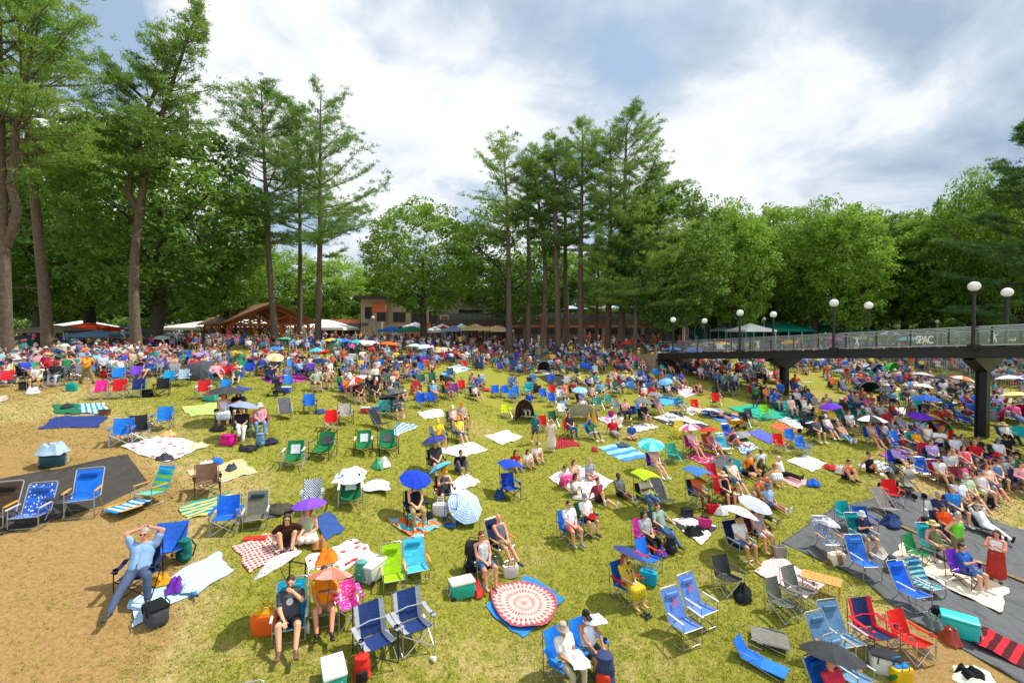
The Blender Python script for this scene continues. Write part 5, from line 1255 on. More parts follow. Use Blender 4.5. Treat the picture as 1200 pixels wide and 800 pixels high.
def popup(px, d, ytop, w, col, lab, short, legs=2.1, ref=True, val=None):
    p = at(px, d); z = EYE + (391 - ytop) / FPX * d - p.z; o = empty('canopy_tent', p, .15); z += 2.0 * d / FPX; ze = z * .78; a = w / 2; m = MB(); P = []
    P = []
    for i in range(5):
        u = max(i / 4, .02); row = []
        for k in range(17):
            t = k / 16 * 4; s = int(t) % 4; f = t - int(t); c = [(-1, -1), (1, -1), (1, 1), (-1, 1), (-1, -1)]; x = c[s][0] * (1 - f) + c[s + 1][0] * f; y = c[s][1] * (1 - f) + c[s + 1][1] * f
            row.append((x * a * u, y * a * u, ze + (z - ze) * (1 - u) ** 1.15))
        P.append(row)
    P.append([(x, y, ze - .25) for x, y, _ in P[-1]]); m.sheet(P, .012); obj('roof', m.mesh('roof'), cloth(col), o)
    for x in (-1, 1):
        for y in (-1, 1): q = MB(); q.tube([(x * a * .97, y * a * .97, -.15), (x * a * .97, y * a * .97, ze)], .03, 5); obj('pole', q.mesh('pole'), mat('metal', 'silver'), o)
    reg(o, 'canopy tent', lab, short, 'pop-up canopy tents at the back of the lawn', ref); return o
for a in ((66, 44, 383, 4.6, '#6b6350', 'olive brown canopy between the bare grey trunks', 'olive canopy'), (105, 50, 380, 4.4, '#d8431f', 'red orange peaked canopy over the food stall', 'red orange canopy'), (118, 43, 389, 3.6, '#4f6f86', 'dark blue striped canopy in front of the red orange one', 'striped blue canopy'), (127, 60, 383.5, 3, 'red', 'small red canopy behind the red orange one', 'small red canopy'), (145, 62, 384.5, 4.6, '#3a86cf', 'sky blue canopy beside the bent pine trunk', 'sky blue canopy'), (124, 64, 385, 3.6, 'white', 'white canopy tucked between red and blue canopies', 'small white canopy'),
          (460, 60, 384, 3.4, '#2f6fc2', 'bright blue canopy in front of the grey entrance block', 'blue canopy'), (483, 60, 384, 3.4, '#178a5a', 'green canopy beside the bright blue one', 'green canopy'), (487, 68, 379.5, 3.6, '#dfe4ee', 'white peaked canopy behind the green one', 'white peaked canopy'), (509, 62, 385, 3.1, 'white', 'white canopy just past the round oak trunk', 'white canopy by the oak'), (518, 68, 381.5, 3.2, 'white', 'white canopy behind the crimson one', 'rear white canopy'), (520, 63, 383.5, 2.6, '#c22038', 'crimson canopy squeezed between white ones', 'crimson canopy'), (532, 62, 383.5, 3.4, '#8fa4cc', 'pale lavender blue canopy', 'lavender canopy'), (541, 67, 381.5, 3, 'white', 'white canopy behind the lavender blue one', 'white canopy behind'), (557, 61, 381.5, 4.0, '#d3b07c', 'tan scallop edged canopy below the young green tree', 'tan canopy'), (583, 62, 383, 4, '#d9bd92', 'pale tan canopy beside the wide armed pine', 'pale tan canopy'), (571, 66, 384, 2.4, 'white', 'white canopy between two tan ones', 'white canopy among tan'),
          (879, 58, 381, 4.2, '#f0eee8', 'white canopy before the small green marquee', 'white canopy by marquees'), (857, 63, 382, 4, '#a9bfe0', 'pale blue canopy on posts beside the belt trunk', 'pale blue canopy')):
    popup(*a)
# green screen fence behind the right of the crowd
def fence(px0, px1, d, y0, y1, lab):
    o = empty('screen_fence', at((px0 + px1) / 2, d)); m = MB(); world_box(m, px0, px1, d, d + .05, y0, y1); put_on(o, 'screen', m, cloth('#155e50'))
    for k in range(int((px1 - px0) / 14) + 1):
        q = px0 + k * 14; m = MB(); world_box(m, q - .3, q + .3, d - .1, d - .004, y0 - .5, y1 + 1); put_on(o, 'fence_post', m, mat('metal', 'grey'))
    reg(o, 'fence', lab, 'green screen fence', None)
fence(800, 960, 66, 385.5, 404, 'long dark green screen fence below the belt of trees')
def notice(px, d):
    o = empty('notice_board', at(px, d)); m = MB(); world_box(m, px - 9, px + 9, d, d + .08, 391, 413); put_on(o, 'panel', m, mat('paint', '#dfe6e2'))
    m = MB(); world_box(m, px - 7.2, px - 2.2, d - .03, d - .004, 392, 399); put_on(o, 'logo', m, mat('paint', '#c84f28')); m = MB(); world_box(m, px - 5.6, px - 3.8, d - .05, d - .034, 393, 398); put_on(o, 'emblem', m, mat('paint', '#e9cfa4'))
    m = MB()
    for a, b, y in ((-1, 6, 392.2), (-1, 7.6, 394), (-1, 3.4, 396), (-1, 4.4, 397.6), (-5, 6, 401.5), (-3, 4, 403.5), (-3, 3, 405.5)): world_box(m, px + a, px + b, d - .03, d - .004, y, y + .8)
    put_on(o, 'printed_lines', m, mat('paint', '#4c5256'))
    for q in (-1, 1): m = MB(); world_box(m, px + q * 9.4 - .4, px + q * 9.4 + .4, d, d + .08, 391, 420); put_on(o, 'leg', m, mat('metal', 'grey'))
    reg(o, 'sign', 'white notice board with an orange square logo beside the marquee', 'white notice board', None)
notice(199, 47)
o = empty('stall_sign', at(134, 48)); m = MB(); world_box(m, 130, 138, 48, 48.06, 388.5, 394.5); put_on(o, 'panel', m, mat('paint', 'yellow')); m = MB(); world_box(m, 133.5, 134.5, 48.07, 48.15, 394.5, 414); put_on(o, 'post', m, mat('metal', 'grey')); reg(o, 'sign', 'small yellow sign standing beside the striped blue canopy', 'small yellow sign', None)
# rainbow feather flag by the oak
o = empty('feather_flag', at(800, 56)); m = MB(); m.tube([(0, 0, 0), (0, 0, 3.0), (.25, 0, 4.4), (.5, 0, 4.9)], .03, 6); obj('pole', m.mesh('pole'), mat('metal', 'silver'), o); m = MB(); m.sheet(grid(lambda u, v: (.04 + .7 * v * math.sin(math.pi * (.25 + .7 * u)) + .42 * max(u - .6, 0), .05 * math.sin(6 * u), 1.6 + 3.1 * u), 12, 6), .01); obj('cloth', m.mesh('cloth'), cloth('red', pat='rainbow', s=1.2), o); reg(o, 'flag', 'rainbow coloured feather flag beside the spreading oak', 'rainbow flag', None)
# concrete path between the barricades, far right, and the paved corner on the bank
def path_strip(name, cen, w, m, lift=.03):
    pts = [on(*c) for c in cen]; a = MB(); P = []
    for i, p in enumerate(pts):
        t = (pts[min(i + 1, len(pts) - 1)] - pts[max(i - 1, 0)]); t.z = 0; t.normalize(); s = Vector((-t.y, t.x, 0)); row = []
        for k in range(7): q = p + s * (w * (k / 6 - .5)); row.append((q.x, q.y, gz(q.x, q.y) + lift))
        P.append(row)
    a.sheet(P, .02); return structure(obj(name, a.mesh(name), m))
path_strip('path', [(962, 414), (990, 421), (1025, 429), (1060, 437), (1100, 446), (1150, 458), (1215, 474)], 3.6, mat('concrete', '#a8987f'))
structure(cloth_quad([(-30, 470), (8, 463), (10, 468), (-30, 484)], 'silver', m=mat('concrete', '#b3aa98'), name='paved_path', wrinkle=0, ragged=0, lift=.02))
def barricade_proto():
    f = leg_pair([[(-1.1, 0, .12), (-1.1, 0, 1.1), (1.1, 0, 1.1), (1.1, 0, .12)], [(-1.1, 0, .2), (1.1, 0, .2)]], .022); b = leg_pair([[(x / 10, 0, .2), (x / 10, 0, 1.1)] for x in range(-9, 10, 2)], .012); l = leg_pair([[(q, -.3, .02), (q, 0, .16), (q, .3, .02)] for q in (-1, 1)], .022)
    return f.mesh('frame'), b.mesh('bars'), l.mesh('feet')
BP = barricade_proto()
def barricades(line, n, tag):
    pts = [on(*p) for p in line]; d = pts[1] - pts[0]; ang = math.atan2(d.y, d.x); st = 2.3
    n = int(d.length / st)
    for i in range(n):
        p = pts[0] + d.normalized() * st * (i + .5); o = empty('barricade', (p.x, p.y, gz(p.x, p.y)), ang); obj('frame', BP[0], mat('metal', 'silver'), o); obj('bars', BP[1], mat('metal', 'silver'), o); obj('foot', BP[2], mat('metal', 'silver'), o)
        reg(o, 'barricade', 'steel crowd barricade in the row ' + tag, 'barricade', 'steel crowd barricades ' + tag, False)
barricades([(1008, 418), (1225, 463)], 12, 'on the woods side of the concrete path')
barricades([(1165, 440), (1240, 462)], 8, 'nearest the bridge column')
barricades([(1060, 424), (1160, 441)], 8, 'beyond the concrete path')
# ------------------------------------------------------------------ catalogue of the crowd
STAGE = Vector((15, -12, 0))
def face_at(p, off=0.0): d = STAGE - p; return math.atan2(d.x, -d.y) + R(off)
NEAR = 25.0
n_people = n_chairs = 0
TOPW = dict(tee='T-shirt', tank='vest top', long='long-sleeved top')
POSEW = dict(chair='sitting', sprawl='leaning back', chairout='sitting with legs out', crossleg='sitting with legs crossed', low='sitting low', lounge='reclining', knees='sitting on the ground, knees up', legs='sitting on the ground, legs out', onekneeup='sitting on the ground, one knee up', cross='sitting cross-legged on the ground', stand='standing', walk='walking', bend='bending over', lie='lying on the ground')
ARMW = dict(phone='holding a phone', shade='shading the eyes', behind='hands behind the head', umb='holding an umbrella', prop='leaning back on both hands', hips='hands on hips', eat='one hand at the mouth', reach='reaching forward')
HAIRW = dict(long='long {} hair', bob='{} bobbed hair', pony='{} ponytail', bun='{} hair in a bun', short='short {} hair', bald='bald head', beard='{} hair')
HATW = dict(cap='cap', sun='sun hat', bucket='bucket hat', straw='straw hat')
def person_facts(pose, arms, top, bot, hair, hat, seat, umb):
    t = 'bare-chested' if top[0] == 'none' else 'in %s %s' % (cw(top[1]), TOPW[top[0]])
    b = 'and %s %s' % (cw(bot[1]), dict(shorts='shorts', trousers='trousers', skirt='skirt', brief='shorts')[bot[0]])
    core = 'person %s %s' % (t, b); facts = []
    if seat: facts.append('%s in %s %s' % (POSEW[pose].replace(' low', ''), cw(seat[1]), SEATS[seat[0]][3]))
    else: facts.append(POSEW[pose])
    if hat: facts.append('%s %s' % (cw(hat[1]), HATW[hat[0]]))
    if umb: facts.append('under %s umbrella' % cw(umb))
    if arms in ARMW and not (arms == 'umb' and umb): facts.append(ARMW[arms])
    if not hat: facts.append(HAIRW[hair[0]].format(hair[1]))
    return core, facts, 'person %s' % t
rp = random.Random(21)
def add_person(p, pose, arms, top, bot, hair, hat, skin, seat=None, off=0.0, umb=None, shoes='auto', scale=None, glasses=None, toppat=None, near=None, chair_kw=None, label=None):
    global n_people
    d = p.y; near = d < NEAR if near is None else near; scale = scale or rp.uniform(.91, 1.01)
    fa = face_at(p, off); 
    if shoes == 'auto': shoes = rp.choice([None, 'black', 'white', '#5a4632', 'grey'])
    dz = {'beach': .03, 'tall': .06, 'bucket': -.02}.get(seat[0] if seat else '', .0)
    if seat and seat[0] in ('beach', 'bucket', 'kids') and pose in ('chair', 'crossleg', 'chairout'): pose = 'low'
    if seat and seat[0] in ('recliner', 'lounge'): pose = 'lounge'
    if glasses is None: glasses = rp.random() < .4
    o = person(p, fa, pose, arms, top, bot, hair, hat, skin, shoes, scale, glasses, near, toppat=toppat, dz=dz)
    core, facts, short = person_facts(pose, arms, top, bot, hair, hat, seat, umb[0] if umb else None)
    reg(o, 'person', label or core, short, 'people in the crowd on the lawn'); THINGS[-1]['facts'] = [] if label else facts; n_people += 1
    if seat: add_chair(p + Vector((math.sin(fa), -math.cos(fa), 0)) * -.02, seat[0], seat[1], seat[2] if len(seat) > 2 else None, fa, True, near, **(chair_kw or {}))
    if umb:
        s = get_skel(pose, arms); ra = Matrix.Rotation(fa, 3, 'Z'); h = s.wr[0] if arms == 'umb' else s.head + Vector((.05, .1, -.2))
        w = Vector((o.location.x, o.location.y, o.location.z)) + ra @ (h * scale) ; c = umb[1] if len(umb) > 1 else None; rad = umb[2] if len(umb) > 2 else .55
        tl = umb[3] if len(umb) > 3 else (rp.uniform(-.2, .2), rp.uniform(-.2, .2)); hh = max(s.head.z * scale - h.z * scale + .12, .28)
        m = Euler((tl[0], tl[1], 0)).to_matrix(); rim = w + m @ Vector((0, 0, hh)); add_umb(rim, umb[0], c, rad, tl, 'hand', 'held over %s' % short, pat=umb[4] if len(umb) > 4 else None)
    return o
def add_umb(rim, c1, c2=None, rad=.55, tilt=(0, 0), kind='hand', how='', pat=None):
    o = umbrella(rim, c1, c2, rad, tilt, kind, rp.uniform(0, 1), pat)
    n = cw(c1) + (' and %s' % cw(c2) if c2 and cw(c2) != cw(c1) else '') + (' patterned' if pat else '')
    reg(o, 'umbrella', '%s umbrella' % n, '%s umbrella' % n, 'sun umbrellas among the crowd'); THINGS[-1]['facts'] = [how] if how else []; return o
def add_chair(p, t, fab, fab2=None, fa=None, used=False, near=None, frame=None, arm=None, pat=None, off=0.0, scale=1.0, label=None):
    global n_chairs
    near = p.y < NEAR + 2 if near is None else near
    frame = frame or rp.choice(['silver', 'charcoal', 'silver', 'grey']); f1 = cloth(fab, *pat) if pat else cloth(fab) if t != 'deck' else mat('plastic', fab)
    if t in ('beach', 'tall'): frame = 'silver'; arm = arm or rp.choice([None, '#c98f45'])
    scale = (scale * rp.uniform(.88, 1.02), scale * rp.uniform(.9, 1.0), scale * rp.uniform(.89, 1.0)) if t in ('quad', 'beach', 'hammock') and not used else scale
    o = chair(t, p, fa if fa is not None else face_at(p, off) + rp.uniform(-.12, .12), f1, cloth(fab2) if fab2 else f1 if t != 'deck' else None, frame, arm, near, scale)
    pn = ' and %s %s' % (cw(pat[0]), dict(floral='print', stripe='striped', stripeu='striped', check='checked').get(pat[1], 'patterned')) if pat else ''
    nm = cw(fab) + (' and ' + cw(fab2) if fab2 and cw(fab2) != cw(fab) and not pat else '') + pn
    reg(o, 'chair', label or '%s %s' % (nm, SEATS[t][2]), '%s %s' % (nm, SEATS[t][3]), 'folding chairs on the lawn'); THINGS[-1]['facts'] = [] if label else (['occupied'] if used else ['empty']); n_chairs += 1
    THINGS[-1]['used'] = used; return o
def sc_(s): a = s.split('.'); return tuple(a)
HAND = []; WHO = {}
def people(table):
    for line in table.strip().splitlines():
        line = line.split()
        if not line: continue
        px, py = float(line[0]), float(line[1]); pose, arms = line[2].split(':'); top, bot, hair = sc_(line[3]), sc_(line[4]), sc_(line[5]); hat = None if line[6] == '-' else sc_(line[6]); skin = line[7]
        kw = {}
        for x in line[8:]:
            k, v = x.split('=', 1)
            if k == 'seat': kw['seat'] = sc_(v)
            elif k == 'f': kw['off'] = float(v)
            elif k == 'u':
                a = v.split('/'); kw['umb'] = (a[0], a[1] if len(a) > 1 and a[1] else None, float(a[2]) if len(a) > 2 else .55) + (((float(a[3]), float(a[4])),) if len(a) > 4 else ())
            elif k == 'sh': kw['shoes'] = None if v == '0' else v
            elif k == 's': kw['scale'] = float(v)
            elif k == 'g': kw['glasses'] = v == '1'
            elif k == 'pat': a = v.split('/'); kw['toppat'] = (a[1], 'floral', float(a[2]))
            elif k == 'ck': kw['chair_kw'] = eval(v)
        p = on(px, py); HAND.append((p.x, p.y)); WHO[(px, py)] = add_person(p, pose, arms, top, bot, hair, hat, skin, **kw)
def chairs(table):
    for line in table.strip().splitlines():
        line = line.split()
        if not line: continue
        px, py, spec = float(line[0]), float(line[1]), sc_(line[2]); kw = {}
        for x in line[3:]:
            k, v = x.split('=', 1)
            if k == 'f': kw['off'] = float(v)
            elif k == 'pat': a = v.split('/'); kw['pat'] = (a[1], a[3] if len(a) > 3 else 'floral', float(a[2])); spec = (spec[0], a[0]) + spec[2:]
            elif k == 's': kw['scale'] = float(v)
            else: kw[k] = v
        p = on(px, py); HAND.append((p.x, p.y)); add_chair(p, spec[0], spec[1], spec[2] if len(spec) > 2 else None, **kw)
def cloths(table):
    for i, line in enumerate(table.strip().splitlines()):
        if not line.strip(): continue
        a, lab = line.split('|'); a = a.split(); cs = [tuple(float(v) for v in q.split(',')) for q in a[:4]]; c1 = a[4]; c2 = a[5] if len(a) > 5 and a[5] != '-' else 'white'; pat = a[6] if len(a) > 6 and a[6] != '-' else None; s = float(a[7]) if len(a) > 7 else 8
        o = cloth_quad(cs, c1, c2, pat, s, seed=i, lift=.09 if 'mesh' in a[4] + lab else .012 + (i % 5) * .004); lab = lab.strip(); reg(o, 'blanket', lab, ' '.join(lab.split()[:3]) if 'blanket' not in lab.split()[:4] else lab.split(' blanket')[0] + ' blanket', 'blankets and mats on the grass')
def K(o, cat, label, short=None): reg(o, cat, label, short or label, None); HAND.append((o.location.x, o.location.y)); return o

# ---- big sheets first
tarp = ripple('#2e2a26', '#4a453e'); mesh_grey = ripple('#3a3b3d', '#6a6b6c')
K(cloth_poly([(-60, 573), (70, 549), (150, 534), (174, 567), (120, 592), (55, 612), (-60, 645)], 'ground_tarp', tarp, amp=.03), 'tarp', 'dark brown ground tarp under the two blue beach chairs', 'dark ground tarp')
K(cloth_poly([(916, 636), (955, 607), (982, 592), (1012, 588), (1040, 580), (1078, 576), (1130, 600), (1200, 622), (1300, 655), (1330, 770), (1290, 850), (1200, 803), (1130, 762), (1062, 724), (1012, 680)], 'landscape_fabric', mesh_grey, amp=.05, cell=.22), 'tarp', 'wide grey mesh sheet spread over the slope under seated families', 'grey mesh sheet')
K(cloth_poly([(1020, 597), (1022, 596.5), (1050, 613), (1085, 632), (1118, 648), (1150, 662), (1240, 699), (1239, 701), (1149, 664), (1116, 649.5), (1083, 634), (1048, 614)], 'grass_gap_strip', cloth('#85773c'), lift=.055, amp=.04), 'strap', 'long yellow strip laid for the grass gap across the grey mesh sheet', 'yellow grass gap')  # grass gap between two sheets, built as an added straw coloured strip
cloths('''
219,552 283,538 301,554 236,571 cream amber stripe 9 | cream and amber striped blanket behind the brown camp chair
208,594 271,577 284,592 219,610 straw teal stripe 5 | straw yellow beach mat in front of the brown camp chair
273,641 326,623 351,648 292,671 #c9c2b8 #c0281e dots 12 | red spotted grey picnic blanket
310,604 330,592 350,598 318,607 denim navy plaid 8 | blue plaid blanket in a heap behind the sling chair
367,608 386,601 405,621 380,635 #33528f - - | denim blue blanket beside the pair under the purple umbrella
356,655 417,631 439,650 369,688 #efe9e4 #d11f28 floral 5 | white blanket with big red flowers
151,706 255,647 272,672 158,734 #b7d9ee - - | pale blue towel in front of the man leaning back
567,711 618,674 662,702 613,748 #2f7fd0 - - | bright blue quilt under the round tapestry
95,486 92,474 62,475 65,485 #1f6a4c - - | dark green blanket near the navy blanket
93,485 92,474 122,473 128,484 #d7e8ee #1f8fd0 stripe 5 | aqua and white striped towel beside the dark green blanket
47,503 63,489 128,488 114,501 #2c3a78 - - | plain navy blue blanket with nobody on it
141,524 193,509 243,523 195,543 #ecebe8 #d05a5a floral 7 | white blanket printed with small red flowers
452,610 491,602 519,614 487,634 #58b8c8 #ee6a12 camo 4 | turquoise and orange towel under the bare feet
525,606 552,598 556,606 532,616 navy white check 16 | navy checked cloth next to the blue trolley
641,560 676,545 719,564 690,589 #ece8ea #8d7f86 floral 9 | big white patterned blanket full of seated young people
700,525 730,518 761,535 731,541 #4a86d8 #8fd3e8 stripe 3 | blue and lilac banded towel with a dark jacket on it
507,527 553,518 572,527 538,537 #efeeea - - | white sheet in front of the two yellow shirts
521,571 547,555 564,566 530,579 #efeeea - - | white sheet under the woman in grey leggings
883,670 909,650 967,687 946,702 #eee6e4 #d06a62 dots 22 | white blanket with fine red and blue print by the slatted table
785,610 812,605 841,618 822,640 #f0eee9 #3a3a3a camo 2 | white blanket with the pink basket and black bag
910,560 927,554 948,565 935,572 #e3a3a2 - - | pink towel with a person in white lying on it
921,540 945,534 969,543 953,553 #f1f1ef - - | clean white mat beside the red and blue chairs
1043,657 1057,640 1182,692 1172,722 #ecd9b8 - - | long cream canvas sheet at the edge of the mesh
1002,545 1025,539 1053,549 1035,558 #f2f0ec #8d9aa0 stripe 4 | white striped towel under the woman in black bikini
1053,549 1078,544 1089,553 1063,558 #e2d6b8 - - | plain beige towel with a bag left on it
1028,532 1062,525 1082,533 1046,541 #4a7cb8 #c8283a stripe 4 | blue and red banded mat beneath the trio in shorts
305,443 352,437 362,446 318,450 #b0399a - - | magenta blanket beside the round beige parasol
268,459 280,453 296,456 277,461 #34418f - - | indigo blanket behind the red chairs
212,478 255,472 253,486 222,488 #a9b86a - - | faded lime mat lying flat on the grass
455,508 470,495 491,500 463,512 #dfeaf2 #1f7fc8 stripe 4 | blue and white striped towel at the feet of the shaded reader
489,483 517,479 521,488 497,491 #f0f0ee #23509a floral 8 | white and navy print mat in front of two royal chairs
568,511 595,504 613,512 586,521 #ead6bd - - | sandy peach sheet with nobody on it
628,441 655,439 681,447 650,453 #33322f - - | charcoal tarp with one royal chair on it
626,435 640,431 656,435 640,439 #efe6e2 - - | pale cream mat under the black sun shelter
656,430 672,425 684,430 667,434 #f3f2ee - - | white mat under the person in coral
715,450 727,446 740,450 728,454 #f1efe9 - - | white mat behind the orange capped sunbather
700,490 723,485 733,494 714,499 #f1e6ec #c25a9a camo 6 | white and pink swirled mat with the rainbow bucket
651,526 654,513 670,515 681,522 #c2263a #2a1a20 plaid 9 | red tartan rug beside the woman in cream
735,500 755,496 771,501 748,506 #f2f1ee - - | white sheet under the person in black by the grey umbrella
764,490 789,482 833,500 803,506 #ecebe6 #3a3a38 camo 2 | white and charcoal groundsheet with a folding table
750,450 768,445 785,453 762,457 #cfe4f0 #2a7fd0 camo 4 | sky blue and white mat in front of royal chairs
788,456 801,451 822,460 803,466 #f3dfe4 #d86a86 dots 12 | white mat with pink prints under the sunning couple
775,441 788,437 800,441 786,445 #4a9ad8 - - | azure mat under two black umbrellas
822,485 840,479 869,490 848,496 #4a80d8 - - | cornflower blue blanket with people lying under an umbrella
852,478 886,474 927,489 893,493 #15a685 - - | bright jade groundsheet by the lime chair
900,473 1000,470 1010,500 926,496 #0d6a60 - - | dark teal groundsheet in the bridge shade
910,492 922,489 946,497 939,504 #f3f2ef - - | white mat next to the burnt orange mat
902,500 912,495 936,505 923,509 #d9603a - - | burnt orange mat between white mat and blue towel
875,507 890,503 913,515 901,521 #5560b8 - - | violet blue blanket in front of the black chairs
862,522 876,517 889,525 871,534 #3a78d0 #eaf2fa camo 5 | blue and white towel under the woman in the plum vest
765,468 784,463 798,470 781,476 #4aa0dc - - | aqua mat under the group by the pale blue umbrella
803,536 822,527 842,537 826,545 #c84a70 #f0d0d8 floral 8 | crimson flowered cloth under the pink umbrella pair
826,540 852,533 872,545 848,552 #55565a - - | dark grey double sleeping mat
455,424 472,419 488,423 470,428 #7ec8ec #f2f4f4 camo 3 | light blue towels spread beside the blue cool box
524,431 538,427 552,433 536,438 #9adfd2 #e8f4ee stripe 4 | mint striped sheet in front of the seated rows
800,480 812,476 824,482 810,487 #e9dcc8 - - | sand coloured mat near the lone red chair
1040,480 1068,476 1080,484 1050,489 #e8e9ee - - | white mat behind the black capped recliner
1025,455 1042,451 1060,456 1040,461 #e6d3a8 - - | pale straw mat beside the white windbreak
430,480 442,476 448,481 437,485 #2f6fb8 - - | small royal towel beside the red cool box
1060,470 1070,462 1085,466 1078,474 #f0f0ee - - | white mat near the camp tables
1138,755 1151,738 1260,788 1250,815 #b8202e #4a0f18 stripe 6 | red and maroon striped roll mat lying on the mesh sheet
''')
K(ground_disc(on(614, 711), .86, '#dfb5a8', '#a8505c', 'radial', 8, 'round_tapestry', .105), 'blanket', 'round maroon and cream tapestry on the blue quilt', 'round tapestry')

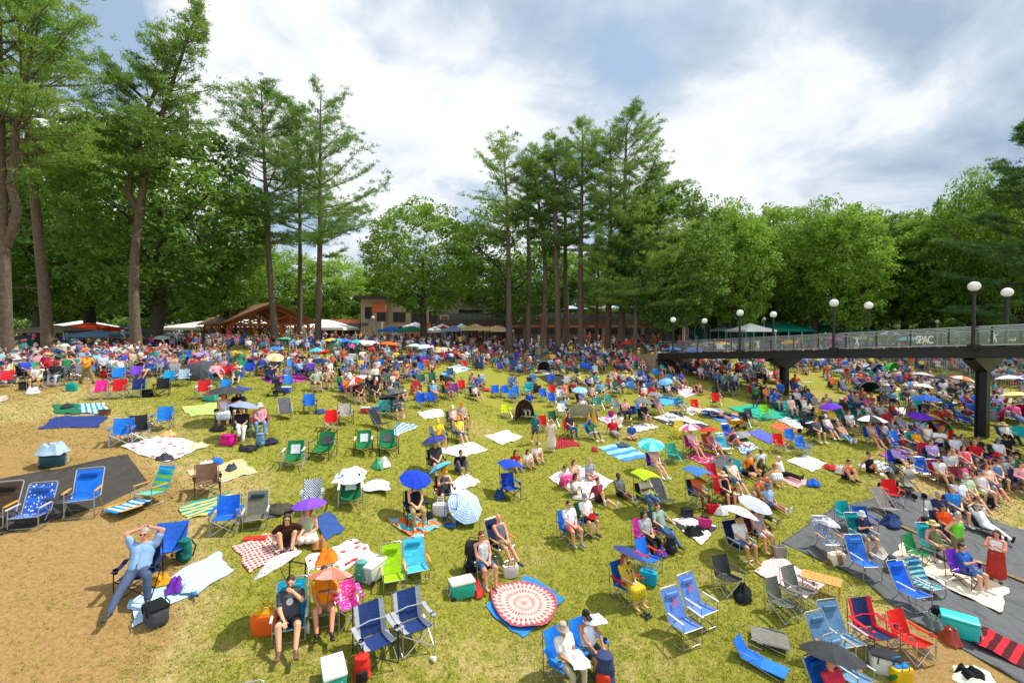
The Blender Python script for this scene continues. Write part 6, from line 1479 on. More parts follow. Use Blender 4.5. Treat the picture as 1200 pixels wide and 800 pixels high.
# ---- people who can be read one by one (pixel of the ground under the hips)
people('''
163 696 sprawl:behind tee.#86a6cc trousers.#4a5876 short.grey - r seat=quad.navy f=-28 g=1 sh=#3c3630 s=1.04
337 640 knees:rest tee.#3c2119 shorts.charcoal long.brown - l f=-18 g=1 sh=black
361 631 cross:lap tank.#b9c69a skirt.white bob.red - l f=-30 g=0 sh=0 u=#7a48d8//.44/.05/-.05
340 746 crossleg:eat tee.#4c4e54 shorts.charcoal beard.brown - l seat=beach.#1ba3c4 f=-22 sh=#6a4a34
380 728 chair:umb tee.#ef8f13 shorts.#b98d5e short.brown - r seat=beach.lime.white f=-20 sh=black u=#dd6f62/#e39484/.43/.32/.15
487 613 chair:lap tank.black trousers.#a8935f long.black - l seat=quad.navy f=-10 sh=0 u=royal//.50/-.35/-.1
511 556 chair:lap tee.#3a3b40 shorts.charcoal short.brown - l seat=quad.charcoal f=-6 u=#3a3f86//.48
521 592 chair:phone tank.#4b4d52 shorts.charcoal short.blond bucket.amber l seat=quad.maroon f=-12 u=#5db4dc//.46/.25/-.5
538 552 knees:lap tee.black trousers.#5d6168 short.black - m f=6 sh=0
566 680 chair:lap tank.#b9bcc0 shorts.denim pony.auburn - r seat=quad.charcoal f=-2 g=1 sh=0
588 655 chairout:lap tank.#63656a shorts.khaki bald.brown - r seat=tall.navy f=6 g=0 sh=#2a2c44
660 569 knees:knees tee.white skirt.pink pony.brown - r f=4 sh=0
671 560 knees:lap tank.cream shorts.white long.auburn - l f=4 sh=0
672 578 knees:knees tank.white skirt.white long.black - t f=10 sh=0
690 560 cross:lap tee.#9aa5b0 shorts.grey short.grey - r f=8 sh=0 pat=#9aa5b0/#e2e6ea/9
702 588 onekneeup:prop tee.#9a3848 shorts.charcoal short.brown - l f=10 sh=white
727 581 legs:lap tee.#6c6f70 shorts.black short.black - d f=8 sh=white
668 634 chair:lap tee.#e4e4ea shorts.#e2705c short.black - l seat=quad.blue f=0 sh=#6d7f9a
687 623 chair:lap tee.#efeae4 shorts.charcoal short.brown cap.grey l seat=quad.darkgreen f=2 sh=#2b2f3c
757 597 chair:phone tee.#d9cbb0 trousers.denim pony.black cap.black d seat=canopy.charcoal.lime f=2 sh=white
757 645 chair:lap tee.#a9aaac trousers.black long.black - m seat=quad.magenta f=4 sh=black
775 634 chairout:rest tee.#8fa596 trousers.#3f6a94 short.auburn - l seat=quad.charcoal f=8 sh=#4a3428
735 703 chair:lap tee.#c9b22a skirt.#c9b22a long.red - l seat=quad.blue.red f=6 sh=0 u=#33427a//.44/.2/.4 pat=#d9c23a/#5a2a8a/7
617 547 knees:knees tee.white shorts.white long.brown - l f=8 sh=#4a3428
603 549 knees:lap tee.#a83224 shorts.cream long.brown - l f=4
628 540 knees:lap tee.white shorts.khaki short.brown - l f=6
768 556 chairout:lap tee.#e3b7a8 shorts.beige bob.blond - l seat=quad.purple f=4 sh=white u=#37c0c0/#8fdfe0/.6/-.25/-.15
818 592 chair:eat tee.#d8653c shorts.khaki short.black - d seat=canopy.charcoal.#3f74b8 f=4 sh=black
849 590 chair:lap tank.black shorts.charcoal bob.grey sun.beige l seat=quad.red f=2 sh=0
860 575 chairout:lap tee.cream shorts.denim short.brown - l seat=quad.charcoal f=2
879 553 onekneeup:prop tank.#f0701a shorts.charcoal short.brown - r f=16 sh=0
871 556 lie:side tank.black shorts.black short.brown - l f=20 sh=0
886 581 knees:lap tank.#f0701a shorts.khaki short.black - m f=10 sh=0
893 575 knees:lap tank.#c8563a shorts.charcoal long.black - m f=8 sh=0
905 566 knees:lap tank.amber skirt.white bob.red - l f=6 sh=0
916 557 legs:prop long.white trousers.black short.white - l f=30 sh=charcoal
902 593 legs:lap tee.#8fb4d8 shorts.denim short.black cap.denim t f=10 sh=white
991 561 knees:lap tank.#f06a1a shorts.navy short.brown - l f=12 sh=black g=1
868 655 chair:lap tee.#dcdcd8 shorts.denim short.black - m seat=tall.navy f=2 sh=0 u=#c4c6d2//.58/-.15/.3
888 640 chair:lap tank.#9a9ca4 shorts.#c9ced6 bob.auburn - r seat=quad.maroon f=4 sh=0 u=#b9bccb//.55/-.25/.2
1012 645 chair:phone tee.#232c4e shorts.grey short.grey bucket.#d8dde2 l seat=tall.teal f=-6 sh=0
1098 652 chairout:rest tank.#77805a shorts.#8a8f64 bob.auburn straw.#dcb874 r seat=beach.turquoise f=-4 sh=0
1102 620 chair:lap tee.#2d3350 shorts.slate short.grey - l seat=quad.white f=-4
1107 633 chair:lap tee.#f0501a trousers.#39415c short.black - m seat=quad.navy f=-6
1118 612 chair:lap tee.#2b7fd0 shorts.slate short.grey - l seat=quad.charcoal f=-4
1121 661 stand:hips tank.#6fd23a shorts.#77775a short.grey - l f=10 sh=charcoal
1167 683 stand:phone tank.#efecea skirt.#b5392e long.brown - r s=.93 f=-60 sh=#4a3428
1155 625 lounge:behind tee.#d8dade trousers.#e6e6e4 short.brown cap.#7d8a80 l seat=recliner.charcoal f=4 sh=black
1127 600 chairout:lap tee.#dfe0e4 shorts.khaki short.brown cap.charcoal t seat=quad.#8a2a4a f=-2
1136 594 chairout:lap tee.#b7c8a8 shorts.khaki short.grey cap.#b9bda4 l seat=quad.lime f=-2
1150 588 chair:lap tank.#e3e1ea shorts.white bun.auburn cap.slate l seat=quad.grey f=-2
1160 580 chairout:lap tank.#e6c9b4 shorts.denim long.auburn - r seat=quad.charcoal f=-2 sh=0
1168 572 chair:lap tank.#5a86b8 shorts.slate short.brown cap.navy l seat=quad.navy f=-2
1178 568 chairout:rest tee.#8f9296 shorts.#b0565c short.grey cap.grey r seat=quad.charcoal f=-2
1103 566 chair:lap tee.#d8d6d0 shorts.#b98d6a short.brown cap.navy l seat=beach.red.blue f=-2
1113 562 chair:lap tee.#b8bac0 shorts.beige bob.black - l seat=quad.charcoal f=-2
1120 558 chairout:eat tee.#c9bca6 shorts.khaki bob.blond - r seat=quad.slate f=-2
1132 555 chairout:lap tank.#e8536a shorts.#c9876e long.brown - r seat=quad.charcoal f=-4 sh=0
1120 541 chair:lap tee.#d6d6de shorts.denim short.brown cap.navy l seat=quad.charcoal f=-2
1129 539 chair:lap tee.#8a6a5c shorts.slate bob.brown - l seat=quad.navy f=-2
1149 541 chairout:lap tee.#1c1d20 trousers.#1c1d20 short.black - m seat=quad.charcoal f=6
1171 545 chair:lap tee.#d9d9dd shorts.slate short.brown cap.denim l seat=quad.charcoal f=2
1180 541 chair:lap tee.#16171a trousers.black short.black cap.black m seat=quad.navy f=2
1179 518 chairout:lap tee.#e2e2e0 trousers.black short.brown sun.beige l seat=bucket.navy f=14 sh=charcoal
1020 553 onekneeup:prop tank.black brief.black bun.brown - m f=16 sh=0
1076 529 chairout:lap tee.#e59a1c shorts.navy short.brown cap.royal l seat=beach.teal f=10
957 517 chair:lap tee.#5a5d62 shorts.#4a4a44 short.brown - l seat=quad.charcoal f=4 sh=white
970 512 chairout:lap tank.#e8e9ee shorts.denim short.brown cap.#cfd3d8 l seat=quad.charcoal f=6 sh=white
988 516 lounge:lap tee.#b58a64 trousers.#7fa0c2 bob.blond - l seat=recliner.charcoal f=4 sh=white
996 508 chair:lap tee.#c9ccd2 shorts.#8a6a5a short.brown - l seat=quad.charcoal f=4
990 499 stand:side tee.#26272b shorts.#6f6a62 short.brown cap.#d05a6a r f=30 sh=black
1022 521 chairout:lap tank.#cfc0b0 shorts.#b09a86 bob.blond - r seat=quad.blue f=2 sh=0 u=white/charcoal/.75/.05/.05
1037 520 chairout:lap tank.#98a4b0 shorts.slate long.brown - r seat=quad.blue f=2 sh=0
1048 519 chairout:lap tee.#6b6470 shorts.#6a4a4a bob.auburn - r seat=quad.navy f=2 sh=0
1058 514 chairout:lap tee.#7f858c shorts.#c0a890 short.grey cap.slate l seat=quad.charcoal f=4
927 487 chair:lap tee.#e5b8a6 trousers.#c9a894 bob.grey - l seat=quad.turquoise f=2
898 472 chair:lap tee.#f08a2a shorts.slate short.black - m seat=quad.charcoal f=-10
885 478 stand:side tank.#2a7a3c shorts.charcoal short.black - d f=190 pat=#2a7a3c/#e8b82a/5
914 474 stand:side tee.#2360b0 shorts.slate short.brown - l f=180
935 478 chairout:lap tee.#c9ced8 shorts.navy short.brown cap.rose l seat=quad.charcoal f=2
945 474 chair:lap tee.#363a48 shorts.slate long.brown - l seat=quad.navy f=2
943 486 chairout:lap tank.#d8cfd0 shorts.#c58f7a bob.brown - l seat=quad.charcoal f=4 sh=0
955 484 chairout:lap tee.#8d8f96 shorts.beige short.brown - l seat=quad.charcoal f=4
860 521 onekneeup:prop tank.#4a2a4a shorts.#c48a6a bun.brown - r f=20 sh=0
812 533 chairout:lap tee.#ecc4c6 shorts.#d86a86 bob.grey - r seat=quad.magenta f=4 sh=0 u=#e8558a/white/.55
834 531 chairout:lap tank.#a86a7a shorts.#8f6a8a bob.brown - r seat=beach.coral f=4 sh=0 u=#e2402a//.5
755 497 chair:lap tee.#2a2b2f shorts.grey short.brown - r seat=quad.charcoal f=8 sh=white u=#6f7278//.6
770 485 chairout:lap tee.#a382a2 shorts.#b98aa0 bob.blond - l seat=quad.charcoal f=8 sh=0 u=#84878c//.5
755 470 chair:lap tee.#e2ddd6 shorts.red short.brown cap.white l seat=quad.crimson f=4
766 470 chair:lap tee.#b8322e shorts.slate bob.brown - r seat=quad.red f=4
783 466 chairout:lap tee.#efefef shorts.#8a6a52 short.black cap.black t seat=quad.charcoal f=8 u=#79b4e0//.55/-.1/-.4
668 511 chair:lap tee.#2a2c33 trousers.#34608e long.auburn - l seat=quad.red f=4
627 520 walk:side tee.#2f6f74 shorts.#55565a short.black bucket.teal m f=-4
646 529 stand:side tee.#e0cfb8 skirt.#e0cfb8 bob.blond - l f=150 sh=white
616 489 chair:lap tee.#e6e2dc trousers.white bob.brown - r seat=quad.brown f=0
514 524 chair:phone tee.#f0c91c shorts.#5a3a4a short.brown cap.yellow l seat=quad.denim f=2 sh=0
539 518 chairout:lap tee.#f2cf3a shorts.denim short.brown cap.amber l seat=quad.grey f=4 sh=white
531 503 chair:lap tank.#e3d0c4 shorts.slate short.brown cap.white r seat=quad.charcoal f=2
542 500 chair:lap tee.#b8a090 shorts.khaki short.brown cap.orange l seat=quad.grey f=4
508 469 chair:lap tee.#78b4dc shorts.#d8b79a short.grey cap.white r seat=quad.charcoal f=4
518 455 bend:reach tee.#6aa8e0 shorts.black short.brown - l f=150
466 490 chair:phone tee.#5f7684 shorts.#6b5a52 short.brown - r seat=quad.teal f=0 sh=0 u=#5b5e63//.6
421 472 chair:lap tee.#5a2a32 shorts.charcoal short.brown - r seat=quad.charcoal f=4 u=#e03228/white/.62/-.2/-.4
440 470 chair:lap tee.#1f2023 shorts.#4a4a44 short.red - l seat=quad.charcoal f=2
456 464 chair:lap tank.#6b7078 skirt.#7c828a bob.brown - l seat=quad.charcoal f=2 u=#4b4d52//.55
371 458 chair:rest tee.#9fb09a shorts.#a58f6c short.grey - l seat=quad.charcoal f=0 sh=black
384 455 chair:rest tee.#b09a7c shorts.#8f6a52 short.brown - m seat=quad.charcoal f=0
411 452 chair:lap tee.#4a3c34 shorts.#c0a184 long.brown - l seat=quad.darkgreen f=0
428 450 chair:phone tee.#7c8088 shorts.slate short.black - l seat=quad.grey f=0
440 450 chair:lap tee.#d8dcd0 shorts.slate short.brown - l seat=quad.palegreen f=0
453 448 chair:lap tee.#1c1d21 shorts.charcoal short.black - m seat=quad.charcoal f=0
464 453 chair:lap tank.#f07a1c shorts.#4d5056 short.black - m seat=quad.charcoal f=2
403 434 stand:side tee.#c8623a shorts.charcoal short.brown - l f=10 sh=white
423 437 chair:lap tee.#d8b23a shorts.beige bob.brown - l seat=quad.slate f=4
263 497 chair:eat tank.#dfe0ea skirt.#c9d2e0 long.brown - r seat=quad.darkgreen f=-14 u=#3e3f44//.72/.05/.05
280 494 chair:phone tee.#1f2024 shorts.charcoal long.brown - l seat=quad.darkgreen f=-10
283 515 crossleg:lap tee.#24252a trousers.#e3e0da short.grey - l seat=quad.darkgreen f=-14 u=#8a98b8//.55
305 508 chair:lap long.#d79aa4 trousers.#6f9cc8 bob.grey bucket.white r seat=quad.red f=-10
44 456 chair:eat tee.#e9e7e3 shorts.#9c8f68 short.black - m seat=quad.charcoal f=-20 sh=white
64 452 chair:lap tee.#24262c trousers.#a9b8cc short.black - d seat=quad.darkgreen f=-20
54 440 chair:lap tee.#b0184a shorts.slate short.grey straw.beige l seat=quad.teal f=-26
78 441 chair:rest tank.#2c8a5a skirt.#2c8a5a bob.brown - r seat=quad.slate f=-14
90 438 chair:lap tank.#3a9a86 skirt.#e03a8a long.brown - r seat=quad.charcoal f=-10
102 450 walk:phone tee.#f39a12 trousers.#8f7c4a short.grey cap.#3a78b8 l f=34 sh=black
121 439 chair:lap tee.#b9c3d8 shorts.slate short.black - l seat=quad.denim f=0
134 441 chairout:lap tee.#e3e6ee shorts.#3d5a86 short.brown - l seat=quad.sky f=4
156 441 stand:lap tank.#9fb49a skirt.#b4c4a4 long.blond - l f=40
165 441 chair:phone tee.#1d1e21 shorts.black bob.blond - l seat=quad.charcoal f=0
226 439 chair:lap tank.#d05a34 shorts.charcoal bob.brown - r seat=quad.blue f=-4
240 438 chair:lap tank.#b98a6c shorts.slate long.brown - l seat=quad.charcoal f=-4 sh=0
321 441 chair:lap tee.#5b5e66 shorts.slate short.brown - l seat=quad.charcoal f=0 u=#ead9b0/#e0b46a/.55/-.5/0
322 428 chair:lap tee.#3a3f48 shorts.slate short.brown - l seat=quad.charcoal u=#2f78b4//.6
371 431 chair:lap tee.#d7d3cc shorts.slate short.brown - l seat=quad.turquoise u=#49b4d8//.55
381 434 chair:lap tank.#e3b8a6 shorts.white bob.brown - r seat=quad.charcoal u=#e02a24//.5
547 430 stand:phone tee.#eceef0 trousers.#6f8a6c short.brown - l f=60
559 434 stand:side tee.#7a5a78 skirt.#35425a bob.brown - l f=10
564 434 stand:side tee.#43557c skirt.#35527e long.brown - l f=-10
637 433 knees:knees tank.#2c2d30 shorts.#c09070 long.brown - r f=4
641 433 knees:lap tee.#8a6a54 shorts.slate bob.brown - r f=6
673 429 chair:lap tank.#e8735a shorts.denim bob.brown - r seat=beach.denim
703 433 chairout:rest tee.#e6e0d8 trousers.#e0ddd4 short.brown straw.cream r seat=quad.beige f=8
697 442 chair:lap tee.#8fb4d0 shorts.#c9a186 short.brown - l seat=quad.blue
721 448 chair:lap tank.#d69a86 shorts.#c98f7a short.brown cap.orange r seat=beach.silver f=4 sh=0
661 468 chair:lap tank.#ef6048 shorts.#c58a6a short.brown - r seat=quad.blue
672 466 chair:lap tee.#a01e34 shorts.#b98a6c short.brown - r seat=quad.charcoal
682 472 chair:lap tank.#d9b8c0 shorts.magenta bob.brown - l seat=quad.grey
694 471 chair:lap tank.#c9b49a shorts.#c0a286 long.black - m seat=quad.slate
705 466 chair:lap tee.#6ab0cc shorts.slate short.grey cap.denim l seat=quad.teal
814 460 knees:prop tank.#1e1f22 brief.black bun.brown - m f=8 sh=0
820 460 onekneeup:prop none.red shorts.navy short.brown - r f=10 sh=0
843 490 lie:lap tank.#1f2024 shorts.charcoal short.black - m f=40 sh=0 u=#e0e2e6//.6/.1/.3
851 487 lie:side none.red shorts.slate short.brown - r f=44 sh=0
663 800 chair:lap tee.#d9d6cf trousers.#b8a98e short.grey bucket.#b3a693 t seat=quad.#1f7fe0 f=0 ck=dict(scale=1.06)
690 783 chair:reach tank.#e9e7ee shorts.#3c3d42 short.black cap.#26272a t seat=quad.#1f7fe0 f=0
982 838 low:lap tee.#d8384e shorts.slate short.auburn - r seat=beach.blue f=0 u=#3a3b3e//.58/.2/.2
753 435 chair:lap tee.#9a6a5a shorts.charcoal short.brown - l seat=quad.blue
748 413 chair:lap tee.red trousers.beige short.brown - r seat=quad.charcoal
759 414 chairout:lap tee.white trousers.#a89a8a short.brown - l seat=quad.charcoal
763 433 chair:lap tee.#8a5a50 shorts.slate short.brown - l seat=quad.slate
776 437 chair:lap tee.turquoise shorts.slate bob.brown - l seat=beach.charcoal u=#1f2023//.6/-.5/.2
786 438 chair:lap tank.#c9a48a shorts.navy bob.brown - l seat=beach.navy u=#26272b//.6/-.5/-.2
1085 492 chair:lap tee.#5a4a48 shorts.slate short.brown - l seat=quad.charcoal u=#2160c8//.75
1062 476 chair:lap tee.#4a4438 shorts.#5a5a4a short.brown cap.charcoal l seat=quad.teal
1022 482 chair:lap tank.#8a4a3a shorts.slate bob.red - r seat=quad.charcoal
1036 480 chair:lap tee.#5a5e66 shorts.#c9a286 short.brown - r seat=quad.charcoal u=#4a4c52//.55
1104 462 chair:lap tee.#4a4e5a shorts.slate short.brown - l seat=quad.navy u=#2e2f34//.6
1114 464 chair:lap tee.#6a5a5a shorts.slate bob.brown - l seat=quad.charcoal
1127 464 chair:lap tee.#3f434a shorts.slate short.brown - l seat=quad.charcoal u=#e8622c/#e8e2dc/.8
1085 470 lounge:lap tee.#5a6068 shorts.slate short.brown - l seat=recliner.teal u=#e9e8ee//.6
1080 458 chair:lap none.red shorts.slate short.brown - m seat=quad.charcoal u=#b4b2b0//.7
''')
# ---- empty chairs
chairs('''
36 616 beach.#dfe6ef.#3a68c0 f=-30 pat=#2f63c8/#e6ecf4/10 
98 603 tall.#1d6fd6.#1a5fc0 f=-26 arm=#d99a2a
150 600 folded.#2a78c8 f=-70 pat=#2a78c8/#bfe3f2/5/stripe arm=#d99a2a
178 588 beach.lime.#2aa5dc f=-62 pat=#8fd01c/#2aa5dc/4/stripe
197 660 bucket.#2a63c8.#8fb0bd f=-30
-6 616 beach.#4a3a2c.#2e2a26 f=-30 arm=#d99a2a
243 580 quad.#6b5340 f=-10
265 622 quad.#1a63d0 f=-28
300 616 beach.#6a6a5c.#2a4a5a f=-22
366 600 quad.navy f=-24 pat=#20263f/#dfe4ea/14/check
411 594 hammock.#14663c.#e8f0ee f=-14
461 688 beach.#9fd01a.#8abf14 f=-22 arm=#d9a25a
488 676 beach.#49c0dc.#2fa5c6 f=-14
408 728 kids.#ee3fa0 f=-6 pat=#ee3fa0/#f6c3dc/8
440 775 padded.#243a6e.#a4a7ae f=-8 s=1.05
484 755 padded.#243a6e.#a4a7ae f=-8 s=1.05
276 900 beach.#d8dade f=-30
344 548 hammock.#17703f.#c9ccd0 f=-28
378 537 hammock.#17703f.#4a4d50 f=-34
426 532 hammock.#17703f.#d5d8da f=-18
455 532 hammock.#17703f.#55585c f=-8
388 504 quad.#d8201e f=-14
405 497 quad.#a9a39a f=-10 pat=#b5aea5/#5a4a4a/9
335 490 recliner.#5f6064 f=-6
363 484 quad.#1f6fd0 f=-10
339 457 quad.#2f7fd0 f=0
341 436 quad.#3f94e0 f=0
143 521 quad.#1f74d4 f=-8
163 517 quad.#2b2c30 f=2
191 503 quad.#2280d8 f=-22
115 468 quad.#f02f92 f=-26
138 467 quad.#d0202c f=-26
160 465 quad.#233a72 f=-24
137 450 quad.#2585e0 f=-20
158 447 quad.#8a4ad0 f=-20
190 464 quad.#26272b f=-20
196 454 quad.#23a5d6 f=-24
214 452 quad.#a8c0d0.#dde2e6 f=-16
220 430 quad.#2f86e0 f=-20
228 427 quad.#e0301e f=-16
255 440 quad.#c83c26 f=-16
264 446 quad.#d2201f f=-14
275 445 quad.#d2201f f=-12
283 437 quad.#2aa56a f=-14
292 441 quad.#1f4fc0 f=-18
238 467 quad.#c8242e.#e8e4e2 f=-20
263 464 quad.#2a8ee0.#6a6d72 f=-20
7 453 quad.#e02a3a.#9a9da2 f=-20
20 441 beach.#d8c83a f=-14 pat=#d8c83a/#3a6ab8/6/stripeu
37 443 quad.#3aa58a.#dfe6e2 f=-14
43 434 quad.#14808a f=-14
73 447 quad.#6a6d74 f=-10
95 445 quad.#7a7d82 f=-10
493 478 quad.#1c58c4 f=-8
506 476 quad.#1c58c4 f=-2
411 433 quad.#d9dcdf f=-4
446 434 quad.#2a6fd0 f=-4
450 488 quad.#17b0ae f=-20 pat=#17b0ae/#e07a3a/6
445 502 recliner.#2f2f33.#e0502a f=30
533 465 quad.#8a3f96 f=-6
542 460 quad.#d8241f f=-4
555 464 quad.#3a7a4a f=0
581 466 quad.#1d6fd8 f=-4
592 466 quad.#1d6fd8 f=-4
594 490 quad.#cfd81a f=-4
494 452 quad.#2f6a5a f=-6
507 450 quad.#2f6a5a f=-2
494 437 quad.#2a70d4 f=0
545 433 quad.#d8241f f=0
479 440 quad.#b08abf f=0
528 444 quad.#3a6a64 f=0
598 584 canopy.#1d3fae.#1f46b8 f=0
605 466 quad.#2380dc f=0
602 471 quad.#1f6ad0 f=40
638 470 quad.#2463d0 f=0
648 464 quad.#d8201e f=0
648 476 quad.#2060cc f=0
658 470 quad.#dcdcda f=0
647 451 quad.#1f56c8 f=4
676 442 quad.#22382c f=0
684 435 quad.#2070d8 f=4
702 480 quad.#3a8a78 f=0
714 477 quad.#4a9a86 f=0
723 484 quad.#8d9096 f=0
649 500 quad.#2c5a3e f=0
637 505 quad.#c8281e f=-6
751 446 quad.#1f62c8 f=0
760 446 quad.#2a3658 f=0
770 443 quad.#2586dc f=4
798 512 deck.#efc914 f=0
790 541 quad.#2f9a84 f=4 frame=turquoise
778 592 recliner.#4a4c50 f=6
760 668 quad.#1f70d8.#d8241f f=6
802 752 tall.#5d82c8.#6f92d4 f=-6 arm=#c9ccd0
821 732 tall.#5d82c8.#6f92d4 f=-2 arm=#c9ccd0
853 692 quad.#35363a f=-4
838 568 quad.#c41f30 f=0
816 483 quad.#e0281e f=0
840 476 quad.#e0281e f=0
849 530 beach.#3fb4d0.#d8dcdc f=0
856 516 beach.#1f4fb0 f=0
873 501 quad.#2e2f33 f=0
880 497 quad.#4a4c50 f=0
840 466 quad.#2b2c2f f=0
850 464 quad.#2b2c2f f=0
860 463 quad.#2b2c2f f=0
899 491 quad.#7ecb1c f=4
914 529 quad.#d8271e f=-4
929 523 quad.#2a72d0 f=0
942 533 quad.#2a72d0 f=6
961 493 deck.#e9b81a f=0
948 490 deck.#e8e8e4 f=0
971 650 tall.#8c93a6.#c9ced8 f=-6 pat=#8c93a6/#e2e5ec/9
993 618 quad.#139a9a f=-6
1013 625 quad.#1f4aa8 f=-10
1014 676 tall.#2a6cc4.#3f80d0 f=-2 arm=#b9bcc0
1070 712 tall.#1a62d8.#1a5ccc f=-4 arm=#b9bcc0
1088 696 beach.#8fd0c0.#2f6a9a f=4 pat=#8fd0c0/#2f6a9a/5/stripe
1046 590 quad.#d41f22 f=-8
1040 602 recliner.#8a7f78 f=0
1024 762 padded.#26335e.#d8263a f=-4 s=1.1
1068 768 quad.#d8251c f=-4 s=1.05
990 770 tall.#5f87a8.#547a9a f=-4
978 786 tall.#5f87a8.#547a9a f=-4
1000 806 beach.#6a90ae f=-4
917 722 quad.#5d6358 f=-4
936 707 quad.#6a6d64 f=2
902 755 folded.#77736a f=50 arm=#4a4c50
893 782 lounge.#1f68d8.#2a78e4 f=30 s=.8
1085 560 beach.#1f6fd4 f=-12 pat=#1f6fd4/#e08a2a/3
1086 541 quad.#b81f34 f=0
1105 483 quad.#2a5a44 f=0
1113 487 quad.#2a5a44 f=0
1120 489 quad.#2a5a44 f=0
1197 520 quad.#1fa0a8 f=0
1052 526 quad.#2a80d8 f=8
''')
# ------------------------------------------------------------------ kit lying about, read one by one
def X(px, py, h=0): p = on(px, py); p.z += h; return p
fa_ = lambda a: R(a)
CL = lambda px, py, a, b, l, lab, s=1.0, sh=None, w=True: K(cooler(X(px, py), fa_(a), b, l, s, w), 'cooler', lab, sh or ' '.join(lab.split()[:4]) if ' cool' not in lab else lab[:lab.index(' cool')] + ' cool box')
CL(541, 698, 24, '#18a892', 'white', 'teal wheeled cool box with a white lid beside the vest-topped couple')
CL(391, 806, -62, '#17a08c', '#eef2f2', 'teal cool box with a blue rimmed white lid near the navy camp chairs', 1.0, None, False)
CL(437, 678, 70, '#b9bcb6', '#f0f0ee', 'grey cool box with a white lid behind the lime beach chair', 1.05)
CL(1124, 744, -38, '#23b7b0', '#2cc4bc', 'large turquoise cool box with a matching lid on the mesh sheet', 1.15, 'large turquoise cool box', False)
CL(62, 546, 40, '#1f4a5a', '#22505f', 'dark blue wheeled cool box under a pile of denim', .95, 'dark blue cool box')
CL(247, 470, 0, '#1fa59a', '#d83a3a', 'teal cool box with a red lid between the red and white chairs', .9)
CL(428, 484, 10, '#d02a2a', '#e8e6e2', 'small red cool box with a white lid by the red umbrella', .75, None, False)
CL(489, 423, 0, '#c8202c', '#e9e6e2', 'red cool box with a white lid at the edge of the dense crowd', 1.1)
CL(469, 424, 0, '#1c4fc0', '#1c4fc0', 'royal blue cool box on light blue towels', 1.0, None, False)
CL(335, 460, 0, '#1f5fd0', '#e6e8ec', 'blue cool box beside the dark folded stroller', .8)
CL(858, 588, 20, '#a3202c', '#c8c4c0', 'maroon cool box with a grey lid behind the sun-hatted woman', .8)
CL(1062, 503, 0, '#2f7fd0', '#e6e8ec', 'blue and white cool box by the reclining trio', .8)
CL(1130, 456, 0, '#1f5fb0', '#2468c0', 'blue cool box beside the orange and white parasol', .9)
CL(990, 474, 10, '#b8242c', '#e6e2de', 'red cool box on a white sheet beyond the bridge column', 1.0)
CL(727, 431, 8, '#2a80d0', '#f0f0ee', 'blue cool box with white lid beside the sleeping man', .9)
K(softbox(X(183, 729), R(-35), '#4a4a52'), 'cool bag', 'dark grey soft cool bag on the corner of the pale blue towel', 'dark grey cool bag')
K(softbox(X(805, 606), R(10), '#33363a', scale=.9), 'cool bag', 'black square cool bag behind the pink basket', 'black cool bag')
K(softbox(X(1036, 786), R(-30), '#e6e4de', '#2e2f33', 1.2), 'cool bag', 'white soft cool bag with black straps beside the navy and red chair', 'white cool bag')
K(softbox(X(741, 484), R(-10), '#1f50a8', scale=1.2), 'cool bag', 'navy blue cool bag beside the grey camp chair', 'navy cool bag')
K(softbox(X(30, 456), R(5), '#3c3f44'), 'cool bag', 'charcoal cool bag next to the man eating in a white shirt', 'charcoal cool bag')
K(softbox(X(172, 465), R(10), '#1f2023'), 'cool bag', 'black cool bag between navy and black camp chairs', 'small black cool bag')
K(softbox(X(268, 521), R(-14), '#e0208a', '#d01880', 1.05), 'cool bag', 'hot pink cool bag beside the woman in white trousers', 'hot pink cool bag')
K(softbox(X(124, 442), R(-10), '#d8301e', '#8a2018'), 'cool bag', 'red cool bag behind the walking man in orange', 'red cool bag')
K(softbox(X(455, 481), R(20), '#26272a', '#2c2d30', 2.2), 'covered table', 'big black draped cube behind the shaded reader', 'black draped cube')
BPK = lambda px, py, a, c, c2, lab, s=1.0: K(backpack(X(px, py), fa_(a), c, c2, s), 'backpack', lab, lab.split(' backpack')[0] + ' backpack')
BPK(217, 657, -20, '#14685c', '#0f5048', 'teal backpack beside the blue sling chair')
BPK(423, 681, -20, '#5c9a8a', '#4a8476', 'sage green backpack leaning by the grey cool box')
BPK(424, 797, 20, '#d83024', '#26272a', 'red and black backpack under the front navy camp chair', .95)
BPK(786, 648, 20, '#2a2b2f', '#35373c', 'black backpack by the feet of the man in jeans', 1.1)
BPK(505, 783 + 30, 0, 'charcoal', 'grey', 'grey backpack on bare grass close to the viewer', .01) if False else None
BPK(708, 803, -20, '#3a4468', '#d8401e', 'bulging navy and orange backpack in front of the capped man', 1.35)
BPK(1098, 728, 30, '#1d1e22', '#2a2b30', 'black backpack under the blue beach chair on the mesh', .8)
BPK(1045, 668, 40, '#3a4258', '#4a526a', 'slate backpack at the corner of the cream canvas', .9)
BPK(305, 523, 0, '#6d8fa8', '#5a7a92', 'grey blue backpack at the feet of the woman in a white hat')
BPK(837, 465 + 6, 0, '#22356a', '#2a3f7a', 'navy backpack behind the three black chairs', .9)
BPK(1160, 605 - 10, 30, '#17181b', '#222327', 'black backpack behind the reclining man in the cap', .9)
BPK(1084, 622, 20, '#202125', '#b0202c', 'black and red round backpack near the man in orange')
TB = lambda px, py, a, c, c2, lab, s=1.0, pat=None: K(tote(X(px, py), fa_(a), c, c2, s, pat), 'tote bag', lab, ' '.join(lab.split()[:3]) if ' tote' not in lab else lab.split(' tote')[0] + ' tote bag')
TB(311, 742, 10, '#e2611a', '#e2a01a', 'orange tote bag behind the man under the printed umbrella', 1.1)
TB(760, 684, -30, '#1fa3c8', '#1890b4', 'turquoise printed tote bag beside the woman in a yellow dress', 1.05, ('#e8d23a', 'floral', 9))
